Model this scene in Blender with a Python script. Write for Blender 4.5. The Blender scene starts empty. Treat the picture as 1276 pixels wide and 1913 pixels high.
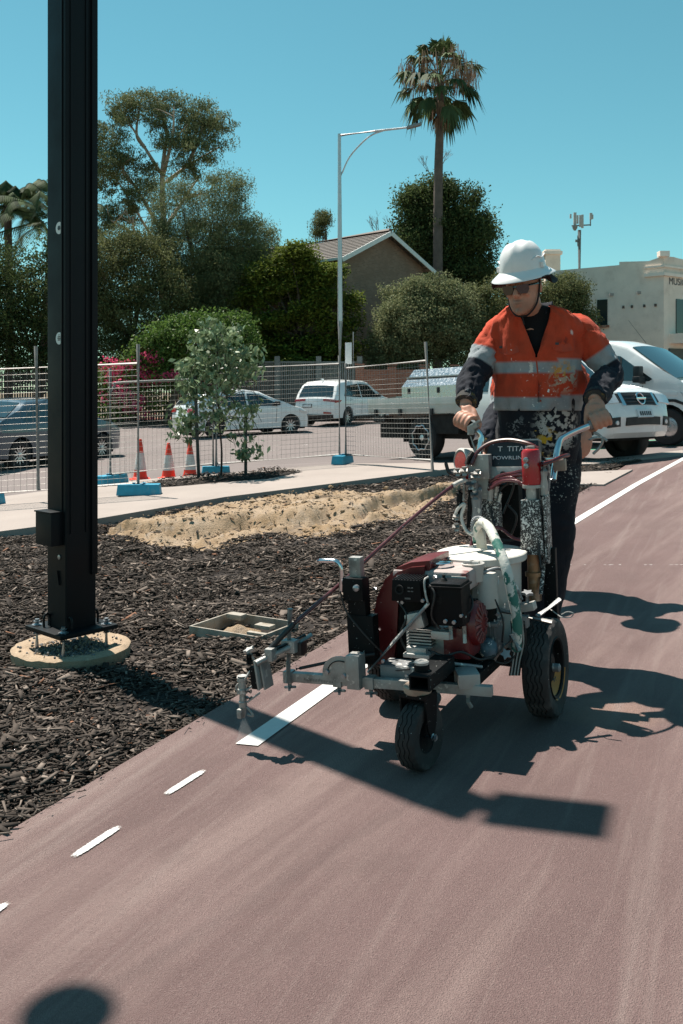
import bpy, bmesh, math, random
import numpy as np
from mathutils import Vector, Matrix, noise

random.seed(7)
rng = np.random.default_rng(7)
SC = bpy.context.scene
COL = SC.collection

# ------------------------------------------------------------------ camera
EYE = 1.28          # lens height above the path, metres
FPX = 1750.0        # focal length in units of the 1276 x 1913 picture
CX, CY = 638.0, 728.0
cam_data = bpy.data.cameras.new('camera')
cam_data.sensor_fit = 'VERTICAL'
cam_data.sensor_height = 36.0
cam_data.lens = FPX / 1913.0 * 36.0
cam_data.shift_y = -(1913 / 2 - CY) / 1913.0
cam_data.clip_start = 0.05
cam_data.clip_end = 2000
cam_data.dof.use_dof = True
cam_data.dof.focus_distance = 4.0
cam_data.dof.aperture_fstop = 18.0
cam = bpy.data.objects.new('camera', cam_data)
COL.objects.link(cam)
cam.location = (0, 0, EYE)
cam.rotation_euler = (math.radians(90), 0, 0)
SC.camera = cam

# ------------------------------------------------------------------ sky and sun
SUN_ELEV = math.radians(64)
SHADOW = Vector((0.66, -0.75)).normalized()           # shadows fall to the right and towards the lens
world = bpy.data.worlds.new('World')
SC.world = world
world.use_nodes = True
wn = world.node_tree
for n in list(wn.nodes):
    wn.nodes.remove(n)
sky = wn.nodes.new('ShaderNodeTexSky')
sky.sky_type = 'NISHITA'
sky.sun_disc = False
sky.sun_elevation = SUN_ELEV
sky.sun_rotation = math.atan2(-SHADOW.x, -SHADOW.y)
sky.altitude = 20
sky.air_density = 1.0
sky.dust_density = 0.1
sky.ozone_density = 1.0
grade = wn.nodes.new('ShaderNodeCombineColor')          # the photograph's teal rendering of a clear sky
for i, row in enumerate(((0.63, 0.0, 0.0), (0.0, 0.80, 0.22), (0.0, 0.0, 0.93))):
    dp = wn.nodes.new('ShaderNodeVectorMath')
    dp.operation = 'DOT_PRODUCT'
    dp.inputs[1].default_value = row
    wn.links.new(sky.outputs[0], dp.inputs[0])
    wn.links.new(dp.outputs['Value'], grade.inputs[i])
bg = wn.nodes.new('ShaderNodeBackground')
bg.inputs[1].default_value = 0.064
wo = wn.nodes.new('ShaderNodeOutputWorld')
wn.links.new(grade.outputs[0], bg.inputs[0])
wn.links.new(bg.outputs[0], wo.inputs[0])

sun_data = bpy.data.lights.new('sun', 'SUN')
sun_data.energy = 5.0
sun_data.angle = math.radians(0.53)
sun_data.color = (1.0, 0.92, 0.82)
sun = bpy.data.objects.new('sun', sun_data)
COL.objects.link(sun)
ray = Vector((SHADOW.x * math.cos(SUN_ELEV), SHADOW.y * math.cos(SUN_ELEV), -math.sin(SUN_ELEV)))
sun.rotation_euler = ray.to_track_quat('-Z', 'Y').to_euler()
sun.location = (-8, 10, 20)

SC.view_settings.view_transform = 'Standard'
SC.view_settings.look = 'None'
SC.view_settings.exposure = 0.88
SC.view_settings.gamma = 1.0
SC.view_settings.use_curve_mapping = False
SC.cycles.max_bounces = 6
SC.cycles.transparent_max_bounces = 16
SC.cycles.caustics_reflective = False
SC.cycles.caustics_refractive = False

# ------------------------------------------------------------------ terrain: the street climbs to the right
SLOPE = 0.05
def hgt(x, y):
    w = 1.0 if y < 16 else max(0.3, 1.0 - 0.7 * (y - 16) / 26.0)
    return SLOPE * max(-45, min(45, x)) * w
def G(px, py, dz=0.0):
    """point of the picture -> point on the ground (raised by dz)"""
    Y = 5.0
    for _ in range(60):
        X = (px - CX) / FPX * Y
        Yn = (EYE - hgt(X, Y) - dz) * FPX / max(py - CY, 2.0)
        Y = 0.5 * Y + 0.5 * min(Yn, 400)
    X = (px - CX) / FPX * Y
    return Vector((X, Y, hgt(X, Y) + dz))
def at(px, py, Y):
    return Vector(((px - CX) / FPX * Y, Y, EYE - (py - CY) / FPX * Y))
def on(x, y, dz=0.0):
    return Vector((x, y, hgt(x, y) + dz))

# ------------------------------------------------------------------ materials
MATS = {}
def rgb(r, g, b):
    f = lambda c: (c / 255 / 12.92) if c / 255 <= 0.04045 else ((c / 255 + 0.055) / 1.055) ** 2.4
    return (f(r), f(g), f(b))
def col4(c):
    return (c[0], c[1], c[2], 1.0)
def newmat(name):
    m = bpy.data.materials.new(name)
    m.use_nodes = True
    nt = m.node_tree
    b = nt.nodes['Principled BSDF']
    return m, nt, b
def nd(nt, typ, **kw):
    n = nt.nodes.new(typ)
    for k, v in kw.items():
        setattr(n, k, v)
    return n
def mixcol(nt, fac, a, b, mode='MIX'):
    n = nt.nodes.new('ShaderNodeMix')
    n.data_type = 'RGBA'
    n.blend_type = mode
    for idx, val in ((0, fac), (6, a), (7, b)):
        if isinstance(val, (int, float)):
            n.inputs[idx].default_value = val
        elif isinstance(val, tuple):
            n.inputs[idx].default_value = col4(val)
        else:
            nt.links.new(val, n.inputs[idx])
    return n.outputs[2]
def ramp(nt, val, a, b):
    n = nt.nodes.new('ShaderNodeMapRange')
    n.inputs[1].default_value = a
    n.inputs[2].default_value = b
    nt.links.new(val, n.inputs[0])
    return n.outputs[0]
def noise_tex(nt, scale, detail=4, rough=0.55, vec=None, coord='Object', stretch=None, rot=0.0):
    if vec is None:
        tc = nt.nodes.new('ShaderNodeTexCoord')
        vec = tc.outputs[coord]
    if stretch or rot:
        mp = nt.nodes.new('ShaderNodeMapping')
        mp.vector_type = 'TEXTURE'
        mp.inputs['Rotation'].default_value = (0, 0, rot)
        if stretch:
            mp.inputs['Scale'].default_value = stretch
        nt.links.new(vec, mp.inputs[0])
        vec = mp.outputs[0]
    n = nt.nodes.new('ShaderNodeTexNoise')
    n.inputs['Scale'].default_value = scale
    n.inputs['Detail'].default_value = detail
    n.inputs['Roughness'].default_value = rough
    nt.links.new(vec, n.inputs[0])
    return n.outputs[0]
def bump(nt, b, height, strength=0.3, dist=0.01):
    n = nt.nodes.new('ShaderNodeBump')
    n.inputs['Strength'].default_value = strength
    n.inputs['Distance'].default_value = dist
    nt.links.new(height, n.inputs['Height'])
    nt.links.new(n.outputs[0], b.inputs['Normal'])
def mat(name, c, rough=0.6, metal=0.0, var=0.18, scale=9.0, bmp=0.0, bscale=60.0, spec=0.5, coat=0.0,
        splat=None, dirt=None, trans=0.0, coord='Object', attr=None):
    """splat: list of (colour, noise scale, threshold) paint flecks; dirt: (colour, scale, low, high)"""
    if name in MATS:
        return MATS[name]
    m, nt, b = newmat(name)
    b.inputs['Roughness'].default_value = rough
    b.inputs['Metallic'].default_value = metal
    b.inputs['Specular IOR Level'].default_value = spec
    b.inputs['Coat Weight'].default_value = coat
    cur = c
    if attr:
        a = nd(nt, 'ShaderNodeAttribute', attribute_name=attr)
        cur = a.outputs['Color']
    if var:
        nz = noise_tex(nt, scale, 5, 0.6, coord=coord)
        f = ramp(nt, nz, 0.3, 0.7)
        if attr:
            g = nd(nt, 'ShaderNodeMapRange')
            g.inputs[3].default_value = 1 - var
            g.inputs[4].default_value = 1 + var
            nt.links.new(f, g.inputs[0])
            cc = nd(nt, 'ShaderNodeCombineColor')
            for i in range(3):
                nt.links.new(g.outputs[0], cc.inputs[i])
            cur = mixcol(nt, 1.0, cur, cc.outputs[0], 'MULTIPLY')
        else:
            lo = tuple(x * (1 - var) for x in c)
            hi = tuple(min(1, x * (1 + var)) for x in c)
            cur = mixcol(nt, f, lo, hi)
        r = nd(nt, 'ShaderNodeMapRange')
        r.inputs[3].default_value = max(0.02, rough - 0.1)
        r.inputs[4].default_value = min(1, rough + 0.12)
        nt.links.new(f, r.inputs[0])
        nt.links.new(r.outputs[0], b.inputs['Roughness'])
    if dirt:
        dz = noise_tex(nt, dirt[1], 6, 0.65, coord=coord)
        cur = mixcol(nt, ramp(nt, dz, dirt[2], dirt[3]), cur, dirt[0])
    for s in (splat or []):
        sz = noise_tex(nt, s[1], 3, 0.6, coord=coord)
        cur = mixcol(nt, ramp(nt, sz, s[2], s[2] + 0.025), cur, s[0])
        if metal:
            pass
    if isinstance(cur, tuple):
        b.inputs['Base Color'].default_value = col4(cur)
    else:
        nt.links.new(cur, b.inputs['Base Color'])
    if bmp:
        bump(nt, b, noise_tex(nt, bscale, 5, 0.6, coord=coord), bmp, 0.01)
    MATS[name] = m
    return m

WHITE_FLECK = (0.75, 0.74, 0.70)

# ------------------------------------------------------------------ mesh builder
WM = {}                      # object -> world matrix of its local frame
def tag(o, label=None, category=None, group=None, kind=None):
    if label: o['label'] = label
    if category: o['category'] = category
    if group: o['group'] = group
    if kind: o['kind'] = kind
    return o
def thing(name, loc, rz=0.0, label=None, category=None, group=None, rot=None):
    o = bpy.data.objects.new(name, None)
    COL.objects.link(o)
    o.empty_display_size = 0.1
    m = Matrix.Translation(Vector(loc)) @ (rot.to_4x4() if rot is not None else Matrix.Rotation(rz, 4, 'Z'))
    o.location = m.to_translation()
    o.rotation_euler = m.to_euler()
    WM[o.name] = m
    return tag(o, label, category, group)
def frame(direction, up=Vector((0, 0, 1))):
    d = Vector(direction).normalized()
    if abs(d.dot(up)) > 0.999:
        up = Vector((1, 0, 0))
    s = d.cross(up).normalized()
    u = s.cross(d).normalized()
    return s, u, d
class MB:
    def __init__(self):
        self.v = []; self.f = []; self.mi = []
    def add(self, vs, fs, mi=0):
        k = len(self.v)
        self.v.extend(Vector(p) for p in vs)
        for q in fs:
            self.f.append(tuple(i + k for i in q)); self.mi.append(mi)
        return self
    def bm(self, bm, mi=0, matrix=None):
        bm.verts.index_update()
        vs = [(matrix @ v.co) if matrix else v.co.copy() for v in bm.verts]
        fs = [tuple(v.index for v in f.verts) for f in bm.faces]
        bm.free()
        return self.add(vs, fs, mi)
    def box(self, c, size, rz=0.0, bevel=0.0, rot=None, mi=0, seg=2, taper=None):
        b = bmesh.new()
        bmesh.ops.create_cube(b, size=1.0)
        for v in b.verts:
            v.co = Vector((v.co.x * size[0], v.co.y * size[1], v.co.z * size[2]))
            if taper and v.co.z > 0:
                v.co.x *= taper[0]; v.co.y *= taper[1]
        if bevel:
            bmesh.ops.bevel(b, geom=list(b.edges), offset=bevel, segments=seg, affect='EDGES', profile=0.7)
        m = Matrix.Translation(Vector(c)) @ (rot.to_4x4() if rot is not None else Matrix.Rotation(rz, 4, 'Z'))
        return self.bm(b, mi, m)
    def bar(self, p0, p1, w, h=None, bevel=0.0, up=Vector((0, 0, 1)), mi=0):
        """rectangular bar from p0 to p1, w across, h in the up direction"""
        h = h or w
        p0 = Vector(p0); p1 = Vector(p1)
        s, u, d = frame(p1 - p0, up)
        rot = Matrix((s, d, u)).transposed()
        return self.box((p0 + p1) / 2, (w, (p1 - p0).length, h), bevel=bevel, rot=rot, mi=mi)
    def tube(self, pts, r, n=8, mi=0, cap=True, flat=1.0):
        pts = [Vector(p) for p in pts]
        rs = r if isinstance(r, (list, tuple)) else [r] * len(pts)
        vs = []; fs = []
        prev = None
        for i, p in enumerate(pts):
            d = (pts[min(i + 1, len(pts) - 1)] - pts[max(i - 1, 0)])
            d = d.normalized() if d.length > 1e-9 else Vector((0, 0, 1))
            if prev is None:
                s, u, _ = frame(d)
            else:
                s = (prev - d * prev.dot(d)).normalized()
                u = d.cross(s)
            prev = s
            for k in range(n):
                a = 2 * math.pi * k / n
                vs.append(p + (s * math.cos(a) + u * math.sin(a) * flat) * rs[i])
        for i in range(len(pts) - 1):
            for k in range(n):
                a = i * n + k; b = i * n + (k + 1) % n
                fs.append((a, b, b + n, a + n))
        if cap:
            fs.append(tuple(range(n - 1, -1, -1)))
            fs.append(tuple(range((len(pts) - 1) * n, len(pts) * n)))
        return self.add(vs, fs, mi)
    def cyl(self, p0, p1, r0, r1=None, n=16, mi=0):
        return self.tube([p0, p1], [r0, r0 if r1 is None else r1], n, mi)
    def lathe(self, prof, c=(0, 0, 0), axis=(0, 0, 1), n=24, mi=0, closed=False):
        """prof: list of (radius, height along axis)"""
        s, u, d = frame(axis)
        c = Vector(c)
        vs = []; fs = []
        for (r, h) in prof:
            for k in range(n):
                a = 2 * math.pi * k / n
                vs.append(c + d * h + (s * math.cos(a) + u * math.sin(a)) * max(r, 1e-5))
        m = len(prof)
        for i in range(m - 1 + (1 if closed else 0)):
            j = (i + 1) % m
            for k in range(n):
                fs.append((i * n + k, i * n + (k + 1) % n, j * n + (k + 1) % n, j * n + k))
        if not closed:
            fs.append(tuple(range(n - 1, -1, -1)))
            fs.append(tuple(range((m - 1) * n, m * n)))
        return self.add(vs, fs, mi)
    def ball(self, c, r, sub=2, mi=0, scale=None, rot=None):
        b = bmesh.new()
        bmesh.ops.create_icosphere(b, subdivisions=sub, radius=1.0)
        sc = scale or (1, 1, 1)
        m = Matrix.Translation(Vector(c)) @ (rot.to_4x4() if rot is not None else Matrix.Identity(4)) @ Matrix.Diagonal((r * sc[0], r * sc[1], r * sc[2], 1))
        return self.bm(b, mi, m)
    def prism(self, pts2, p0, ax, ay, thick, mi=0):
        """2-D outline in the plane (ax, ay) at p0, thickened along ax x ay"""
        p0 = Vector(p0); ax = Vector(ax).normalized(); ay = Vector(ay).normalized()
        nrm = ax.cross(ay).normalized()
        k = len(pts2)
        vs = [p0 + ax * a + ay * b - nrm * thick / 2 for a, b in pts2] + [p0 + ax * a + ay * b + nrm * thick / 2 for a, b in pts2]
        fs = [tuple(range(k - 1, -1, -1)), tuple(range(k, 2 * k))]
        fs += [(i, (i + 1) % k, (i + 1) % k + k, i + k) for i in range(k)]
        return self.add(vs, fs, mi)
    def build(self, name, m, parent=None, smooth=35, world=False, kind=None):
        vs = self.v
        if parent is not None and world:
            inv = WM[parent.name].inverted()
            vs = [inv @ p for p in vs]
        me = bpy.data.meshes.new(name)
        me.from_pydata([tuple(p) for p in vs], [], self.f)
        ms = m if isinstance(m, (list, tuple)) else [m]
        for q in ms:
            me.materials.append(q)
        if len(ms) > 1:
            me.polygons.foreach_set('material_index', self.mi)
        if smooth:
            me.polygons.foreach_set('use_smooth', [True] * len(me.polygons))
            me.set_sharp_from_angle(angle=math.radians(smooth))
        me.update()
        o = bpy.data.objects.new(name, me)
        COL.objects.link(o)
        if parent is not None:
            o.parent = parent
            WM[o.name] = WM[parent.name]
        else:
            WM[o.name] = Matrix.Identity(4)
        if kind:
            o['kind'] = kind
        return o
def bez(pts, n=10):
    """smooth curve through points (Catmull-Rom)"""
    P = [Vector(p) for p in pts]
    P = [P[0] * 2 - P[1]] + P + [P[-1] * 2 - P[-2]]
    out = []
    for i in range(1, len(P) - 2):
        for k in range(n):
            t = k / n
            a, b, c, d = P[i - 1], P[i], P[i + 1], P[i + 2]
            out.append(0.5 * ((2 * b) + (c - a) * t + (2 * a - 5 * b + 4 * c - d) * t * t + (3 * b - a - 3 * c + d) * t ** 3))
    out.append(P[-2])
    return out
def copy_tree(o, loc=None, rz=None):
    r = o.copy(); COL.objects.link(r)
    if loc is not None: r.location = loc
    if rz is not None: r.rotation_euler = (0, 0, rz)
    WM[r.name] = Matrix.Translation(r.location) @ r.rotation_euler.to_matrix().to_4x4()
    for ch in o.children:
        c = ch.copy(); COL.objects.link(c); c.parent = r; WM[c.name] = WM[r.name]
        for g in ch.children:
            d = g.copy(); COL.objects.link(d); d.parent = c; WM[d.name] = WM[r.name]
    return r
def pip(x, y, poly):
    ins = False
    j = len(poly) - 1
    for i in range(len(poly)):
        xi, yi = poly[i][0], poly[i][1]; xj, yj = poly[j][0], poly[j][1]
        if (yi > y) != (yj > y) and x < (xj - xi) * (y - yi) / (yj - yi) + xi:
            ins = not ins
        j = i
    return ins
def sheet(name, poly, dz, m, side=0.0, parent=None, kind='structure', step=2.0):
    """flat piece of ground following the terrain; side > 0 gives it edges that go down"""
    b = bmesh.new()
    vs = [b.verts.new((p[0], p[1], 0)) for p in poly]
    b.faces.new(vs)
    ys = [p[1] for p in poly]; xs = [p[0] for p in poly]
    if max(ys) > 16:
        y = max(16.0, math.ceil(min(ys) / step) * step)
        while y < max(ys):
            bmesh.ops.bisect_plane(b, geom=list(b.verts) + list(b.edges) + list(b.faces), plane_co=(0, y, 0), plane_no=(0, 1, 0))
            y += step if y < 60 else 20
        for x in (-45, 45):
            if min(xs) < x < max(xs):
                bmesh.ops.bisect_plane(b, geom=list(b.verts) + list(b.edges) + list(b.faces), plane_co=(x, 0, 0), plane_no=(1, 0, 0))
    b.normal_update()
    for f in b.faces:
        if f.normal.z < 0:
            f.normal_flip()
    if side:
        bd = [e for e in b.edges if e.is_boundary]
        r = bmesh.ops.extrude_edge_only(b, edges=bd)
        low = [g for g in r['geom'] if isinstance(g, bmesh.types.BMVert)]
        lows = set(low)
    else:
        lows = set()
    bmesh.ops.triangulate(b, faces=list(b.faces))
    for v in b.verts:
        v.co.z = hgt(v.co.x, v.co.y) + dz - (side if v in lows else 0)
    mb = MB().bm(b)
    o = mb.build(name, m, parent, smooth=0)
    if kind and parent is None:
        o['kind'] = kind
    return o
# ================================================================== SETTING
PATH_ANG = math.atan2(0.9, 0.4324)
PD = Vector((0.4324, 0.9)).normalized()               # along the path, away from the lens
PR = Vector((PD.y, -PD.x))                            # to its right
def edge(Y, off=0.0):
    p = Vector((-0.9 + 0.4804 * (Y - 3.04), Y)) + PR * off
    return (p.x, p.y)

def path_material():
    m, nt, b = newmat('red_asphalt')
    base = mixcol(nt, ramp(nt, noise_tex(nt, 1.1, 5, 0.6), 0.3, 0.7), rgb(102, 82, 80), rgb(119, 97, 95))
    st = noise_tex(nt, 3.4, 5, 0.62, stretch=(13, 1, 1), rot=PATH_ANG - 0.10)
    f1 = nd(nt, 'ShaderNodeMath', operation='MULTIPLY'); f1.inputs[1].default_value = 0.8
    nt.links.new(ramp(nt, st, 0.46, 0.72), f1.inputs[0])
    base = mixcol(nt, f1.outputs[0], base, rgb(148, 128, 123))
    sp_ = G(1150, 1332)
    tcs = nd(nt, 'ShaderNodeTexCoord'); ds = nd(nt, 'ShaderNodeVectorMath', operation='DISTANCE'); ds.inputs[1].default_value = tuple(sp_)
    nt.links.new(tcs.outputs['Object'], ds.inputs[0])
    wob = noise_tex(nt, 6, 4, 0.6); wa_ = nd(nt, 'ShaderNodeMath', operation='MULTIPLY_ADD'); wa_.inputs[1].default_value = 0.22
    nt.links.new(wob, wa_.inputs[0]); nt.links.new(ds.outputs['Value'], wa_.inputs[2])
    f4 = nd(nt, 'ShaderNodeMapRange'); f4.inputs[1].default_value = 0.20; f4.inputs[2].default_value = 0.34; f4.inputs[3].default_value = 0.55; f4.inputs[4].default_value = 0.0
    nt.links.new(wa_.outputs[0], f4.inputs[0])
    base = mixcol(nt, f4.outputs[0], base, rgb(154, 126, 112))
    st2 = noise_tex(nt, 15.0, 4, 0.55, stretch=(26, 1, 1), rot=PATH_ANG + 0.05)
    f2 = nd(nt, 'ShaderNodeMath', operation='MULTIPLY'); f2.inputs[1].default_value = 0.55
    nt.links.new(ramp(nt, st2, 0.54, 0.78), f2.inputs[0])
    base = mixcol(nt, f2.outputs[0], base, rgb(148, 132, 127))
    dk = noise_tex(nt, 3.1, 4, 0.6)
    f3 = nd(nt, 'ShaderNodeMath', operation='MULTIPLY'); f3.inputs[1].default_value = 0.4
    nt.links.new(ramp(nt, dk, 0.55, 0.75), f3.inputs[0])
    base = mixcol(nt, f3.outputs[0], base, rgb(96, 79, 77))
    tc = nd(nt, 'ShaderNodeTexCoord')
    vo = nd(nt, 'ShaderNodeTexVoronoi'); vo.inputs['Scale'].default_value = 300
    nt.links.new(tc.outputs['Object'], vo.inputs[0])
    gr = nd(nt, 'ShaderNodeSeparateColor'); nt.links.new(vo.outputs['Color'], gr.inputs[0])
    base = mixcol(nt, ramp(nt, gr.outputs[0], 0.90, 1.25), base, rgb(150, 134, 128))
    base = mixcol(nt, ramp(nt, gr.outputs[1], 0.80, 1.5), base, rgb(92, 72, 70))
    hz = noise_tex(nt, 210, 4, 0.75)
    base = mixcol(nt, ramp(nt, hz, 0.54, 0.80), base, rgb(142, 124, 119))
    g2 = noise_tex(nt, 420, 2, 0.8)
    base = mixcol(nt, ramp(nt, g2, 0.45, 0.28), base, rgb(86, 70, 68))
    nt.links.new(base, b.inputs['Base Color'])
    b.inputs['Roughness'].default_value = 0.85
    b.inputs['Specular IOR Level'].default_value = 0.3
    mix = nd(nt, 'ShaderNodeMath', operation='ADD')
    nt.links.new(hz, mix.inputs[0]); nt.links.new(vo.outputs['Distance'], mix.inputs[1])
    bump(nt, b, mix.outputs[0], 0.8, 0.006)
    return m
def speckled(name, c, dark, light, rough=0.9, scale=1.3, grain=220, b_s=0.4):
    m, nt, b = newmat(name)
    base = mixcol(nt, ramp(nt, noise_tex(nt, scale, 6, 0.62), 0.3, 0.72), c, tuple(x * 0.8 for x in c))
    g = noise_tex(nt, grain, 3, 0.7)
    base = mixcol(nt, ramp(nt, g, 0.58, 0.75), base, light)
    base = mixcol(nt, ramp(nt, g, 0.42, 0.25), base, dark)
    nt.links.new(base, b.inputs['Base Color'])
    b.inputs['Roughness'].default_value = rough
    b.inputs['Specular IOR Level'].default_value = 0.25
    bump(nt, b, g, b_s, 0.006)
    return m
M_path = path_material()
M_road = speckled('grey_asphalt', rgb(118, 109, 107), rgb(88, 81, 80), rgb(142, 134, 131), scale=0.5, grain=60)
M_conc = speckled('broom_concrete', rgb(156, 146, 140), rgb(136, 126, 120), rgb(168, 158, 152), scale=0.9, grain=140, b_s=0.2)
M_kerb = speckled('kerb_concrete', rgb(176, 168, 160), rgb(140, 132, 125), rgb(196, 188, 180), scale=2, grain=120, b_s=0.2)
M_dirt = speckled('dry_ground', rgb(122, 108, 88), rgb(84, 72, 58), rgb(150, 136, 112), scale=0.6, grain=30)
M_soil = speckled('mulch_soil', rgb(40, 34, 31), rgb(18, 15, 14), rgb(66, 57, 51), scale=5, grain=90, b_s=0.9)
M_white_line = mat('white_road_paint', (0.60, 0.59, 0.575), 0.6, var=0.06, scale=30, bmp=0.3, bscale=320,
                   dirt=(rgb(190, 176, 170), 50, 0.62, 0.8))
M_green = speckled('green_lane_paint', rgb(60, 150, 115), rgb(40, 115, 88), rgb(92, 172, 140), scale=2, grain=60)

sheet('ground', [(-400, -60), (400, -60), (400, 700), (-400, 700)], -0.22, M_dirt)
sheet('road', [(-44, 9.0), (44, 9.0), (44, 46), (-44, 46)], -0.10, M_road)
# far verge and brick paved footpath with its kerb
kl = [G(-300, 803), G(100, 797), G(350, 788), G(560, 780), G(740, 774), G(900, 768), G(1150, 756)]
kl = [(p.x, p.y) for p in kl]
sheet('verge', kl + [(40, 75), (-50, 75)], 0.03, M_dirt, side=0.16)
M_pave = speckled('red_clay_paving', rgb(150, 92, 80), rgb(112, 66, 58), rgb(178, 118, 104), scale=3, grain=14)
pv = [(p[0], p[1] + 0.35) for p in kl[:4]]
sheet('pavement', pv + [(p[0], p[1] + 6.0) for p in reversed(kl[:4])], 0.036, M_pave)
kb = MB()
for a, b_ in zip(kl[:-1], kl[1:]):
    pa = on(a[0], a[1], 0.025); pb = on(b_[0], b_[1], 0.025)
    n_ = 6
    for k in range(n_):
        q0 = pa.lerp(pb, k / n_) ; q1 = pa.lerp(pb, (k + 1) / n_)
        q0.z = hgt(q0.x, q0.y) - 0.01; q1.z = hgt(q1.x, q1.y) - 0.01
        kb.bar(q0, q1, 0.28, 0.20, 0.03)
o = kb.build('kerb', M_kerb); o['kind'] = 'structure'

# mulch bed
mul_px = [(-700, 1150), (-60, 1012), (0, 1002), (180, 978), (420, 936), (700, 900), (866, 879), (930, 872)]
mulch_far = [G(*p) for p in mul_px]
mulch_poly = [(p.x, p.y) for p in mulch_far] + [edge(13.2), edge(9), edge(6), edge(4), edge(2), edge(0.2), (-5.0, 0.2)]
sand_px = [(172, 992), (240, 1002), (330, 1016), (400, 1021), (450, 1004), (500, 994), (560, 998), (640, 990), (720, 972), (800, 948),
           (850, 922), (864, 906), (800, 912), (760, 924), (700, 928), (640, 924), (560, 926), (470, 940), (400, 950), (300, 968), (220, 980)]
sand_poly = [(p.x, p.y) for p in [G(*q) for q in sand_px]]
far_xy = [(p.x, p.y) for p in mulch_far]
sheet('mulch_bed', [(p[0], p[1] + .2) for p in far_xy[:3]] + [(far_xy[3][0], far_xy[3][1] + .2)] + sand_poly[:12] + [(far_xy[6][0], far_xy[6][1] + .2), (far_xy[7][0], far_xy[7][1] + .2)] + mulch_poly[8:], -0.045, M_soil)
sheet('mulch_bed', [sand_poly[11]] + sand_poly[12:] + [sand_poly[0]] + [(p[0], p[1] + .2) for p in far_xy[3:7]], -0.045, M_soil)
# concrete footpath (a poured slab in bays)
con_far = [(935, 864), (640, 866), (560, 872), (300, 893), (200, 902), (0, 928), (-60, 936), (-700, 1030)]
con_poly = [(p.x, p.y) for p in mulch_far] + [(p.x, p.y) for p in [G(*q, 0.05) for q in con_far]]
sheet('footpath', con_poly, 0.05, M_conc, side=0.2)
# the path
sheet('path', [edge(-3), edge(3), edge(9), edge(15), edge(15, 6.5), edge(-3, 6.5)], 0.0, M_path, side=0.1)
def strip(name, pts, w, dz, m, kind='structure'):
    L = []; R = []
    for i, p in enumerate(pts):
        d = (Vector(pts[min(i + 1, len(pts) - 1)]) - Vector(pts[max(i - 1, 0)])).normalized()
        n = Vector((d.y, -d.x)) * w / 2
        L.append((p[0] - n.x, p[1] - n.y)); R.append((p[0] + n.x, p[1] + n.y))
    return sheet(name, L + R[::-1], dz, m, kind=kind)
line_pts = [(-0.347, 3.41), (-0.04, 4.063), (0.62, 5.40), (1.93, 8.06), (3.45, 10.95), (5.05, 13.86), (5.6, 14.9)]
L_end = G(440, 1391); R_end = G(482, 1395)
pts = [Vector(p) for p in line_pts]
Ls = []; Rs = []
for i, p in enumerate(pts):
    d = (pts[min(i + 1, len(pts) - 1)] - pts[max(i - 1, 0)]).normalized()
    n = Vector((d.y, -d.x)) * 0.042
    Ls.append((p.x - n.x, p.y - n.y)); Rs.append((p.x + n.x, p.y + n.y))
Ls[0] = (L_end.x, L_end.y); Rs[0] = (R_end.x, R_end.y)
sheet('painted_line', Ls + Rs[::-1], 0.004, M_white_line)

# set-out dashes: feathered spray with a string line down the middle
def feather_mat():
    m, nt, b = newmat('sprayed_dash')
    a = nd(nt, 'ShaderNodeAttribute', attribute_name='cover')
    nz = noise_tex(nt, 160, 4, 0.7)
    mu = nd(nt, 'ShaderNodeMath', operation='MULTIPLY_ADD'); mu.inputs[1].default_value = 1.0; 
    nt.links.new(a.outputs['Fac'], mu.inputs[0])
    sb = nd(nt, 'ShaderNodeMath', operation='SUBTRACT'); sb.inputs[1].default_value = 0.5
    nt.links.new(nz, sb.inputs[0]); nt.links.new(sb.outputs[0], mu.inputs[2])
    fac = ramp(nt, mu.outputs[0], 0.30, 0.62)
    b.inputs['Base Color'].default_value = (0.62, 0.61, 0.60, 1)
    b.inputs['Roughness'].default_value = 0.7
    tr = nd(nt, 'ShaderNodeBsdfTransparent'); mx = nd(nt, 'ShaderNodeMixShader')
    nt.links.new(fac, mx.inputs[0]); nt.links.new(tr.outputs[0], mx.inputs[1]); nt.links.new(b.outputs[0], mx.inputs[2])
    nt.links.new(mx.outputs[0], nt.nodes['Material Output'].inputs[0])
    return m
M_dash = feather_mat()
def dash(pa, pb, w):
    pa = G(*pa); pb = G(*pb)
    d = (pb - pa); d.z = 0; d.normalize(); n = Vector((d.y, -d.x, 0))
    cols = [(-1, 0), (-0.6, 0.55), (-0.25, 1), (0.02, 1), (0.06, 0.05), (0.10, 0.05), (0.14, 1), (0.5, 0.9), (0.8, 0.3), (1, 0)]
    vs = []; fs = []; cov = []
    N = 9
    for i in range(N):
        t = i / (N - 1)
        e = 0.0 if i in (0, N - 1) else (0.6 if i in (1, N - 2) else 1)
        p = pa.lerp(pb, t)
        for (o_, c_) in cols:
            q = p + n * o_ * w
            vs.append((q.x, q.y, hgt(q.x, q.y) + 0.004)); cov.append(c_ * e)
    k = len(cols)
    for i in range(N - 1):
        for j in range(k - 1):
            fs.append((i * k + j, i * k + j + 1, (i + 1) * k + j + 1, (i + 1) * k + j))
    ob = MB().add(vs, fs).build('painted_dash', M_dash, smooth=0)
    at_ = ob.data.attributes.new('cover', 'FLOAT', 'POINT')
    at_.data.foreach_set('value', cov)
    ob['kind'] = 'structure'
dash((303, 1490), (386, 1437), 0.020)
dash((128, 1608), (230, 1541), 0.020)
dash((-80, 1752), (20, 1684), 0.020)
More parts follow.
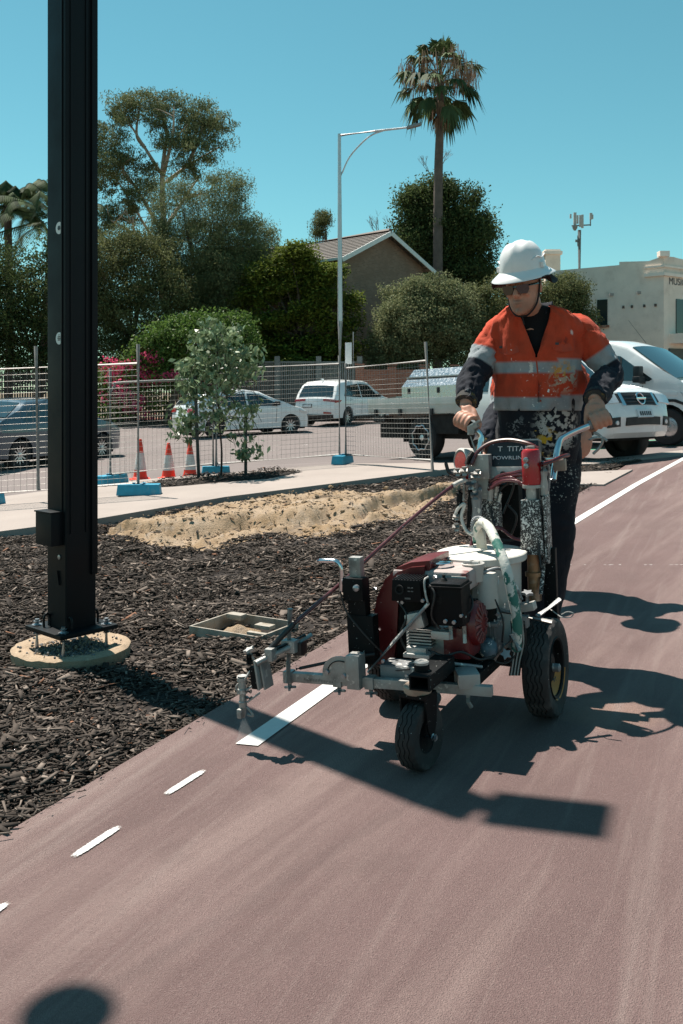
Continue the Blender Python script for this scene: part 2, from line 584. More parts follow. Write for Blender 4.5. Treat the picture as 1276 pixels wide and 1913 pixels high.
# chalky joint line across the path and road markings
M_chalk = mat('chalk', (0.6, 0.56, 0.54), 0.9, var=0.3, scale=60)
def chalk(p0, p1, w, name='chalk_line'):
    a = G(*p0); b_ = G(*p1)
    mb = MB()
    n = 26
    for k in range(n):
        if random.random() < 0.45: continue
        q0 = a.lerp(b_, k / n); q1 = a.lerp(b_, (k + random.uniform(0.4, 0.95)) / n)
        ww = w * random.uniform(0.4, 1)
        d = (q1 - q0).normalized(); s = Vector((-d.y, d.x, 0)) * ww / 2
        mb.add([q0 - s, q1 - s, q1 + s, q0 + s], [(0, 1, 2, 3)])
    for v in mb.v: v.z = hgt(v.x, v.y) + 0.004
    ob = mb.build(name, M_chalk, smooth=0); ob['kind'] = 'structure'
chalk((1045, 1056), (1290, 1056), 0.012)
for (a, b_) in (((430, 833), (575, 824)), ((600, 822), (700, 816)), ((200, 846), (330, 838))):
    pa = G(*a); pb = G(*b_)
    strip('road_marking', [(pa.x, pa.y), (pb.x, pb.y)], 0.1, -0.094, M_white_line)
# crossing corner at the right: kerb, strip of mulch, poured apron, green lane
def gpoly(px, dz=0.0):
    return [(p.x, p.y) for p in [G(*q, dz) for q in px]]
sheet('green_lane', gpoly([(1040, 858), (1160, 848), (1300, 828), (1330, 810), (1200, 815), (1100, 832), (1000, 850)], -0.09), -0.094, M_green)
sheet('kerb_apron', gpoly([(1040, 861), (1165, 853), (1300, 838), (1300, 845), (1190, 857), (1110, 866), (1040, 869)], 0.03), 0.03, M_conc, side=0.16)
sheet('mulch_strip', gpoly([(1040, 868), (1190, 857), (1200, 862), (1110, 882), (1040, 886)]), 0.008, M_soil)
sheet('ramp_apron', gpoly([(1030, 884), (1182, 877), (1128, 905), (1030, 903)], 0.02), 0.02, M_conc, side=0.05)
st_px = [(262, 912), (300, 897), (420, 887), (520, 879), (566, 881), (500, 894), (430, 899), (330, 908)]
tree_strip = gpoly(st_px, 0.055)
sheet('tree_pit', tree_strip, 0.056, M_soil)

# ------------------------------------------------------------------ sand trench beside the slab
def seg_dist(x, y, poly):
    best = 9
    for i in range(len(poly)):
        ax, ay = poly[i]; bx, by = poly[(i + 1) % len(poly)]
        dx, dy = bx - ax, by - ay
        t = max(0, min(1, ((x - ax) * dx + (y - ay) * dy) / (dx * dx + dy * dy + 1e-9)))
        best = min(best, math.hypot(x - ax - dx * t, y - ay - dy * t))
    return best
hole = G(490, 990)
hole2 = G(345, 1000)
front_line = sand_poly[:11]; back_line = sand_poly[11:]
def line_dist(x, y, pl):
    best = 9
    for i in range(len(pl) - 1):
        ax, ay = pl[i]; bx, by = pl[i + 1]; dx, dy = bx - ax, by - ay
        t = max(0, min(1, ((x - ax) * dx + (y - ay) * dy) / (dx * dx + dy * dy + 1e-9)))
        best = min(best, math.hypot(x - ax - dx * t, y - ay - dy * t))
    return best
def sand_z(x, y):
    df = line_dist(x, y, front_line); db = line_dist(x, y, back_line)
    t = df / (df + db + 1e-6); d = min(df, db)
    e = min(1, d / 0.25)
    w = noise.noise(Vector((x * 1.9, 0.7, 2.0))) * 0.22 + noise.noise(Vector((x * 5.3, y * 1.2, 7.0))) * 0.09
    c = 0.40 + w
    p = max(0, min(1, (t - c + 0.07) / 0.14)); p = p * p * (3 - 2 * p)          # cut bank between scraped floor and ledge
    n1 = noise.fractal(Vector((x * 3.1, y * 1.6, 3)), 0.9, 2.1, 6)
    lip = math.exp(-((t - c + 0.16) / 0.09) ** 2)                               # spoil thrown up in front of the cut
    z = -0.045 - 0.045 * e * (1 - p) + 0.125 * p * min(1, db / 0.2) * e + e * 0.035 * n1 + 0.085 * lip * e * (0.55 + 0.8 * n1)
    z += e * 0.020 * noise.noise(Vector((x * 18, y * 11, 1))) + e * 0.010 * noise.noise(Vector((x * 60, y * 36, 4)))
    return hgt(x, y) + max(z, -0.094)
def build_sand():
    st = 0.024
    xs = np.arange(min(p[0] for p in sand_poly), max(p[0] for p in sand_poly), st)
    ys = np.arange(min(p[1] for p in sand_poly), max(p[1] for p in sand_poly), st * 1.6)
    idx = {}; vs = []; fs = []
    ins = {}
    for i, x in enumerate(xs):
        for j, y in enumerate(ys):
            ins[(i, j)] = pip(x, y, sand_poly)
    for i in range(len(xs) - 1):
        for j in range(len(ys) - 1):
            if ins[(i, j)] or ins[(i + 1, j)] or ins[(i, j + 1)] or ins[(i + 1, j + 1)]:
                q = []
                for (a, b_) in ((i, j), (i + 1, j), (i + 1, j + 1), (i, j + 1)):
                    if (a, b_) not in idx:
                        idx[(a, b_)] = len(vs)
                        x, y = xs[a], ys[b_]
                        vs.append((x, y, sand_z(x, y) if ins[(a, b_)] else hgt(x, y) - 0.06))
                    q.append(idx[(a, b_)])
                fs.append(tuple(q))
    m, nt, b = newmat('yellow_sand')
    c = mixcol(nt, ramp(nt, noise_tex(nt, 2.2, 6, 0.65), 0.3, 0.7), rgb(146, 122, 94), rgb(166, 148, 128))
    c = mixcol(nt, ramp(nt, noise_tex(nt, 6, 6, 0.7), 0.52, 0.75), c, rgb(172, 158, 144))
    c = mixcol(nt, ramp(nt, noise_tex(nt, 1.5, 6, 0.7), 0.56, 0.72), c, rgb(100, 86, 72))
    nt.links.new(c, b.inputs['Base Color']); b.inputs['Roughness'].default_value = 0.95
    b.inputs['Specular IOR Level'].default_value = 0.1
    bump(nt, b, noise_tex(nt, 45, 6, 0.75), 0.8, 0.03)
    o = MB().add(vs, fs).build('sand_heap', m, smooth=50)
    o['kind'] = 'structure'
    # crumbs and clods lying about in the sand
    cl = MB()
    for _ in range(900):
        i = random.randrange(len(fs))
        p = Vector(vs[fs[i][0]])
        r = random.choice([0.006, 0.008, 0.01, 0.012, 0.016, 0.028]) * random.uniform(0.6, 1.3)
        b2 = bmesh.new(); bmesh.ops.create_icosphere(b2, subdivisions=1, radius=r)
        for v in b2.verts:
            v.co *= random.uniform(0.7, 1.2); v.co.z *= 0.7
        cl.bm(b2, 0, Matrix.Translation(p + Vector((random.gauss(0, .09), random.gauss(0, .16), r * 0.2))))
    oc = cl.build('sand_clods', m, smooth=0)
    tag(oc, 'crumbs and clods of yellow sand strewn over the trench edge', 'sand', kind='stuff')
build_sand()

# ------------------------------------------------------------------ mulch chips (uncountable)
pad_c = G(134, 1216); PAD_R = 0.295
pit_px = [(366, 1184), (420, 1151), (548, 1165), (494, 1197)]
pit_q = [G(*q) for q in pit_px]
def chip_mat():
    m, nt, b = newmat('wood_chips')
    a = nd(nt, 'ShaderNodeAttribute', attribute_name='tone')
    n = noise_tex(nt, 60, 4, 0.6)
    g = nd(nt, 'ShaderNodeMapRange'); g.inputs[3].default_value = 0.6; g.inputs[4].default_value = 1.4
    nt.links.new(n, g.inputs[0])
    cc = nd(nt, 'ShaderNodeCombineColor')
    for i in range(3): nt.links.new(g.outputs[0], cc.inputs[i])
    nt.links.new(mixcol(nt, 1.0, a.outputs['Color'], cc.outputs[0], 'MULTIPLY'), b.inputs['Base Color'])
    b.inputs['Roughness'].default_value = 0.9
    b.inputs['Specular IOR Level'].default_value = 0.12
    return m
M_chip = chip_mat()
def chips(name, poly, density, dz, label, avoid=(), size=1.0, seed=1, zfn=None):
    r = np.random.default_rng(seed)
    P = np.array(poly)
    x0, y0 = P.min(0); x1, y1 = P.max(0)
    pts = []
    n = int((x1 - x0) * (y1 - y0) * density(0.5 * (y0 + y1)) * 1.0) if False else None
    area = (x1 - x0) * (y1 - y0)
    dmax = density(y0)
    cand = r.random((int(area * dmax), 3))
    X = x0 + cand[:, 0] * (x1 - x0); Y = y0 + cand[:, 1] * (y1 - y0)
    keep = cand[:, 2] < np.array([density(v) for v in Y]) / dmax
    vis = np.abs(X) < 0.40 * np.maximum(Y, 0.1) + 0.7
    keep &= vis
    X = X[keep]; Y = Y[keep]
    # vectorised point in polygon
    def inside(X, Y, poly):
        ins = np.zeros(len(X), bool); j = len(poly) - 1
        for i in range(len(poly)):
            xi, yi = poly[i][:2]; xj, yj = poly[j][:2]
            c = ((yi > Y) != (yj > Y)) & (X < (xj - xi) * (Y - yi) / ((yj - yi) if yj != yi else 1e-9) + xi)
            ins ^= c; j = i
        return ins
    k = inside(X, Y, poly)
    for av in avoid:
        if isinstance(av, tuple) and len(av) == 3 and not isinstance(av[0], tuple):
            k &= np.hypot(X - av[0], Y - av[1]) > av[2]
        else:
            k &= ~inside(X, Y, av)
    X = X[k]; Y = Y[k]
    n = len(X)
    L = r.gamma(2.3, 0.0125, n).clip(0.008, 0.13) * size * (1 + 0.03 * Y)
    W = r.uniform(0.004, 0.013, n) * size * (1 + 0.06 * Y) * (0.6 + L / 0.06)
    T = r.uniform(0.002, 0.006, n) * size
    yaw = r.uniform(0, 2 * np.pi, n)
    pit = r.normal(0, 0.20, n); rol = r.normal(0, 0.35, n)
    lift = r.random(n) ** 1.6 * 0.034 * size
    Z = np.array([hgt(a, b_) for a, b_ in zip(X, Y)]) + dz + lift
    if zfn: Z = np.array([zfn(a, b_) for a, b_ in zip(X, Y)]) + 0.002
    und = (0 if zfn else 1) * 0.018 * np.sin(X * 5.1 + Y * 2.2) + (0 if zfn else 1) * 0.015 * np.sin(Y * 6.7 - X * 3.0)
    Z += und * (1 if size > 0.9 else 0.3) + 0.008
    cy, sy = np.cos(yaw), np.sin(yaw); cp, sp = np.cos(pit), np.sin(pit); cr, sr = np.cos(rol), np.sin(rol)
    ax = np.stack([cy * cp, sy * cp, sp], 1)
    ay = np.stack([-sy * cr - cy * sp * sr, cy * cr - sy * sp * sr, cp * sr], 1)
    az = np.cross(ax, ay)
    C = np.stack([X, Y, Z], 1)
    V = np.zeros((n, 8, 3))
    kx = 0
    for sx in (-1, 1):
        tp = r.uniform(0.25, 1.0, n)
        sk = r.normal(0, 0.25, n)
        for sy_ in (-1, 1):
            for sz in (-1, 1):
                V[:, kx] = C + ax * (sx * L / 2)[:, None] + ay * ((sy_ * tp + sk) * W / 2)[:, None] + az * (sz * T / 2)[:, None]
                kx += 1
    F = np.array([(0, 1, 3, 2), (4, 6, 7, 5), (0, 4, 5, 1), (2, 3, 7, 6), (0, 2, 6, 4), (1, 5, 7, 3)])
    faces = (F[None] + (np.arange(n) * 8)[:, None, None]).reshape(-1, 4)
    me = bpy.data.meshes.new(name)
    me.vertices.add(n * 8); me.vertices.foreach_set('co', V.reshape(-1))
    me.loops.add(len(faces) * 4); me.loops.foreach_set('vertex_index', faces.reshape(-1).astype(np.int32))
    me.polygons.add(len(faces)); me.polygons.foreach_set('loop_start', np.arange(0, len(faces) * 4, 4, dtype=np.int32))
    me.update(calc_edges=True)
    tone = r.random(n)
    base = np.array(rgb(74, 67, 62)); lite = np.array(rgb(134, 122, 113)); dark = np.array(rgb(39, 35, 33)); red = np.array(rgb(112, 82, 66))
    colr = np.where((tone < 0.42)[:, None], dark + (base - dark) * (tone / 0.42)[:, None], base)
    t2 = ((tone - 0.72) / 0.28).clip(0, 1)[:, None]
    colr = colr + (lite - colr) * t2 ** 1.5
    rd = r.random(n) < 0.015
    colr[rd] = red * r.uniform(0.7, 1.8, (rd.sum(), 1))
    c8 = np.ones((n, 8, 4)); c8[:, :, :3] = colr[:, None]
    a = me.color_attributes.new('tone', 'FLOAT_COLOR', 'POINT')
    a.data.foreach_set('color', c8.reshape(-1))
    me.materials.append(M_chip)
    o = bpy.data.objects.new(name, me); COL.objects.link(o)
    tag(o, label, 'mulch', kind='stuff')
    return o
chips('mulch_chips', mulch_poly, lambda y: 4600 if y < 5 else max(1100, 4600 - 620 * (y - 5)), -0.045,
      'dark wood chip mulch covering the bed beside the red path', avoid=[(pad_c.x, pad_c.y, PAD_R + 0.0), [tuple(p) for p in pit_q], sand_poly])
# strays that have rolled onto the edge of the path
edge_poly = [edge(2.0, -0.02), edge(11, -0.02), edge(11, 0.06), edge(2.0, 0.06)]
chips('stray_chips', edge_poly, lambda y: 420, 0.004, 'loose chips strewn along the edge of the red path', size=0.6, seed=5)
chips('tree_pit_mulch', tree_strip, lambda y: 700, 0.056, 'dark mulch around the staked sapling behind the footpath', size=0.95, seed=8)
ms = gpoly([(1040, 868), (1190, 857), (1200, 862), (1110, 882), (1040, 886)])
chips('kerb_mulch', ms, lambda y: 500, 0.008, 'thin strip of mulch between the kerb and the poured apron', size=0.8, seed=9)

chips('chips_on_sand', sand_poly, lambda y: 150, 0, 'scattered chips lying on the dug yellow sand', size=0.8, seed=12, zfn=sand_z)
# ================================================================== POLE, FOOTING, PIT, FENCE, CONES, SAPLING
M_black = mat('black_powder_coat', (0.004, 0.006, 0.008), 0.5, var=0.25, scale=3, spec=0.2, bmp=0.03, bscale=200)
M_galv = mat('galvanised_steel', (0.46, 0.47, 0.47), 0.42, 0.85, var=0.22, scale=14)
M_galv_dull = mat('weathered_galvanising', (0.28, 0.28, 0.275), 0.62, 0.45, var=0.25, scale=9, dirt=((0.28, 0.26, 0.24), 5, 0.5, 0.8))
M_bolt = mat('zinc_bolt', (0.33, 0.35, 0.37), 0.35, 0.8, var=0.2, scale=60)
M_sticker = mat('white_sticker', (0.72, 0.73, 0.72), 0.5, var=0.05)
M_ink = mat('dark_ink', (0.03, 0.035, 0.04), 0.6, var=0.1)

PY = math.radians(48)
pad = thing('concrete_footing', pad_c, label='round concrete footing ringed with gravel under the black pole', category='footing')
M_pad = speckled('footing_concrete', rgb(164, 144, 122), rgb(104, 88, 74), rgb(190, 172, 150), scale=14, grain=75, b_s=0.9)
mb = MB()
mb.lathe([(PAD_R - 0.02, -0.09), (PAD_R, -0.06), (PAD_R + 0.003, 0.025), (PAD_R - 0.02, 0.036), (PAD_R - 0.075, 0.034), (PAD_R - 0.11, 0.018), (0.10, 0.012), (0.0, 0.012)], n=48)
for v in mb.v:
    v += Vector((noise.noise(v * 14), noise.noise(v * 14 + Vector((5, 0, 0))), noise.noise(v * 20 + Vector((0, 9, 0))))) * 0.009
mb.build('slab', M_pad, pad)
gv = MB()
for _ in range(700):
    a = random.uniform(0, 6.28); rr = 0.19 * math.sqrt(random.random())
    if random.random() < 0.08: rr = random.uniform(0.19, 0.27)
    r = random.uniform(0.003, 0.009)
    b2 = bmesh.new(); bmesh.ops.create_icosphere(b2, subdivisions=1, radius=r)
    for v in b2.verts: v.co *= random.uniform(0.65, 1.2)
    gv.bm(b2, random.choice((0, 0, 1)), Matrix.Translation((rr * math.cos(a), rr * math.sin(a), (0.016 if rr < 0.19 else 0.036) + r * 0.3)))
gv.build('gravel', [mat('blue_metal_gravel', rgb(104, 106, 108), 0.85, var=0.4, scale=30), mat('sandy_gravel', rgb(168, 150, 128), 0.9, var=0.3, scale=30)], pad, smooth=0, kind='stuff')

pole = thing('light_pole', pad_c, PY, 'tall square black light pole bolted to a round concrete footing', 'light pole')
PT = 5.5
mb = MB(); mb.box((0, 0, 0.125), (0.335, 0.335, 0.022), bevel=0.004)
mb.build('base_plate', M_black, pole)
mb = MB(); a_ = 0.178
mb.box((0, 0, 0.125 + (PT - 0.125) / 2), (a_, a_, PT - 0.125), bevel=0.014, seg=3)
col_o = mb.build('column', M_black, pole)
# extruded cover strip on the right hand face, stops short of the base
mb = MB(); mb.box((0.072, -a_ / 2 - 0.006, 0.40 + (PT - 0.40) / 2), (0.034, 0.016, PT - 0.40), bevel=0.004)
mb.build('cover_strip', M_black, pole)
for (c_, w_) in (((0.030, -a_ / 2 - 0.002), (0.012, 0.008)), ((-0.060, -a_ / 2 - 0.002), (0.010, 0.008)), ((-a_ / 2 - 0.002, -0.055), (0.008, 0.012))):
    mb = MB(); mb.box((c_[0], c_[1], 0.62 + (PT - 0.62) / 2), (w_[0], w_[1], PT - 0.62), bevel=0.002)
    mb.build('rib', M_black, pole)
mb = MB(); mb.box((-a_ / 2 - 0.032, 0.015, 0.645), (0.066, 0.15, 0.165), bevel=0.006)
mb.box((-a_ / 2 - 0.034, 0.015, 0.731), (0.074, 0.158, 0.008), bevel=0.003)
mb.build('junction_box', M_black, pole)
for (zz, nm) in ((2.17, 0), (1.61, 1)):
    mb = MB(); mb.lathe([(0.0, 0), (0.031, 0), (0.031, 0.002), (0.0, 0.002)], (-a_ / 2 - 0.0005, -0.03, zz), (-1, 0, 0), 24)
    st = mb.build('sticker', M_sticker, pole)
    mb = MB()
    if nm == 0:      # round mark with ragged emblem
        for k in range(7):
            a = k * 0.9; mb.box((-a_ / 2 - 0.0030, -0.03 + 0.009 * math.cos(a), zz + 0.009 * math.sin(a)), (0.0012, 0.008, 0.006))
        mb.box((-a_ / 2 - 0.0032, -0.03, zz), (0.0012, 0.012, 0.012))
    else:
        for k in range(3):
            mb.box((-a_ / 2 - 0.0030, -0.03, zz + 0.008 - 0.008 * k), (0.0012, 0.026 - 0.004 * abs(k - 1), 0.005))
        mb.box((-a_ / 2 - 0.0030, -0.03, zz + 0.017), (0.0012, 0.010, 0.004))
    mb.build('print', M_ink, st)
mb = MB(); mb.lathe([(0.0, 0), (0.012, 0), (0.012, 0.004), (0.0, 0.006)], (-a_ / 2, -0.03, 0.50), (-1, 0, 0), 16)
mb.build('cover_screw', M_bolt, pole)
mb = MB(); mb.bar((-a_ / 2 - 0.006, -0.035, 0.36), (-a_ / 2 - 0.006, -0.018, 0.43), 0.008, 0.008)
mb.build('door_catch', M_black, pole)
for sx in (-1, 1):
    for sy in (-1, 1):
        x, y = sx * 0.125, sy * 0.125
        mb = MB(); mb.cyl((x, y, 0.01), (x, y, 0.168), 0.011, n=10)
        bo = mb.build('anchor_bolt', M_bolt, pole)
        for (z0, z1) in ((0.140, 0.158), (0.095, 0.113)):
            mb = MB(); mb.cyl((x, y, z0), (x, y, z1), 0.019, n=6); mb.build('nut', M_bolt, bo)
        mb = MB(); mb.cyl((x, y, 0.1365), (x, y, 0.1400), 0.026, n=16)
        mb.build('washer', M_bolt, bo)
for (p, q) in (((a_ / 2, -0.05), (1, 0)), ((-a_ / 2, 0.06), (-1, 0)), ((-0.075, -a_ / 2), (0, -1))):
    mb = MB()
    d = Vector((q[0], q[1], 0)); c = Vector((p[0], p[1], 0.137))
    mb.tube(bez([c, c + d * 0.002 + Vector((0, 0, 0.05)), c + d * 0.020 + Vector((0, 0, 0.066)), c + d * 0.034 + Vector((0, 0, 0.045)), c + d * 0.034], 6), 0.006, 8)
    mb.build('lug', M_black, pole)
# lamp arm and head above the frame (its shadow lies across the path)
hd = Vector((0.93, -0.37, 0)).normalized()
rotinv = Matrix.Rotation(-PY, 3, 'Z')
hl = rotinv @ hd; sl = Vector((-hl.y, hl.x, 0))
mb = MB(); mb.bar(Vector((0, 0, PT)) , Vector((0, 0, PT)) + hl * 0.20, 0.06, 0.05, 0.01)
mb.build('lamp_arm', M_black, pole)
mb = MB(); mb.bar(Vector((0, 0, PT + 0.01)) + hl * 0.10, Vector((0, 0, PT + 0.01)) + hl * 0.45, 0.22, 0.05, 0.012)
mb.build('lamp_head', M_black, pole)
dv = rotinv @ Vector((-0.86, -0.97, 0))  # unseen dome on a hair-thin arm, added to cast a round shadow lower left
mb = MB(); mb.tube([Vector((0, 0, PT - 0.25)), Vector((0, 0, PT - 0.25)) + dv * 0.97], 0.002, 6)
mb.build('shadow_dome_arm', M_black, pole)
mb = MB(); mb.lathe([(0.0, -0.09), (0.06, -0.075), (0.095, -0.03), (0.10, 0.02), (0.07, 0.05), (0.0, 0.055)], Vector((0, 0, PT - 0.25)) + dv, n=24)
mb.build('shadow_dome', M_black, pole)

# ------------------------------------------------------------------ service pit frame in the mulch
M_pit = mat('beige_polymer', rgb(150, 143, 133), 0.7, var=0.2, scale=10, dirt=(rgb(120, 106, 88), 14, 0.5, 0.75), bmp=0.2)
A, B, C_, D = pit_q
cen = (A + B + C_ + D) / 4
ex = ((C_ - B) + (D - A)).normalized(); ex.z = 0; ex.normalize()
ey = Vector((-ex.y, ex.x, 0))
lx = ((C_ - B).length + (D - A).length) / 2 * 0.98; ly = abs(((B - A) + (C_ - D)).dot(ey)) / 2
pit = thing('service_pit', cen, math.atan2(ex.y, ex.x), 'open beige service pit frame half filled with sand, set in the mulch', 'pit frame')
pw = 0.012
mb = MB()
for s in (-1, 1):
    mb.box((0, s * (ly / 2), -0.018), (lx + pw, pw, 0.085), bevel=0.004)
    mb.box((s * lx / 2, 0, -0.018), (pw, ly - pw, 0.085), bevel=0.004)
mb.build('frame', M_pit, pit)
for (c_, w_) in (((lx * 0.30, 0.0, 0.028), (0.10, 0.06, 0.02)), ((-lx * 0.33, ly * 0.36, 0.02), (0.10, 0.06, 0.03)), ((lx * 0.40, -ly * 0.36, 0.02), (0.12, 0.03, 0.02))):
    mb = MB(); mb.box(c_, w_, bevel=0.004); mb.build('ledge', M_pit, pit)
vs = []; fs = []; N = 26
for i in range(N):
    for j in range(N):
        x = (i / (N - 1) - .5) * (lx - pw); y = (j / (N - 1) - .5) * (ly - pw)
        e = math.exp(-((x + lx * .05) ** 2 / (lx * .26) ** 2 + (y + ly * .08) ** 2 / (ly * .34) ** 2))
        vs.append((x, y, -0.06 + 0.075 * e + 0.016 * noise.fractal(Vector((x * 14, y * 14, 2)), 1, 2, 4)))
for i in range(N - 1):
    for j in range(N - 1):
        fs.append((i * N + j, (i + 1) * N + j, (i + 1) * N + j + 1, i * N + j + 1))
MB().add(vs, fs).build('sand_fill', bpy.data.materials['yellow_sand'], pit, smooth=60)

# ------------------------------------------------------------------ temporary fence
M_block = mat('blue_fence_foot', rgb(36, 138, 168), 0.55, var=0.15, scale=10, dirt=(rgb(120, 150, 158), 7, 0.58, 0.8))
M_wire = mat('fence_wire', (0.26, 0.255, 0.24), 0.5, 0.5, var=0.15)
FG = 'temporary mesh fence panels along the footpath'
def panel(pa, pb, label, h=1.95, top=1.70, low=0.15, lean_b=(0, 0), ha=None, mid=None, wires=True, curved=False):
    pa = Vector(pa); pb = Vector(pb)
    r = thing('mesh_fence', pa, label=label, category='fence', group=FG)
    la = Vector((lean_b[0], lean_b[1], 0))
    ta = pa + Vector((0, 0, ha or h)); tb = pb + Vector((0, 0, h)) + la
    ls = [(pa, ta), (pb, tb)]
    if mid is not None:
        pm = pa.lerp(pb, mid); ls.append((pm + Vector((0, 0, low)), pm + Vector((-0.03, 0, h + 0.02))))
    for (a, b) in ls:
        mb = MB(); mb.tube([a, b], 0.024, 10); mb.build('post', M_galv_dull, r, world=True)
    def P(t, z):
        q = pa.lerp(pb, t); q.z += z
        return q + la * (t * z / h)
    for z in (top, low):
        mb = MB()
        if curved and z == top:
            mb.tube(bez([P(0, z - 0.14), P(0.04, z - 0.05), P(0.12, z), P(1, z)], 6), 0.017, 8)
        else:
            mb.tube([P(0, z), P(1, z)], 0.018, 8)
        mb.build('rail', M_galv_dull, r, world=True)
    if wires:
        mb = MB(); W = (pb - pa).length
        nh = int((top - low) / 0.075); nv = int(W / 0.075)
        for k in range(1, nh):
            z = low + (top - low) * k / nh
            mb.tube([P(0, z), P(0.5, z - 0.006 * random.random()), P(1, z)], 0.0026, 4, cap=False)
        for k in range(1, nv):
            mb.tube([P(k / nv, low), P(k / nv, top)], 0.0020, 4, cap=False)
        mb.build('wire_mesh', M_wire, r, world=True)
    return r
def block(p, rz, label, s=1.0):
    r = thing('fence_weight', p, rz, label, 'fence weight', 'blue plastic weights of the mesh fence')
    mb = MB(); mb.box((0, 0, 0.07 * s), (0.56 * s, 0.22 * s, 0.14 * s), bevel=0.012, taper=(0.94, 0.86))
    mb.build('foot_block', M_block, r)
    for x in (-0.06, 0.06):
        mb = MB(); mb.cyl((x * s, 0, 0.141 * s), (x * s, 0, 0.160 * s), 0.03 * s, n=12); mb.build('socket', M_block, r)
    return r
fz = 0.052
pA0 = G(-95, 950, fz); pA1 = G(258, 924, fz)
panel(pA0, pA1, 'nearest mesh fence panel, passing behind the black pole to a tall post', mid=0.46)
pB0 = G(206, 905, fz); pB1 = G(398, 884, fz)
panel(pB0, pB1, 'mesh fence panel in front of the traffic cones, left of the sapling', top=1.5, h=1.72, curved=True)
pC0 = G(404, 884, fz); pC1 = G(634, 866, fz)
panel(pC0, pC1, 'mesh fence panel between the sapling and the pair of leaning posts', top=1.66, h=1.8)
pD0 = G(646, 866, fz); pD1 = G(808, 879, fz)
panel(pD0, pD1, 'rightmost mesh fence panel in front of the utility truck tray', top=1.58, h=1.85, lean_b=(-0.10, 0.0), ha=1.66)
pE0 = on(3.5, 29.0, -0.1); pE1 = on(6.2, 30.5, -0.1)
panel(pE0, pE1, 'far mesh fence panel standing by the brick wall behind the truck', top=1.6, h=1.9)
def dirz(a, b): return math.atan2(b.y - a.y, b.x - a.x)
block(pA1 + Vector((0.02, -0.02, 0)), 0.06, 'blue fence weight under the tall post beside the black pole')
block(pB0 + Vector((0, 0.03, 0)), 1.1, 'blue fence weight behind the nearest panel, left of the cones')
block((pB1 + pC0) / 2 + Vector((0.02, 0, 0)), 0.2, 'blue fence weight just behind the sapling trunk', 0.8)
block((pC1 + pD0) / 2, 1.25, 'blue fence weight under the pair of leaning posts at mid picture')
block(pA0.lerp(pA1, 0.20) + Vector((-0.06, 0, 0)), 1.2, 'blue fence weight at the left edge of the picture')

# ------------------------------------------------------------------ traffic cones
M_cone = mat('cone_orange', rgb(226, 62, 36), 0.5, var=0.12, scale=12, dirt=(rgb(150, 66, 48), 9, 0.62, 0.85))
M_cone_w = mat('cone_reflective', (0.62, 0.60, 0.58), 0.45, var=0.15, scale=12, dirt=(rgb(170, 120, 105), 8, 0.5, 0.8))
def cone(p, label, tilt=0.0, h=0.62, rz=0.3, band=True):
    r = thing('traffic_cone', p, 0, label, 'traffic cone', 'traffic cones behind the mesh fence',
              rot=(Matrix.Rotation(rz, 3, 'Z') @ Matrix.Rotation(tilt, 3, 'Y')))
    rad = lambda z: 0.125 + (0.026 - 0.125) * (z / h)
    mb = MB(); mb.box((0, 0, 0.018), (0.33, 0.33, 0.036), bevel=0.008); mb.build('base', M_cone, r)
    mb = MB(); mb.lathe([(0.145, 0.036), (0.135, 0.05)] + [(rad(z), z) for z in (0.07, 0.3, h - 0.012)] + [(0.02, h), (0.0, h)], n=24); mb.build('body', M_cone, r)
    if band:
        mb = MB(); mb.lathe([(rad(z) + 0.003, z) for z in (0.27 * h, 0.4 * h, 0.68 * h)] , n=24); mb.build('collar', M_cone_w, r)
cone(G(262, 898, -0.08), 'leftmost traffic cone with a dirty collar, half behind the tall fence post', 0.0, 0.70)
cone(G(315, 897, -0.08), 'traffic cone with a pink collar between the other cones', 0.0)
cone(G(355, 896, -0.08), 'rightmost traffic cone with a bright white collar beside the sapling stake', 0.0)
# ================================================================== VEGETATION
def leaf_mat(name, c, c2=None, rough=0.7, transl=0.32, spec=0.12):
    m, nt, b = newmat(name)
    a = nd(nt, 'ShaderNodeAttribute', attribute_name='tone')
    c2 = c2 or tuple(min(1, x * 1.9) for x in c)
    cur = mixcol(nt, a.outputs['Fac'], c, c2)
    nt.links.new(cur, b.inputs['Base Color'])
    b.inputs['Roughness'].default_value = rough
    b.inputs['Specular IOR Level'].default_value = spec
    tr = nd(nt, 'ShaderNodeBsdfTranslucent'); nt.links.new(cur, tr.inputs[0])
    mx = nd(nt, 'ShaderNodeMixShader'); mx.inputs[0].default_value = transl
    nt.links.new(b.outputs[0], mx.inputs[1]); nt.links.new(tr.outputs[0], mx.inputs[2])
    nt.links.new(mx.outputs[0], nt.nodes['Material Output'].inputs[0])
    return m
def quads_obj(name, V, m, parent, tone):
    """V: (n,4,3) array of leaf blades in world space"""
    n = len(V)
    if parent is not None:
        inv = np.array(WM[parent.name].inverted())
        V = V @ inv[:3, :3].T + inv[:3, 3]
    me = bpy.data.meshes.new(name)
    me.vertices.add(n * 4); me.vertices.foreach_set('co', V.reshape(-1))
    me.loops.add(n * 4); me.loops.foreach_set('vertex_index', np.arange(n * 4, dtype=np.int32))
    me.polygons.add(n); me.polygons.foreach_set('loop_start', np.arange(0, n * 4, 4, dtype=np.int32))
    me.update(calc_edges=True)
    a = me.attributes.new('tone', 'FLOAT', 'POINT'); a.data.foreach_set('value', np.repeat(tone, 4))
    me.materials.append(m)
    o = bpy.data.objects.new(name, me); COL.objects.link(o)
    if parent is not None:
        o.parent = parent; WM[o.name] = WM[parent.name]
    return o
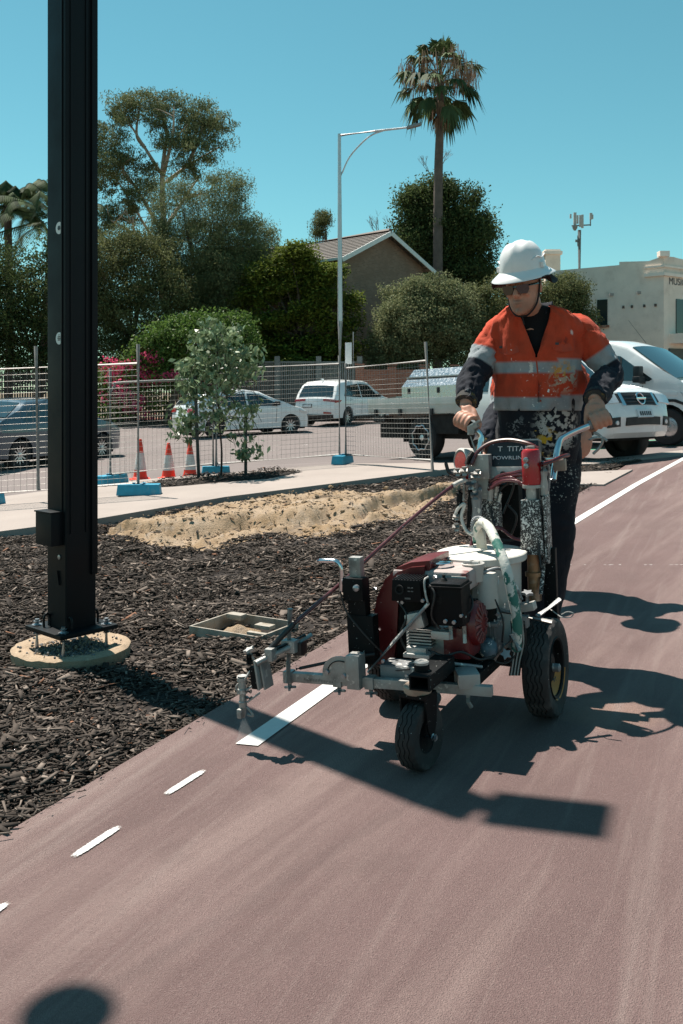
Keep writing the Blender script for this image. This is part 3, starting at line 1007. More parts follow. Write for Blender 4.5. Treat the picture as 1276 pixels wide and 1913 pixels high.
def blades(C, length, width, r, droop=0.0, flat=0.0, outward=None):
    """rhombic leaves at points C"""
    n = len(C)
    d = r.normal(size=(n, 3)); d[:, 2] = d[:, 2] * (1 - flat) - droop
    if outward is not None: d = d + outward
    d /= np.linalg.norm(d, axis=1, keepdims=True) + 1e-9
    k = r.normal(size=(n, 3))
    if flat: k[:, :2] *= (1 - flat) ; k[:, 2] += flat * 2
    s = np.cross(d, k); s /= np.linalg.norm(s, axis=1, keepdims=True) + 1e-9
    L = length * r.uniform(0.6, 1.35, n)[:, None]; W = width * r.uniform(0.6, 1.35, n)[:, None]
    V = np.stack([C - d * L * 0.5, C + s * W * 0.5 - d * L * 0.05, C + d * L * 0.5, C - s * W * 0.5 - d * L * 0.05], 1)
    return V
def crown_points(blobs, clumps, per, clump_r, r, shell=0.55):
    """blobs: (cx,cy,cz,rx,ry,rz,weight) -> leaf positions in clumps near the blob surfaces, clump tone"""
    w = np.array([b[6] if len(b) > 6 else b[3] * b[4] + b[4] * b[5] + b[3] * b[5] for b in blobs]); w = w / w.sum()
    cnt = r.multinomial(clumps, w)
    C = []; T = []
    for b, k in zip(blobs, cnt):
        d = r.normal(size=(k, 3)); d /= np.linalg.norm(d, axis=1, keepdims=True)
        rad = shell + (1.08 - shell) * r.random(k) ** 0.6
        rad *= np.array([1 + 0.5 * noise.noise(Vector(tuple(v * 1.9)) + Vector((b[0], b[2], 0))) for v in d])
        c = np.array(b[:3]) + d * np.array(b[3:6]) * rad[:, None]
        for i in range(k):
            m = max(3, int(per * r.uniform(0.4, 1.6)))
            rr = clump_r * r.uniform(0.5, 1.4)
            C.append(c[i] + np.clip(r.normal(size=(m, 3)), -1.5, 1.5) * np.array([rr, rr, rr * 0.62]))
            T.append(np.full(m, r.uniform(0, 0.6)) + r.uniform(0, 0.4, m))
    return np.concatenate(C), np.concatenate(T)
M_bark = mat('grey_bark', rgb(96, 84, 74), 0.9, var=0.35, scale=6, bmp=0.6, bscale=25)
M_bark_pale = mat('pale_gum_bark', rgb(168, 150, 136), 0.8, var=0.25, scale=2.5, bmp=0.3, bscale=18)
M_bark_dark = mat('dark_bark', rgb(58, 48, 42), 0.9, var=0.3, scale=8, bmp=0.5, bscale=30)
def limb(mb, a, b, r0, r1, wob=0.06, n=7, rs=None):
    a = Vector(a); b = Vector(b); L = (b - a).length
    rs = rs or random
    pts = []
    o1 = Vector((rs.uniform(-1, 1), rs.uniform(-1, 1), rs.uniform(-1, 1))) * wob * L
    for k in range(n + 1):
        t = k / n
        pts.append(a.lerp(b, t) + o1 * math.sin(math.pi * t) + Vector((0, 0, -0.05 * L * math.sin(math.pi * t) * 0)))
    mb.tube(pts, [r0 + (r1 - r0) * k / n for k in range(n + 1)], 7)
    return pts
def tree(name, base, blobs_px, Y, label, category, lm, leaf=(0.16, 0.07), clumps=200, per=70, clump_r=0.4, depth=0.8, droop=0.2,
         seed=1, trunk_r=0.16, bark=None, shell=0.5, group=None, limbs=10, flat=0.0, fork=0.35, wscale=1.0):
    """blobs_px: (px, py, rx_px, ry_px[, weight]) crown lobes seen in the picture, at distance Y (+ offset)"""
    r = np.random.default_rng(seed); rs = random.Random(seed)
    t = thing(name, base, label=label, category=category, group=group)
    sc = Y / FPX
    blobs = []
    for b in blobs_px:
        dy = b[5] if len(b) > 5 else 0.0
        c = at(b[0], b[1], Y + dy)
        rx = b[2] * sc; rz = b[3] * sc
        blobs.append((c.x, c.y, c.z, rx, max(rx, rz) * depth, rz) + ((b[4] * rx * rz,) if len(b) > 4 else ()))
    sub = []
    for b in blobs:                          # smaller lobes break up the outline
        for k in range(4):
            d_ = np.array([rs.uniform(-1, 1), rs.uniform(-1, 1), rs.uniform(-.5, 1)]); d_ /= np.linalg.norm(d_)
            f_ = rs.uniform(.22, .42)
            sub.append((b[0] + d_[0] * b[3] * .95, b[1] + d_[1] * b[4] * .95, b[2] + d_[2] * b[5] * .95, b[3] * f_, b[4] * f_, b[5] * f_))
    blobs_all = [q[:6] for q in blobs] + sub
    C, T = crown_points(blobs_all, int(clumps * 1.9), int(per * 1.6), clump_r * 0.80, r, shell)
    V = blades(C, leaf[0] * 0.62, leaf[1] * 0.66, r, droop, flat)
    quads_obj('crown', V, lm, t, T)
    mb = MB(); bs = Vector(base)
    topb = max(blobs, key=lambda q: q[2])
    cen = Vector((sum(b[0] for b in blobs) / len(blobs), sum(b[1] for b in blobs) / len(blobs), sum(b[2] for b in blobs) / len(blobs)))
    fk = bs.lerp(Vector((cen.x, cen.y, cen.z)), fork * 2 if fork < 0.5 else fork)
    limb(mb, bs - Vector((0, 0, 0.3)), fk, trunk_r, trunk_r * 0.7, 0.04, rs=rs)
    for k in range(limbs):
        b = blobs[k % len(blobs)]
        tgt = Vector(b[:3]) + Vector((rs.uniform(-.5, .5) * b[3], rs.uniform(-.5, .5) * b[4], rs.uniform(-.3, .6) * b[5]))
        pts = limb(mb, fk, tgt, trunk_r * 0.5, trunk_r * 0.08, 0.08, rs=rs)
        for q in range(2):
            p0 = pts[rs.randrange(3, len(pts) - 1)]
            limb(mb, p0, p0 + Vector((rs.uniform(-1, 1) * b[3], rs.uniform(-1, 1) * b[4], rs.uniform(-.2, .8) * b[5])) * 0.6, trunk_r * 0.16, trunk_r * 0.03, 0.1, 5, rs=rs)
    mb.build('trunk', bark or M_bark, t, world=True)
    return t

L_olive = leaf_mat('leaf_olive', rgb(56, 64, 42), rgb(120, 124, 82))
L_dark = leaf_mat('leaf_dark', rgb(42, 54, 36), rgb(96, 110, 66))
L_green = leaf_mat('leaf_fresh', rgb(48, 64, 32), rgb(126, 138, 56))
L_gum = leaf_mat('leaf_gum', rgb(72, 82, 58), rgb(128, 134, 94), transl=0.25)
L_grey = leaf_mat('leaf_grey_green', rgb(78, 86, 62), rgb(144, 148, 108))
L_sap = leaf_mat('leaf_glossy', rgb(66, 90, 58), rgb(150, 168, 130), rough=0.4, transl=0.2, spec=0.4)
L_hedge = leaf_mat('leaf_hedge', rgb(50, 72, 34), rgb(104, 132, 62), rough=0.55, spec=0.2)

# ---- staked sapling behind the footpath
sb = G(413, 890, 0.056)
sap = thing('sapling', sb, label='young staked tree with glossy grey green leaves behind the footpath', category='young tree')
SY = sb.y
def sp(px, py, dy=0.0): return at(px, py, SY + dy)
mb = MB()
mb.tube(bez([sb - Vector((0, 0, 0.05)), sp(414, 840), sp(409, 780), sp(407, 700), sp(405, 620)], 8), [0.016] * 8 + [0.014] * 8 + [0.011] * 8 + [0.007] * 8 + [0.003], 8)
rs = random.Random(3)
tips = []
for k in range(46):
    y0 = rs.uniform(620, 820); x0 = 408
    ang = rs.uniform(0, 6.28); L = rs.uniform(0.25, 0.62) * (1.0 if y0 > 660 else 0.7)
    p0 = sp(x0, y0); p1 = p0 + Vector((math.cos(ang) * L, math.sin(ang) * L, rs.uniform(0.02, 0.3)))
    mb.tube(bez([p0, (p0 + p1) / 2 + Vector((0, 0, 0.06)), p1, p1 + Vector((math.cos(ang) * .1, math.sin(ang) * .1, -0.14))], 4), 0.004, 5)
    tips.append(p1)
for tgt in [(350, 760), (342, 800), (360, 812), (372, 770), (455, 830), (470, 850), (440, 836), (462, 800), (430, 780), (388, 760)]:
    p1 = sp(tgt[0], tgt[1], rs.uniform(-0.2, 0.2)); p0 = sp(409, tgt[1] - 70)
    mb.tube(bez([p0, p0.lerp(p1, 0.5) + Vector((0, 0, 0.14)), p1], 5), 0.004, 5)
mb.build('trunk', M_bark_dark, sap, world=True)
r = np.random.default_rng(11)
sc_ = SY / FPX
bl = []
for (px, py, rx, ry, w) in [(408, 650, 46, 50, 1.2), (372, 690, 40, 44, 1), (440, 680, 38, 60, 1.1), (405, 720, 62, 46, 1.3), (352, 745, 26, 40, .5),
                            (345, 800, 26, 30, .55), (372, 790, 22, 40, .3), (425, 770, 36, 40, .5), (460, 770, 24, 40, .35), (456, 836, 26, 26, .6), (475, 850, 18, 16, .25), (390, 620, 30, 22, .4), (420, 610, 30, 20, .4)]:
    c = at(px, py, SY); bl.append((c.x, c.y, c.z, rx * sc_, (rx + 8) * sc_, ry * sc_, w * rx * ry))
C, T = crown_points(bl, 215, 13, 0.075, r, 0.15)
V = blades(C, 0.115, 0.055, r, 0.9)
quads_obj('crown', V, L_sap, sap, T)
M_stake = mat('painted_stake', (0.035, 0.04, 0.036), 0.75, var=0.3, scale=12)
for (a, b, lab) in (((372, 893), 700, 'dark timber stake on the left of the sapling'), ((459, 887), 762, 'dark timber stake on the right of the sapling')):
    p = G(a[0], a[1], 0.056); q = at(a[0] - 8 if b == 700 else a[0], b, p.y)
    mb = MB(); mb.bar(p - Vector((0, 0, 0.1)), q, 0.045, 0.045, 0.006, up=Vector((0, 1, 0)))
    o = mb.build('tree_stake', M_stake); tag(o, lab, 'stake', 'stakes of the sapling')
# ================================================================== STREET BEHIND: trees, house, walls, lamp, mast, corner building
# ---- trees left to right
tree('shrub_mass', on(-12.5, 44), [(20, 560, 70, 90), (60, 620, 80, 80), (-60, 580, 90, 110), (110, 560, 60, 90), (-20, 680, 90, 50), (90, 690, 90, 45)], 44,
     'dark dense tree at the left edge behind the black pole', 'tree', L_dark, (0.22, 0.11), 330, 60, 0.45, seed=21, group='trees across the road')
tree('pepper_tree', on(-9.5, 43), [(215, 520, 70, 80), (270, 500, 60, 60), (180, 590, 60, 70), (250, 600, 80, 70), (310, 570, 50, 80), (230, 470, 40, 40), (200, 660, 70, 50), (300, 670, 70, 45)], 43,
     'dense olive tree right of the black pole below the tall gum', 'tree', L_olive, (0.20, 0.07), 520, 70, 0.42, droop=0.6, seed=22, group='trees across the road')
tree('she_oak', on(-6.5, 45), [(330, 400, 40, 60), (415, 380, 40, 60), (360, 470, 60, 70), (445, 450, 50, 60), (480, 470, 34, 50), (420, 540, 70, 70), (380, 590, 60, 60), (340, 530, 40, 50)], 45,
     'feathery grey green tree between the gum and the brick house', 'tree', L_gum, (0.22, 0.05), 560, 72, 0.42, droop=0.8, seed=23, group='trees across the road', limbs=14)
tree('leafy_tree', on(-2.0, 43.5), [(505, 512, 38, 17), (556, 482, 42, 17), (604, 512, 36, 15), (482, 556, 36, 18), (542, 540, 44, 17), (612, 560, 40, 15), (652, 566, 22, 11), (498, 602, 46, 18), (566, 592, 46, 18),
     (634, 606, 36, 15), (520, 650, 60, 20), (606, 650, 50, 18), (560, 680, 80, 18), (528, 500, 24, 12), (585, 536, 26, 13)], 43.5,
     'spreading fresh green tree in front of the brick house', 'tree', L_green, (0.26, 0.13), 430, 62, 0.36, droop=0.1, seed=24, flat=0.6, group='trees across the road', depth=1.1, shell=0.25, limbs=15)
tree('round_shrub', on(3.8, 43.5), [(795, 605, 80, 68), (832, 582, 62, 54), (752, 645, 46, 42), (862, 630, 40, 56), (795, 562, 50, 38), (722, 660, 30, 30)], 43.5,
     'big rounded grey green shrub behind the brick wall', 'shrub', L_grey, (0.16, 0.10), 700, 62, 0.30, droop=-0.2, seed=25, shell=0.75, group='trees across the road')
tree('dark_evergreen', on(6.5, 54), [(800, 380, 40, 40), (850, 400, 50, 50), (830, 460, 70, 60), (880, 470, 45, 55), (790, 440, 36, 50), (840, 520, 70, 40), (770, 380, 20, 30), (895, 430, 25, 30)], 54,
     'tall dark evergreen below the fan palm', 'tree', L_dark, (0.26, 0.13), 560, 60, 0.5, seed=26, group='trees across the road')
tree('hedge_tree', on(10.5, 44), [(1058, 560, 40, 45), (1030, 570, 50, 40), (960, 570, 50, 50), (920, 590, 40, 50), (1060, 600, 50, 40)], 44,
     'olive shrub showing on both sides of the hard hat, before the cream building', 'shrub', L_olive, (0.17, 0.08), 420, 60, 0.34, seed=27, group='trees across the road')
tree('flowering_shrub', on(-7.4, 38.8), [(330, 640, 50, 40), (400, 650, 60, 50), (290, 660, 36, 30), (440, 640, 40, 50), (380, 620, 60, 30)], 38.8,
     'bright green shrub behind the sapling', 'shrub', L_hedge, (0.20, 0.10), 330, 58, 0.32, seed=28, droop=0.3, group='trees across the road')
tree('young_conifer', on(-1.0, 62), [(600, 420, 13, 22), (606, 408, 7, 14), (592, 430, 9, 14)], 62,
     'small conifer tip above the house roof', 'tree', L_olive, (0.2, 0.06), 40, 60, 0.3, seed=29, group='trees across the road')

# bougainvillea spilling over the picket fence
bou = thing('bougainvillea', on(-9.3, 38.6), label='pink flowering bougainvillea spilling over the dark picket fence', category='shrub')
r = np.random.default_rng(31)
def px_blobs(lst, Y):
    o = []
    for (px, py, rx, ry) in lst:
        c = at(px, py, Y); o.append((c.x, c.y, c.z, rx * Y / FPX, max(rx, ry) * Y / FPX * 0.7, ry * Y / FPX))
    return o
C, T = crown_points(px_blobs([(210, 700, 50, 30), (280, 700, 50, 40), (200, 745, 30, 40), (320, 690, 40, 40), (250, 740, 60, 36)], 38.6), 130, 50, 0.3, r)
quads_obj('foliage', blades(C, 0.14, 0.08, r), L_hedge, bou, T)
M_flower = leaf_mat('pink_bract', rgb(196, 50, 96), rgb(232, 110, 146), rough=0.6, transl=0.4)
C, T = crown_points(px_blobs([(195, 682, 28, 12), (235, 690, 20, 14), (275, 670, 24, 14), (280, 690, 16, 22), (300, 700, 30, 12), (205, 722, 16, 40), (240, 730, 30, 40), (262, 760, 20, 20)], 38.2), 90, 26, 0.16, r)
quads_obj('flowers', blades(C, 0.11, 0.10, r), M_flower, bou, T)
mb = MB(); rs = random.Random(5)
for k in range(9): limb(mb, on(-9.6 + k * 0.3, 38.7), at(190 + k * 16, 690 + rs.uniform(-15, 20), 38.5), 0.025, 0.008, 0.08, rs=rs)
mb.build('stems', M_bark, bou, world=True)

# ---- tall gum: open crown of separate clumps on pale limbs
gum = thing('gum_tree', on(-11, 55), label='tall open gum tree with pale forked limbs beside the black pole', category='tree', group='trees across the road')
YG = 55.0
mb = MB(); rs = random.Random(9)
gp = lambda x, y, d=0: at(x, y, YG + d)
trunkpts = bez([on(-9.3, 55, -0.3), gp(320, 610), gp(305, 540), gp(306, 440), gp(303, 330), gp(312, 250)], 6)
n_ = len(trunkpts)
mb.tube(trunkpts, [0.34 - 0.26 * i / n_ for i in range(n_)], 9)
branches = [((304, 330), (270, 275), (232, 215)), ((304, 330), (322, 255), (325, 200)), ((305, 345), (350, 310), (410, 275)), ((306, 440), (250, 345), (190, 270)), ((306, 480), (270, 420), (215, 330)),
            ((306, 470), (255, 440), (205, 410)), ((306, 430), (345, 370), (372, 330)), ((350, 310), (375, 250), (380, 215)), ((270, 275), (255, 250), (262, 195)), ((250, 345), (230, 320), (240, 290)), ((312, 250), (300, 205), (290, 180)),
            ((255, 440), (250, 430), (248, 405)), ((345, 370), (365, 365), (385, 360))]
gb = []
for i, br in enumerate(branches):
    d = rs.uniform(-1.5, 1.5)
    pts = bez([gp(*br[0]), gp(br[1][0], br[1][1], d * 0.6), gp(br[2][0], br[2][1], d)], 6)
    mb.tube(pts, [0.13 - 0.10 * k / len(pts) for k in range(len(pts))], 7)
    for k in range(5):
        a = pts[rs.randrange(4, len(pts))]
        limb(mb, a, a + Vector((rs.uniform(-1.2, 1.2), rs.uniform(-1, 1), rs.uniform(-0.3, 1.1))), 0.035, 0.008, 0.1, 5, rs=rs)
mb.build('trunk', M_bark_pale, gum, world=True)
for (px, py, rx, ry) in [(230, 205, 30, 26), (262, 190, 30, 22), (320, 195, 34, 24), (290, 215, 26, 24), (380, 215, 40, 28), (405, 250, 34, 32), (350, 240, 36, 30), (370, 285, 40, 22), (220, 240, 22, 26),
                         (190, 260, 24, 40), (215, 305, 30, 30), (245, 310, 36, 34), (275, 330, 26, 30), (200, 340, 26, 34), (255, 370, 34, 26), (225, 395, 30, 30), (330, 270, 30, 26), (345, 320, 30, 20), (190, 420, 26, 30), (250, 405, 14, 14), (300, 250, 24, 30)]:
    c = gp(px, py, rs.uniform(-1.2, 1.2)); q = YG / FPX
    gb.append((c.x, c.y, c.z, rx * q, rx * q * 0.9, ry * q))
r = np.random.default_rng(41)
C, T = crown_points(gb, 620, 80, 0.27, r, 0.35)
quads_obj('crown', blades(C, 0.20, 0.05, r, 0.8), L_gum, gum, T)

# ---- palms
M_palm_trunk = mat('palm_trunk', rgb(96, 84, 78), 0.9, var=0.3, scale=3, bmp=0.6, bscale=12)
L_palm = leaf_mat('palm_frond', rgb(36, 50, 34), rgb(84, 100, 66), rough=0.7, transl=0.2)
L_dead = leaf_mat('dead_frond', rgb(122, 98, 84), rgb(170, 144, 124), rough=0.8, transl=0.15)
def fan(c, d, L, R, rs, sp=2.3, seg=15, droop=0.35):
    """one fan frond: stalk direction d, blade of narrow segments -> list of quads"""
    d = Vector(d).normalized(); s, u, _ = frame(d)
    hub = c + d * L
    out = []
    w = 0.045
    out.append([c - s * w, c + s * w, hub + s * w * 0.6, hub - s * w * 0.6])
    for k in range(seg):
        a = (k / (seg - 1) - 0.5) * sp
        e = (d * math.cos(a) + s * math.sin(a)).normalized()
        n = (s * math.cos(a) - d * math.sin(a))
        rr = R * (1 - 0.25 * abs(a) / sp * 2) * rs.uniform(0.85, 1.1)
        m1 = hub + e * rr * 0.55 + Vector((0, 0, -droop * 0.15 * rr)) + u * rs.uniform(-.05, .05) * R
        tip = hub + e * rr * 0.9 + Vector((0, 0, -droop * rr * rs.uniform(0.5, 1.2)))
        ww = rr * sp / seg * 0.55
        out.append([hub, m1 + n * ww, tip, m1 - n * ww])
    return out
def frond_obj(name, Q, m, parent, rs):
    V = np.array([[tuple(p) for p in q] for q in Q])
    T = np.repeat(np.array([rs.random() for _ in range(len(Q) // 8 + 1)]), 8)[:len(Q)]
    return quads_obj(name, V, m, parent, T)
pb = on(9.36 * 52 / 90 * 1.0, 52)
PYD = 52.0
pc = at(822, 148, PYD); pbase = on(at(818, 700, PYD).x, PYD)
palm = thing('fan_palm', pbase, label='tall fan palm with a shaggy brown skirt against the sky', category='palm')
mb = MB()
tp = bez([pbase - Vector((0, 0, .3)), at(818, 500, PYD), at(819, 330, PYD), at(822, 230, PYD), pc], 8)
mb.tube(tp, [0.30 - 0.10 * min(1, i / len(tp) * 1.1) for i in range(len(tp))], 12)
mb.build('trunk', M_palm_trunk, palm, world=True)
rs = random.Random(17)
for k in range(46):
    t = k / 45
    el = math.radians(86 - 128 * t + rs.uniform(-10, 10)); az = k * 2.39996
    d = Vector((math.cos(el) * math.cos(az), math.cos(el) * math.sin(az), math.sin(el)))
    Lk = rs.uniform(1.0, 1.45) * (1.25 if t > 0.4 else 1.0); R = rs.uniform(1.05, 1.4)
    Q = fan(pc + Vector((0, 0, rs.uniform(-.3, .35) - 0.7 * t + 0.3)), d, Lk, R, rs, droop=0.25 + 0.75 * t)
    frond_obj('frond', Q, L_palm, palm, rs)
for k in range(26):
    az = rs.uniform(0, 6.28); el = math.radians(rs.uniform(-88, -50))
    d = Vector((math.cos(el) * math.cos(az), math.cos(el) * math.sin(az), math.sin(el)))
    Q = fan(pc + Vector((0, 0, rs.uniform(-1.6, -0.5))), d, rs.uniform(0.3, 0.7), rs.uniform(0.7, 1.0), rs, sp=0.9, seg=9, droop=0.7)
    frond_obj('dead_frond', Q, L_dead, palm, rs)
# hanging flower stalks
V = []
for k in range(70):
    az = rs.uniform(0, 6.28); rr = rs.uniform(0.8, 2.1)
    a = pc + Vector((math.cos(az) * rr, math.sin(az) * rr, rs.uniform(0.0, 1.1)))
    for q in range(9):
        b0 = a + Vector((rs.uniform(-.25, .25), rs.uniform(-.25, .25), rs.uniform(-.3, .3)))
        b1 = b0 + Vector((rs.uniform(-.15, .15), rs.uniform(-.15, .15), -rs.uniform(.4, 1.1))); w = Vector((0.014, 0.008, 0))
        V.append([b0 - w, b0 + w, b1 + w, b1 - w])
frond_obj('flower_stalks', V, L_dead, palm, rs)['kind'] = 'stuff'

def feather_palm(base, top, label, nf, L, seed, trunk_r):
    rs = random.Random(seed)
    t = thing('feather_palm', base, label=label, category='palm', group='arching palms at the left')
    mb = MB(); mb.tube(bez([base - Vector((0, 0, .3)), base.lerp(top, .5) + Vector((.1, 0, 0)), top], 6), trunk_r, 10); mb.build('trunk', M_palm_trunk, t, world=True)
    for k in range(nf):
        az = k * 2.4 + rs.uniform(-.2, .2); el = math.radians(rs.uniform(20, 85) if k < nf * 0.6 else rs.uniform(-40, 20))
        d = Vector((math.cos(el) * math.cos(az), math.cos(el) * math.sin(az), math.sin(el)))
        Lk = L * rs.uniform(.8, 1.1)
        h = Vector((math.cos(az), math.sin(az), 0))
        sp_ = bez([top, top + d * Lk * .45, top + d * Lk * .75 + h * Lk * .12 + Vector((0, 0, -.12 * Lk)), top + d * Lk * .8 + h * Lk * .25 + Vector((0, 0, -.48 * Lk))], 7)
        Q = []
        side = h.cross(Vector((0, 0, 1)))
        for i in range(2, len(sp_) - 1):
            p = sp_[i]; f = 1 - abs(i / len(sp_) - .5) * 1.3
            for s_ in (-1, 1):
                for jj in (0.0, 0.5):
                    q = p.lerp(sp_[i + 1], jj)
                    tip = q + side * s_ * .55 * f + (sp_[i + 1] - p) * .9 + Vector((0, 0, -.45 * f))
                    w = (sp_[i + 1] - p).normalized() * .05
                    Q.append([q - w, q + w, tip + w * .2, tip - w * .2])
            Q.append([sp_[i] - side * .03, sp_[i] + side * .03, sp_[i + 1] + side * .03, sp_[i + 1] - side * .03])
        frond_obj('frond', Q, L_palm, t, rs)
feather_palm(on(-17.8, 50), at(14, 385, 50), 'palm at the left edge with a ragged round head', 18, 2.2, 3, 0.2)
feather_palm(on(-16.0, 49), at(100, 410, 49), 'arching palm partly hidden behind the black pole', 24, 3.6, 4, 0.24)
mb = MB(); mb.tube([at(66, 245, 49), at(88, 330, 49), at(100, 410, 49)], [0.01, 0.03, 0.05], 6)
# bare twigs behind the house
M_twig = mat('bare_twig', rgb(120, 112, 108), 0.9, var=0.2)
bt = thing('bare_tree', on(6.0, 66), label='leafless grey tree showing above the house ridge', category='tree')
mb = MB(); rs = random.Random(12)
def twig(a, d, L, r, n):
    b = a + d * L
    limb(mb, a, b, r, r * .6, .05, 4, rs=rs)
    if n:
        for k in range(3):
            dd = (d + Vector((rs.uniform(-.7, .7), rs.uniform(-.7, .7), rs.uniform(-.2, .6)))).normalized()
            twig(b, dd, L * rs.uniform(.55, .8), r * .6, n - 1)
for (x, y) in ((722, 500), (810, 380)):
    twig(at(x, y, 64), Vector((rs.uniform(-.2, .2), 0, 1)), 1.3, 0.06, 4)
    limb(mb, on(6.0, 66), at(x, y, 64), 0.16, 0.06, 0.03, rs=rs)
mb.build('trunk', M_twig, bt, world=True)

# ---- brick house with tiled gable roof
def brick_mat(name, c1, c2, mortar, bw=0.23, bh=0.086, axis='XZ'):
    m, nt, b = newmat(name)
    tc = nd(nt, 'ShaderNodeTexCoord')
    sp_ = nd(nt, 'ShaderNodeSeparateXYZ'); nt.links.new(tc.outputs['Object'], sp_.inputs[0])
    ad = nd(nt, 'ShaderNodeMath', operation='ADD')
    nt.links.new(sp_.outputs[0], ad.inputs[0]); nt.links.new(sp_.outputs[1], ad.inputs[1])
    cb = nd(nt, 'ShaderNodeCombineXYZ'); nt.links.new(ad.outputs[0], cb.inputs[0]); nt.links.new(sp_.outputs[2], cb.inputs[1])
    br = nd(nt, 'ShaderNodeTexBrick')
    br.inputs['Scale'].default_value = 1.0; br.inputs['Brick Width'].default_value = bw; br.inputs['Row Height'].default_value = bh
    br.inputs['Mortar Size'].default_value = 0.008
    br.inputs['Color1'].default_value = col4(c1); br.inputs['Color2'].default_value = col4(c2); br.inputs['Mortar'].default_value = col4(mortar)
    nt.links.new(cb.outputs[0], br.inputs[0])
    cur = mixcol(nt, ramp(nt, noise_tex(nt, 1.5, 5, .6), .3, .75), br.outputs[0], tuple(x * .7 for x in c1))
    nt.links.new(cur, b.inputs['Base Color']); b.inputs['Roughness'].default_value = .9
    bump(nt, b, br.outputs['Fac'], -0.5, 0.01)
    return m
M_brick_brown = brick_mat('brown_brick', rgb(150, 122, 104), rgb(122, 98, 84), rgb(140, 128, 116))
M_brick_red = brick_mat('red_brick', rgb(160, 104, 84), rgb(138, 86, 70), rgb(164, 140, 124))
M_barge = mat('white_bargeboard', (0.7, 0.7, 0.69), 0.6, var=0.1)
M_tile = mat('roof_tile', rgb(100, 94, 90), 0.85, var=0.35, scale=4, bmp=0.5, bscale=9)
M_glass = mat('window_glass', (0.02, 0.03, 0.035), 0.06, 0, var=0.0, spec=0.8)
M_frame = mat('white_frame', (0.66, 0.67, 0.66), 0.5, var=0.1)
HY = 46.0
hA = at(640, 478, HY); hB = at(790, 500, HY * 1.096); hP = at(712, 437, HY * 1.048)
gdir = Vector((hB.x - hA.x, hB.y - hA.y, 0)).normalized()
back = Vector((-gdir.y, gdir.x, 0))                        # ridge runs away to the left
if back.x > 0: back = -back
house = thing('brick_house', on(hA.x, hA.y), label='two storey brown brick house with a tiled gable roof', category='house')
LEN = 10.0
gz = hgt(hA.x, hA.y) - 0.2
P = [Vector((hA.x, hA.y, gz)), Vector((hB.x, hB.y, gz)), Vector((hB.x, hB.y, hB.z)), Vector(hP), Vector((hA.x, hA.y, hA.z))]
hB.z = hA.z; P[2].z = hA.z
mid = (hA + hB) / 2; P[3] = Vector((mid.x, mid.y, hP.z))
Q = [p + back * LEN for p in P]
mb = MB(); mb.add(P + Q, [(0, 1, 2, 3, 4), (9, 8, 7, 6, 5), (0, 4, 9, 5), (1, 6, 7, 2), (0, 5, 6, 1)])
mb.build('wall', M_brick_brown, house, smooth=0, world=True)
upv = Vector((0, 0, 1))
def roof_slope(e0, e1, name):
    d = (e1 - e0).normalized()
    eave = e0 - d * 0.55
    n = d.cross(back).normalized()
    if n.z < 0: n = -n
    fr = -back * 0.45
    bld = []
    rows = 12
    mb = MB()
    for k in range(rows):
        a = eave.lerp(e1 + n * 0, k / rows); b = eave.lerp(e1, (k + 1.12) / rows)
        a = a + n * 0.10; b = b + n * 0.06
        mb.add([a + fr, a + back * (LEN + .4), b + back * (LEN + .4), b + fr, a + fr - n * .04, a + back * (LEN + .4) - n * .04, b + back * (LEN + .4) - n * .04, b + fr - n * .04],
               [(0, 1, 2, 3), (4, 7, 6, 5), (0, 4, 5, 1), (3, 2, 6, 7), (0, 3, 7, 4), (1, 5, 6, 2)])
    return mb
for (e, nm) in ((P[4], 'a'), (P[2], 'b')):
    roof_slope(e, P[3], nm).build('roof_slope', M_tile, house, smooth=0, world=True)
    d = (P[3] - e).normalized()
    mb = MB(); mb.bar(e - d * .55 - back * .47 + Vector((0, 0, -.04)), P[3] - back * .47 + Vector((0, 0, -.02)) - d * 0.02, 0.05, 0.22)
    mb.build('bargeboard', M_barge, house, smooth=0, world=True)
mb = MB(); mb.tube([P[3] + upv * .12 - back * .4, P[3] + upv * .12 + back * (LEN + .3)], 0.13, 8); mb.build('ridge_cap', M_tile, house, world=True)
mb = MB(); mb.bar(P[4] - (P[3] - P[4]).normalized() * .55 - back * .4 + Vector((0, 0, .02)), P[4] - (P[3] - P[4]).normalized() * .55 + back * LEN, 0.12, 0.12); mb.build('gutter', M_barge, house, world=True)
# left wing seen through the trees: wall, window, air conditioner
wing = thing('house_wing', on(-5.2, 45), label='pale brick wing of a house glimpsed between the trees left of the gable', category='house')
wy = 45.5
def rect(mb, x0, y0, x1, y1, Y, t=0.3, dy=0.0):
    a = at(x0, y1, Y); b = at(x1, y0, Y)
    mb.box(((a.x + b.x) / 2, Y + t / 2 + dy, (a.z + b.z) / 2), (abs(b.x - a.x), t, abs(b.z - a.z)))
mb = MB(); rect(mb, 372, 480, 520, 770, wy + 0.6, 3.0); mb.build('wall', M_brick_red, wing, smooth=0, world=True)
mb = MB(); rect(mb, 380, 462, 500, 482, wy + .2, 3.6); mb.build('fascia', M_barge, wing, smooth=0, world=True)
mb = MB(); rect(mb, 459, 470, 466, 660, wy + .42, .12); mb.build('downpipe', M_frame, wing, smooth=0, world=True)
mb = MB(); rect(mb, 487, 582, 520, 616, wy + .5, .08); w_ = mb.build('window', M_frame, wing, smooth=0, world=True)
mb = MB(); rect(mb, 489, 584, 519, 614, wy + .46, .02); mb.build('pane', M_glass, w_, smooth=0, world=True)
mb = MB(); rect(mb, 462, 623, 482, 639, wy + .1, .35); w_ = mb.build('air_conditioner', M_frame, wing, smooth=0, world=True)
mb = MB(); rect(mb, 464, 625, 475, 637, wy + .08, .02); mb.build('grille', mat('grey_grille', (.25, .26, .26), .6), w_, smooth=0, world=True)

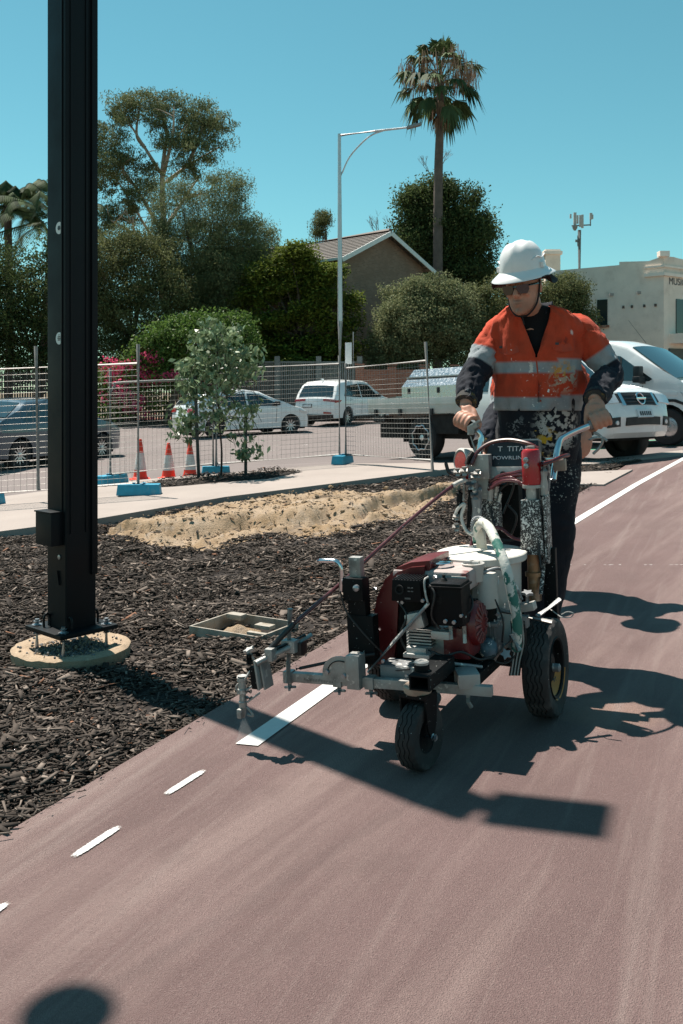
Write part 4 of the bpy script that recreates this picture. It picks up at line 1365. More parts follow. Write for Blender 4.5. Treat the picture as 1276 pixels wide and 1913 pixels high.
# ---- front walls and fences of the gardens
bw = thing('brick_wall', on(2.2, 40), label='low red brick garden wall with piers behind the parked cars', category='wall')
wa = at(672, 690, 40.5); wb = at(905, 690, 42.5)
za = hgt(wa.x, 40.5); zb = hgt(wb.x, 42.5)
wtop = 1.28 + (728 - 690) * 40.5 / 1750
def vert_slab(mb, a, b, z0, z1, t):
    d = (Vector((b[0], b[1], 0)) - Vector((a[0], a[1], 0))).normalized(); n = Vector((-d.y, d.x, 0)) * t / 2
    A_ = Vector((a[0], a[1], 0)); B_ = Vector((b[0], b[1], 0))
    mb.add([A_ - n + upv * z0, B_ - n + upv * z0, B_ + n + upv * z0, A_ + n + upv * z0, A_ - n + upv * z1, B_ - n + upv * z1, B_ + n + upv * z1, A_ + n + upv * z1],
           [(3, 2, 1, 0), (4, 5, 6, 7), (0, 1, 5, 4), (1, 2, 6, 5), (2, 3, 7, 6), (3, 0, 4, 7)])
mb = MB(); vert_slab(mb, (wa.x, 40.5), (wb.x, 42.5), -0.3, wtop, 0.22); mb.build('wall', M_brick_red, bw, smooth=0, world=True)
for k in range(5):
    t = k / 4; x = wa.x + (wb.x - wa.x) * t; y = 40.5 + 2 * t
    mb = MB(); mb.box((x, y - .02, (wtop + .12) / 2 - .1), (.36, .36, wtop + .32)); p_ = mb.build('pier', M_brick_red, bw, smooth=0, world=True)
    mb = MB(); mb.box((x, y - .02, wtop + .21), (.42, .42, .06), bevel=.01); mb.build('pier_cap', M_brick_red, p_, smooth=0, world=True)
M_fence_grey = mat('grey_green_fence', rgb(112, 116, 114), .6, var=.15, scale=3)
gf = thing('metal_fence', on(-2.5, 40), label='grey vertical bar fence with square posts left of the brick wall', category='fence')
fa = at(440, 672, 40.0); fb = at(672, 672, 40.5)
ftop = 1.28 + (728 - 674) * 40 / 1750
for k in range(4):
    t = k / 3; x = fa.x + (fb.x - fa.x) * t; y = 40 + .5 * t
    mb = MB(); mb.box((x, y, ftop / 2 + .05), (.22, .22, ftop + .3)); mb.build('post', M_fence_grey, gf, smooth=0, world=True)
for z in (ftop - .05, .35):
    mb = MB(); mb.bar((fa.x, 40.02, z), (fb.x, 40.52, z), .05, .06); mb.build('rail', M_fence_grey, gf, smooth=0, world=True)
nb = 60
for k in range(nb):
    t = (k + .5) / nb; x = fa.x + (fb.x - fa.x) * t; y = 40 + .5 * t
    mb = MB(); mb.box((x, y + .04, ftop / 2 + .05), (.055, .02, ftop - .12)); mb.build('bar', M_fence_grey, gf, smooth=0, world=True)
M_picket = mat('dark_picket', (0.028, 0.026, 0.025), .8, var=.3, scale=6)
pf = thing('picket_fence', on(-12, 38.4), label='dark timber picket fence under the bougainvillea', category='fence')
xa, xb = -16.5, -4.6; yk = 39.4
pz1 = 1.28 + (728 - 694) * yk / 1750
for k in range(110):
    x = xa + (xb - xa) * (k + .5) / 110; z0 = hgt(x, yk)
    mb = MB(); hh = pz1 - z0 + random.uniform(-.02, .02)
    mb.add([(x - .035, yk, z0), (x + .035, yk, z0), (x + .035, yk, z0 + hh - .06), (x, yk, z0 + hh), (x - .035, yk, z0 + hh - .06),
            (x - .035, yk + .02, z0), (x + .035, yk + .02, z0), (x + .035, yk + .02, z0 + hh - .06), (x, yk + .02, z0 + hh), (x - .035, yk + .02, z0 + hh - .06)],
           [(0, 1, 2, 3, 4), (9, 8, 7, 6, 5), (0, 5, 6, 1), (1, 6, 7, 2), (2, 7, 8, 3), (3, 8, 9, 4), (4, 9, 5, 0)])
    mb.build('picket', M_picket, pf, smooth=0, world=True)
for z in (.5, 1.5):
    mb = MB(); mb.bar((xa, yk + .05, hgt(xa, yk) + z), (xb, yk + .05, hgt(xb, yk) + z), .05, .08); mb.build('rail', M_picket, pf, smooth=0, world=True)

# ---- street lamp
M_lamp_steel = mat('lamp_steel', (0.52, 0.53, 0.54), .4, .7, var=.12, scale=2)
lb = at(634, 760, 38); lb = on(lb.x, 38, 0.02)
lamp = thing('street_lamp', lb, label='slender steel street lamp with a curved brace and single arm', category='street lamp')
mb = MB(); ltop = at(634, 250, 38)
mb.tube([lb, at(635.5, 600, 38), ltop], [0.125, 0.105, 0.065], 12); mb.build('column', M_lamp_steel, lamp, world=True)
mb = MB(); mb.tube([at(634, 253, 38), at(700, 245, 38), at(764, 238, 38)], [0.055, 0.045, 0.036], 10); mb.build('arm', M_lamp_steel, lamp, world=True)
mb = MB(); mb.tube(bez([at(637, 328, 38), at(652, 295, 38), at(675, 268, 38), at(695, 252, 38), at(716, 244, 38)], 6), .032, 8); mb.build('brace', M_lamp_steel, lamp, world=True)
mb = MB(); a = at(760, 239, 38); b = at(786, 232, 38)
mb.bar(a, b, .30, .10, .03); lh = mb.build('lamp_head', mat('lamp_housing', (.22, .23, .24), .5, .4), lamp, world=True)
mb = MB(); mb.box(at(779, 230, 38) + Vector((0, 0, .04)), (.1, .1, .09), bevel=.02); mb.build('sensor', M_black, lh, world=True)
# ---- covered sign and thin post
sgn = thing('street_sign', on(at(650, 700, 37).x, 37), label='blank white hooded sign on a thin post beside the street lamp', category='sign')
a = at(651, 640, 37); b = at(651, 680, 37)
mb = MB(); mb.box((a + b) / 2, (.26, .04, (a - b).z), bevel=.01); mb.build('panel', M_frame, sgn, world=True)
mb = MB(); mb.tube([on(a.x, 37.04), at(651, 645, 37.04)], .03, 8); mb.build('post', M_lamp_steel, sgn, world=True)
tpst = MB(); q = at(660, 620, 37.6); tpst.tube([on(q.x, 37.6), q], .022, 8); o = tpst.build('thin_post', M_lamp_steel); tag(o, 'thin bare metal post just right of the hooded sign', 'post')

# ---- corner building, cream render
M_cream = mat('cream_render', rgb(230, 214, 200), .9, var=.10, scale=.9, bmp=.15, bscale=6, dirt=(rgb(204, 186, 172), 1.4, .52, .8))
M_cream2 = mat('cream_trim', rgb(236, 222, 210), .85, var=.08, scale=2)
bld = thing('corner_building', on(16.5, 48), label='cream rendered two storey corner building with a stepped parapet', category='building')
Cn = at(1240, 728, 48); Cn.z = 0
Lw = at(1020, 728, 52.5); Lw.z = 0
Rw = Vector((22.5, 52.5, 0))
d1 = (Lw - Cn).normalized(); d2 = (Rw - Cn).normalized()
gz = 0.2
def zpx(py, Y): return EYE + (728 - py) * Y / FPX
n1 = Vector((-d1.y, d1.x, 0)); n1 = n1 if n1.y < 0 else -n1
n2 = Vector((-d2.y, d2.x, 0)); n2 = n2 if n2.y < 0 else -n2
def wall_pt(t, z): return Cn + d1 * t + upv * z
W1 = (Lw - Cn).length
def tpx(px):      # distance along the side wall for a picture column
    k = (px - CX) / FPX
    return (Cn.x - k * Cn.y) / (k * d1.y - d1.x)
out_ = [(0, gz - .5), (W1, gz - .5), (W1, zpx(505, 52)), (tpx(1157), zpx(497, 50.0)), (tpx(1157), zpx(491, 50.0)), (tpx(1212), zpx(488, 48.6)), (tpx(1226), zpx(483, 48.3)), (0, zpx(478, 48))]
mb = MB(); mb.prism(out_, Cn - n1 * .15, d1, upv, .3); mb.build('side_wall', M_cream, bld, smooth=0, world=True)
W2 = (Rw - Cn).length
out2 = [(0.02, gz - .5), (W2, gz - .5), (W2, zpx(492, 50)), (1.4, zpx(484, 49)), (0.9, zpx(480, 48.5)), (0.02, zpx(478, 48))]
mb = MB(); mb.prism(out2, Cn - n2 * .15, d2, upv, .3); mb.build('front_wall', M_cream, bld, smooth=0, world=True)
mb = MB(); c_ = Cn + (d1 + d2) * .05; mb.box(c_ + upv * (zpx(478, 48) + .1), (.5, .5, .28), bevel=.02); mb.build('parapet_block', M_cream2, bld, smooth=0, world=True)
for (zp, th, pr) in ((512, .16, .14), (497, .10, .08)):
    for (dd, nn, t0, t1) in ((d1, n1, -.1, 1.0), (d2, n2, -.1, W2)):
        mb = MB(); z = zpx(zp, 48); mb.bar(Cn + dd * t0 + nn * pr / 2 + upv * z, Cn + dd * t1 + nn * pr / 2 + upv * z, pr, th); mb.build('cornice', M_cream2, bld, smooth=0, world=True)
mb = MB(); t0, t1 = tpx(1135), tpx(1116)
zw0, zw1 = zpx(608, 50.3), zpx(560, 50.3); 
mb.prism([(t0, zw0), (t1, zw0), (t1, zw1), (t0, zw1)], Cn + n1 * .02, d1, upv, .06); w_ = mb.build('window', M_glass, bld, smooth=0, world=True)
mb = MB(); mb.bar(Cn + d1 * (t0 - .1) + n1 * .06 + upv * (zw0 - .06), Cn + d1 * (t1 + .1) + n1 * .06 + upv * (zw0 - .06), .18, .12); mb.build('sill', M_brick_red, w_, smooth=0, world=True)
for px in (1144, 1195):
    mb = MB(); t = tpx(px); mb.box(Cn + d1 * t + n1 * .01 + upv * zpx(549, 49.5), (.3, .1, .14)); mb.build('vent', mat('vent_grey', (.3, .28, .26), .8), bld, smooth=0, world=True)
for px in (1165, 1181, 1204, 1225):
    mb = MB(); t = tpx(px); mb.box(Cn + d1 * t + n1 * .03 + upv * zpx(574, 49.5), (.10, .08, .14)); mb.build('wall_tie', mat('rust_iron', (.09, .07, .06), .8), bld, smooth=0, world=True)
M_glass_t = mat('teal_glass', (.015, .022, .024), .08, 0, var=0, spec=.8)
for (a, b, z0, z1) in ((1.05, 1.75, 628, 560), (2.5, 3.4, 628, 562), (4.2, 5.1, 628, 562)):
    mb = MB(); mb.prism([(a, zpx(z0, 49)), (b, zpx(z0, 49)), (b, zpx(z1, 49)), (a, zpx(z1, 49))], Cn + n2 * .02, d2, upv, .06); mb.build('window', M_glass_t, bld, smooth=0, world=True)
mb = MB(); mb.bar(Cn + d2 * .5 + n2 * .5 + upv * zpx(634, 49), Cn + d2 * W2 + n2 * .5 + upv * zpx(634, 49), 1.0, .5); mb.build('balcony', M_cream2, bld, smooth=0, world=True)
mb = MB(); mb.prism([(.4, gz), (W2, gz), (W2, zpx(652, 49)), (.4, zpx(652, 49))], Cn + n2 * .03, d2, upv, .08); mb.build('shop_front', mat('shop_dark', (.03, .028, .027), .4), bld, smooth=0, world=True)
mb = MB(); ch = at(1030, 500, 54); mb.box((ch.x, 54, zpx(488, 54) - 1.2), (.85, .85, 3.4)); mb.build('chimney', M_cream, bld, smooth=0, world=True)
mb = MB(); mb.box((ch.x, 54, zpx(474, 54)), (1.05, 1.05, .18)); mb.box((ch.x, 54, zpx(471, 54)), (.86, .86, .2)); mb.build('chimney_cap', M_cream2, bld, smooth=0, world=True)
def text_obj(body, name, size, m, parent, origin, xdir, ydir, depth=.004, spacing=1.0, wscale=1.0):
    cu = bpy.data.curves.new(name, 'FONT'); cu.body = body; cu.size = size; cu.extrude = depth / 2; cu.space_character = spacing
    tmp = bpy.data.objects.new(name, cu); COL.objects.link(tmp)
    dg = bpy.context.evaluated_depsgraph_get(); dg.update()
    me = bpy.data.meshes.new_from_object(tmp.evaluated_get(dg))
    bpy.data.objects.remove(tmp)
    xd = Vector(xdir).normalized(); yd = Vector(ydir).normalized(); zd = xd.cross(yd)
    M_ = Matrix((xd * wscale, yd, zd)).transposed().to_4x4(); M_.translation = Vector(origin)
    M_ = WM[parent.name].inverted() @ M_
    me.transform(M_); me.materials.clear(); me.materials.append(m)
    o = bpy.data.objects.new(name, me); COL.objects.link(o); o.parent = parent; WM[o.name] = WM[parent.name]
    return o
M_letter = mat('faded_lettering', (.10, .10, .105), .8, var=.3, scale=3)
text_obj('MUSIC', 'lettering', .52, M_letter, bld, Cn + d2 * .42 + n2 * .02 + upv * zpx(532, 48.5), d2, upv)
text_obj('BAR', 'lettering', .52, M_letter, bld, Cn + d2 * 2.6 + n2 * .02 + upv * zpx(533, 49.5), d2, upv)
# ---- phone mast
mst = thing('phone_mast', on(at(1082, 728, 92).x, 92), label='slim mobile phone mast with panel antennas above the cream building', category='mast')
M_mast = mat('mast_grey', (.20, .22, .23), .6, .4)
M_ant = mat('antenna_grey', (.42, .42, .42), .6)
mm = lambda x, y, d=0: at(x, y, 92 + d)
mb = MB(); b0 = on(at(1082, 728, 92).x, 92); mb.tube([b0, mm(1082.5, 430)], [.2, .17], 10); mb.build('column', M_mast, mst, world=True)
mb = MB(); mb.bar(mm(1068, 422), mm(1104, 420), .12, .12); mb.build('cross_arm', M_mast, mst, world=True)
mb = MB(); mb.bar(mm(1103, 422), mm(1103, 404), .10, .10); mb.build('side_arm', M_mast, mst, world=True)
for (x, y0, y1, w) in ((1074, 397, 423, .28), (1084, 402, 424, .22), (1088, 401, 426, .22), (1104, 398, 410, .26), (1066, 400, 408, .16), (1079, 402, 418, .16), (1107, 401, 409, .14)):
    mb = MB(); a = mm(x, y0); b = mm(x, y1); mb.box((a + b) / 2, (w, .14, (a - b).z), bevel=.01); mb.build('antenna', M_ant, mst, world=True)
mb = MB(); mb.lathe([(.26, .25), (.24, 0), (.12, -.22), (0, -.28)], mm(1074, 426, -.2), n=14); mb.build('dome', M_mast, mst, world=True)
mb = MB(); mb.bar(mm(1079, 440), mm(1079, 460), .06, .06); mb.box(mm(1076.5, 450), (.18, .1, .25)); mb.build('bracket', M_mast, mst, world=True)
# ================================================================== VEHICLES
def car_paint(name, c, rough=0.22, coat=0.6, metal=0.0):
    return mat(name, c, rough, metal, var=0.04, scale=2, coat=coat)
M_cwhite = car_paint('white_car_paint', (0.72, 0.73, 0.73))
M_cgrey = car_paint('slate_blue_car_paint', (0.055, 0.085, 0.115), metal=0.2)
M_tyre = mat('tyre_rubber', (0.016, 0.016, 0.017), 0.8, var=0.25, scale=20)
M_rim = mat('alloy_rim', (0.55, 0.56, 0.57), 0.3, 0.9, var=0.1)
M_cglass = mat('car_glass', (0.012, 0.02, 0.024), 0.03, 0, var=0, spec=1.0, coat=0.5)
M_trim = mat('black_trim', (0.014, 0.014, 0.015), 0.55, var=0.1)
M_under = mat('underbody', (0.008, 0.008, 0.008), 0.9, var=0.1)
M_tail = mat('tail_light', (0.30, 0.012, 0.014), 0.12, var=0, coat=0.5)
M_head = mat('head_light', (0.55, 0.58, 0.60), 0.08, 0.3, var=0.1, scale=14, coat=1.0)
M_chrome = mat('chrome', (0.75, 0.76, 0.77), 0.08, 1.0, var=0.05)
M_plate = mat('number_plate', (0.62, 0.64, 0.66), 0.5, var=0.1, scale=20)

class Car:
    def __init__(self, root, W, belt, roof, tumble, x0, x1, paint, crown=0.035, nose=(0.5, 0.16), tail=(0.4, 0.10)):
        self.r = root; self.W = W; self.belt = belt; self.roof = roof; self.tumble = tumble
        self.x0 = x0; self.x1 = x1; self.paint = paint; self.crown = crown; self.nose = nose; self.tail = tail
    def fac(self, x, z):
        f = 1.0
        L, a = self.nose
        if x > self.x1 - L: f -= a * ((x - self.x1 + L) / L) ** 2.2
        L, a = self.tail
        if x < self.x0 + L: f -= a * ((self.x0 + L - x) / L) ** 2.2
        if z > self.belt: f *= 1 - self.tumble * ((z - self.belt) / (self.roof - self.belt)) ** 1.15
        else: f *= 1 - 0.05 * ((self.belt - z) / self.belt) ** 2
        return f
    def ys(self, x, z): return self.W * self.fac(x, z)
    def deform(self, v):
        f = self.fac(v.x, v.z)
        t = v.y / self.W
        v.y = v.y * f
        if v.z > 0.5: v.z += self.crown * (1 - t * t)
        L, a = self.nose
        if v.x > self.x1 - 0.4: v.x -= 0.10 * t * t * (v.x - self.x1 + 0.4) / 0.4
        if v.x < self.x0 + 0.3: v.x += 0.06 * t * t * (self.x0 + 0.3 - v.x) / 0.3
    def body(self, top, sill, wheels, name='body'):
        """top: outline from rear bottom over the roof to front bottom; wheels: (x, radius of arch)"""
        bot = []
        for (xw, ra) in sorted(wheels, reverse=True):
            a0 = math.asin(max(-1, min(1, (sill - self.wz) / ra)))
            for k in range(13):
                a = a0 + (math.pi - 2 * a0) * k / 12
                bot.append((xw + ra * math.cos(a), self.wz + ra * math.sin(a)))
        out = list(top) + bot
        nt_ = len(top)
        b = bmesh.new()
        Lv = [b.verts.new((x, self.W, z)) for x, z in out]; Rv = [b.verts.new((x, -self.W, z)) for x, z in out]
        n = len(out)
        b.faces.new(Lv); b.faces.new(Rv[::-1])
        for i in range(n): b.faces.new((Lv[i], Rv[i], Rv[(i + 1) % n], Lv[(i + 1) % n]))
        b.edges.ensure_lookup_table()
        tops = set(Lv[:nt_]) | set(Rv[:nt_])
        es = [e for e in b.edges if e.verts[0] in tops and e.verts[1] in tops and abs(e.verts[0].co.y - e.verts[1].co.y) < .01]
        bmesh.ops.bevel(b, geom=es, offset=0.07, segments=3, affect='EDGES', profile=0.6)
        for k in range(1, 16):
            x = self.x0 + (self.x1 - self.x0) * k / 16
            bmesh.ops.bisect_plane(b, geom=list(b.verts) + list(b.edges) + list(b.faces), plane_co=(x, 0, 0), plane_no=(1, 0, 0))
        for z in (self.belt, self.belt * .8, self.belt * .62, self.belt + (self.roof - self.belt) * .33, self.belt + (self.roof - self.belt) * .66):
            bmesh.ops.bisect_plane(b, geom=list(b.verts) + list(b.edges) + list(b.faces), plane_co=(0, 0, z), plane_no=(0, 0, 1))
        for t in (-.6, -.3, 0, .3, .6):
            bmesh.ops.bisect_plane(b, geom=list(b.verts) + list(b.edges) + list(b.faces), plane_co=(0, t * self.W, 0), plane_no=(0, 1, 0))
        bmesh.ops.recalc_face_normals(b, faces=list(b.faces))
        for v in b.verts: self.deform(v.co)
        return MB().bm(b).build(name, self.paint, self.r, smooth=32)
    def side(self, poly, m, name, off=0.006, sides=(-1, 1), parent=None):
        objs = []
        for s in sides:
            b = bmesh.new()
            b.faces.new([b.verts.new((x, 0, z)) for x, z in poly])
            xs = [p[0] for p in poly]; zs = [p[1] for p in poly]
            for k in range(1, 5):
                bmesh.ops.bisect_plane(b, geom=list(b.verts) + list(b.edges) + list(b.faces), plane_co=(min(xs) + (max(xs) - min(xs)) * k / 5, 0, 0), plane_no=(1, 0, 0))
            for k in range(1, 4):
                bmesh.ops.bisect_plane(b, geom=list(b.verts) + list(b.edges) + list(b.faces), plane_co=(0, 0, min(zs) + (max(zs) - min(zs)) * k / 4), plane_no=(0, 0, 1))
            ext = bmesh.ops.extrude_face_region(b, geom=list(b.faces))
            back_ = set(g for g in ext['geom'] if isinstance(g, bmesh.types.BMVert))
            for v in b.verts:
                v.co.y = s * (self.ys(v.co.x, v.co.z) + (off if v in back_ else -0.012))
            bmesh.ops.recalc_face_normals(b, faces=list(b.faces))
            objs.append(MB().bm(b).build(name, m, parent or self.r, smooth=30))
        return objs
    def cross(self, a, b_, margin, m, name, off=0.010, half=None, y0=None, y1=None, parent=None, nseg=8):
        """panel across the car lying on the outline between points a and b_ (x,z)"""
        a = Vector((a[0], 0, a[1])); c = Vector((b_[0], 0, b_[1]))
        d = (c - a).normalized(); n = Vector((-d.z, 0, d.x))
        if n.z < 0 and abs(n.z) > .2: n = -n
        if abs(n.z) <= .2: n = Vector((1 if a.x > (self.x0 + self.x1) / 2 else -1, 0, 0))
        vs = []; fs = []
        rows = 4
        for lay in (0, 1):
            for i in range(rows + 1):
                p = a.lerp(c, i / rows)
                hw = self.ys(p.x, p.z) - margin
                lo = -hw if y0 is None else y0 * self.W; hi = hw if y1 is None else y1 * self.W
                for k in range(nseg + 1):
                    y = lo + (hi - lo) * k / nseg
                    v = Vector((p.x, y / max(self.fac(p.x, p.z), .2), p.z)); self.deform(v)
                    vs.append(v + n * (off if lay else -0.015))
        w = nseg + 1; q = (rows + 1) * w
        for lay in (0, 1):
            for i in range(rows):
                for k in range(nseg):
                    f = (lay * q + i * w + k, lay * q + i * w + k + 1, lay * q + (i + 1) * w + k + 1, lay * q + (i + 1) * w + k)
                    fs.append(f if lay else f[::-1])
        for k in range(nseg):
            fs.append((k, k + 1, q + k + 1, q + k)); e = rows * w; fs.append((e + k + 1, e + k, q + e + k, q + e + k + 1))
        for i in range(rows):
            fs.append(((i + 1) * w, i * w, q + i * w, q + (i + 1) * w)); e = nseg; fs.append((i * w + e, (i + 1) * w + e, q + (i + 1) * w + e, q + i * w + e))
        bm_ = bmesh.new(); vv = [bm_.verts.new(v) for v in vs]
        for f in fs: bm_.faces.new([vv[i] for i in f])
        bmesh.ops.recalc_face_normals(bm_, faces=list(bm_.faces))
        return MB().bm(bm_).build(name, m, parent or self.r, smooth=30)
    def wheels(self, xs, r, width=0.22, inset=0.02, spokes=10, rimr=0.66, rim_mat=None, style='spoke', steel=False):
        for x in xs:
            for s in (-1, 1):
                yo = s * (self.W - inset)
                ax = Vector((0, s, 0)); c = Vector((x, yo - s * width, r))
                mb = MB()
                prof = [(rimr * r, 0), (r * .93, 0), (r * .985, width * .1), (r, width * .3), (r, width * .7), (r * .985, width * .9), (r * .92, width), (rimr * r, width * .98)]
                mb.lathe(prof, c, ax, 28, closed=True)
                w = mb.build('wheel', M_tyre, self.r)
                mb = MB(); rr = rimr * r
                mb.lathe([(rr, width * .3), (rr * 1.0, width * .97), (rr * .90, width * .97), (rr * .88, width * .55), (0, width * .55)], c, ax, 28, mi=0)
                for k in range(spokes):
                    a = 2 * math.pi * k / spokes
                    e = Vector((math.cos(a), 0, math.sin(a)))
                    mb.bar(c + ax * width * .80 + e * rr * .12, c + ax * width * .86 + e * rr * .95, rr * (.24 if spokes < 8 else .13), width * .08, up=ax, mi=1)
                mb.lathe([(rr * .22, width * .6), (rr * .22, width * .92), (0, width * .95)], c, ax, 16, mi=1)
                if steel:
                    mb.lathe([(rr * .86, width * .70), (rr * .5, width * .82), (rr * .3, width * .80)], c, ax, 24, mi=1)
                mb.build('rim', [M_trim, rim_mat or M_rim], w)
    def under(self, x0, x1, z0=.22, z1=.62):
        MB().box(((x0 + x1) / 2, 0, (z0 + z1) / 2), (x1 - x0, 2 * (self.W - .27), z1 - z0)).build('underbody', M_under, self.r)
def place(heading, pos, pitch=0.0):
    h = Vector((heading[0], heading[1], pitch)).normalized()
    left = Vector((-h.y, h.x, 0)).normalized(); up = h.cross(left)
    return Matrix((h, left, up)).transposed(), Vector(pos)
def road_z(x, y): return hgt(x, y) - 0.094
def mirror(c, x, z, m, sz=(.12, .2, .13)):
    for s in (-1, 1):
        mb = MB(); y = s * (c.ys(x, z) + .10); mb.box((x, y, z + .03), sz, bevel=.03); mb.bar((x, s * (c.ys(x, z) - .02), z - .02), (x, y, z), .06, .04); mb.build('mirror', m, c.r)
def lines(c, segs, name='door_gap', w=.007):
    for (a, b_) in segs:
        d = Vector((b_[0] - a[0], 0, b_[1] - a[1])).normalized(); n = Vector((-d.z, 0, d.x)) * w
        c.side([(a[0] - n.x, a[1] - n.z), (b_[0] - n.x, b_[1] - n.z), (b_[0] + n.x, b_[1] + n.z), (a[0] + n.x, a[1] + n.z)], M_trim, name, off=.002)

# ---- white SUV seen from behind
h = Vector((.5, .87)); rc = Vector((-.54, 35.4)); ctr = rc + h * 1.35
rot, pos = place(h, (ctr.x, ctr.y, road_z(ctr.x, ctr.y)), 0.004)
r_ = thing('parked_car', pos, label='white four wheel drive wagon seen from behind between the fence panels', category='car', group='cars across the road', rot=rot)
c = Car(r_, .93, 1.02, 1.72, .25, -2.34, 2.34, M_cwhite, tail=(.5, .10)); c.wz = .36
c.body([(-2.30, .34), (-2.34, .72), (-2.28, 1.02), (-1.90, 1.55), (-1.66, 1.67), (-.8, 1.73), (.2, 1.71), (.55, 1.64), (1.25, 1.12), (1.9, 1.04), (2.22, .92), (2.34, .66), (2.30, .34)], .34, [(-1.35, .40), (1.37, .40)])
c.side([(-1.62, 1.14), (-1.32, 1.52), (-.35, 1.60), (-.35, 1.08)], M_cglass, 'side_window'); c.side([(-.28, 1.08), (-.28, 1.60), (.42, 1.56), (1.0, 1.14), (.95, 1.08)], M_cglass, 'side_window')
c.cross((-2.223, 1.10), (-1.936, 1.50), .14, M_cglass, 'rear_window', off=.014); c.cross((.62, 1.58), (1.18, 1.16), .12, M_cglass, 'windscreen')
for s in (-1, 1): c.cross((-2.305, .93), (-2.285, 1.01), 0, M_tail, 'tail_light', y0=s * .42, y1=s * .93, off=.018, nseg=4)
c.side([(-2.25, .90), (-2.22, 1.0), (-1.85, .99), (-2.0, .92)], M_tail, 'tail_light', off=.008)
p_ = c.cross((-2.335, .68), (-2.32, .82), 0, M_trim, 'number_plate', y0=.08, y1=.52, off=.016, nseg=3)
c.cross((-2.333, .70), (-2.322, .80), 0, M_plate, 'plate_face', y0=.11, y1=.49, off=.020, nseg=3, parent=p_)
c.cross((-2.34, .50), (-2.34, .54), 0, M_tail, 'reflector', y0=-.78, y1=-.45, off=.014, nseg=2)
c.cross((-2.31, .335), (-2.34, .46), .03, M_trim, 'rear_bumper', off=.012)
c.side([(-.95, .335), (.95, .335), (.95, .40), (-.95, .40)], M_trim, 'sill_trim')
mb = MB(); mb.box((-1.7, 0, 1.76), (.18, .04, .07), bevel=.02); mb.build('roof_fin', M_cwhite, r_)
mirror(c, .92, 1.12, M_trim); c.wheels((-1.35, 1.37), .36, spokes=10); c.under(-2.2, 2.2)
lines(c, [((-.32, .45), (-.32, 1.06)), ((-1.2, .95), (-1.15, 1.06)), ((.95, .5), (1.0, 1.06))])
# ---- white hatchback
h = Vector((.84, .54)).normalized(); fc = Vector((-2.1, 30.9)); ctr = fc - h * 1.33
rot, pos = place(h, (ctr.x, ctr.y, road_z(ctr.x, ctr.y)), 0.015)
r_ = thing('parked_car', pos, label='white hatchback half hidden behind the sapling leaves', category='car', group='cars across the road', rot=rot)
c = Car(r_, .90, .92, 1.46, .24, -2.12, 2.16, M_cwhite); c.wz = .32
c.body([(-2.08, .28), (-2.12, .62), (-2.02, .95), (-1.62, 1.36), (-1.2, 1.45), (-.2, 1.47), (.3, 1.40), (1.12, .99), (1.7, .88), (2.02, .74), (2.16, .52), (2.12, .25)], .25, [(-1.32, .36), (1.33, .36)])
c.side([(-1.35, .98), (-1.15, 1.28), (-.25, 1.36), (-.25, .96)], M_cglass, 'side_window'); c.side([(-.18, .96), (-.18, 1.36), (.25, 1.32), (.88, 1.0), (.82, .95)], M_cglass, 'side_window')
c.cross((-1.98, 1.0), (-1.66, 1.32), .14, M_cglass, 'rear_window'); c.cross((.38, 1.36), (1.04, 1.03), .12, M_cglass, 'windscreen')
c.side([(1.72, .70), (1.60, .82), (1.95, .73), (2.03, .66)], M_head, 'head_light', off=.008)
for s in (-1, 1): c.cross((-2.09, .78), (-2.04, .90), 0, M_tail, 'tail_light', y0=s * .5, y1=s * .95, off=.015, nseg=4)
mirror(c, .80, 1.0, M_trim); c.wheels((-1.32, 1.33), .315, spokes=10); c.under(-2.0, 2.0, .18, .5)
lines(c, [((-.21, .38), (-.21, .95)), ((.78, .42), (.82, .94)), ((-1.0, .7), (-1.05, .96))])
# ---- grey blue sedan at the left
h = Vector((.38, .925)).normalized(); right = Vector((h.y, -h.x)); fw = Vector((-5.7, 21.9)); ctr = fw - right * .75 - h * 1.35
rot, pos = place(h, (ctr.x, ctr.y, road_z(ctr.x, ctr.y)), 0.0)
r_ = thing('parked_car', pos, label='slate blue sedan behind the mesh fence at the left edge', category='car', group='cars across the road', rot=rot)
c = Car(r_, .91, .93, 1.46, .26, -2.3, 2.3, M_cgrey); c.wz = .33
c.body([(-2.25, .3), (-2.3, .65), (-2.2, .98), (-1.7, 1.05), (-1.0, 1.42), (-.3, 1.47), (.2, 1.42), (1.05, 1.0), (1.75, .9), (2.15, .75), (2.3, .5), (2.25, .26)], .26, [(-1.38, .37), (1.36, .37)])
c.side([(-1.3, 1.02), (-.95, 1.30), (-.3, 1.36), (-.3, .99)], M_cglass, 'side_window'); c.side([(-.23, .99), (-.23, 1.36), (.15, 1.33), (.82, 1.03), (.76, .98)], M_cglass, 'side_window')
c.cross((.30, 1.37), (.98, 1.04), .12, M_cglass, 'windscreen'); c.cross((-1.64, 1.09), (-1.08, 1.38), .14, M_cglass, 'rear_window')
for s in (-1, 1): c.cross((-2.27, .80), (-2.22, .94), 0, M_tail, 'tail_light', y0=s * .5, y1=s * .95, off=.015, nseg=4)
mirror(c, .78, 1.02, M_cgrey); c.wheels((-1.38, 1.36), .325, spokes=12); c.under(-2.1, 2.1, .18, .5)
lines(c, [((-.26, .38), (-.26, .97)), ((.78, .42), (.8, .96))])
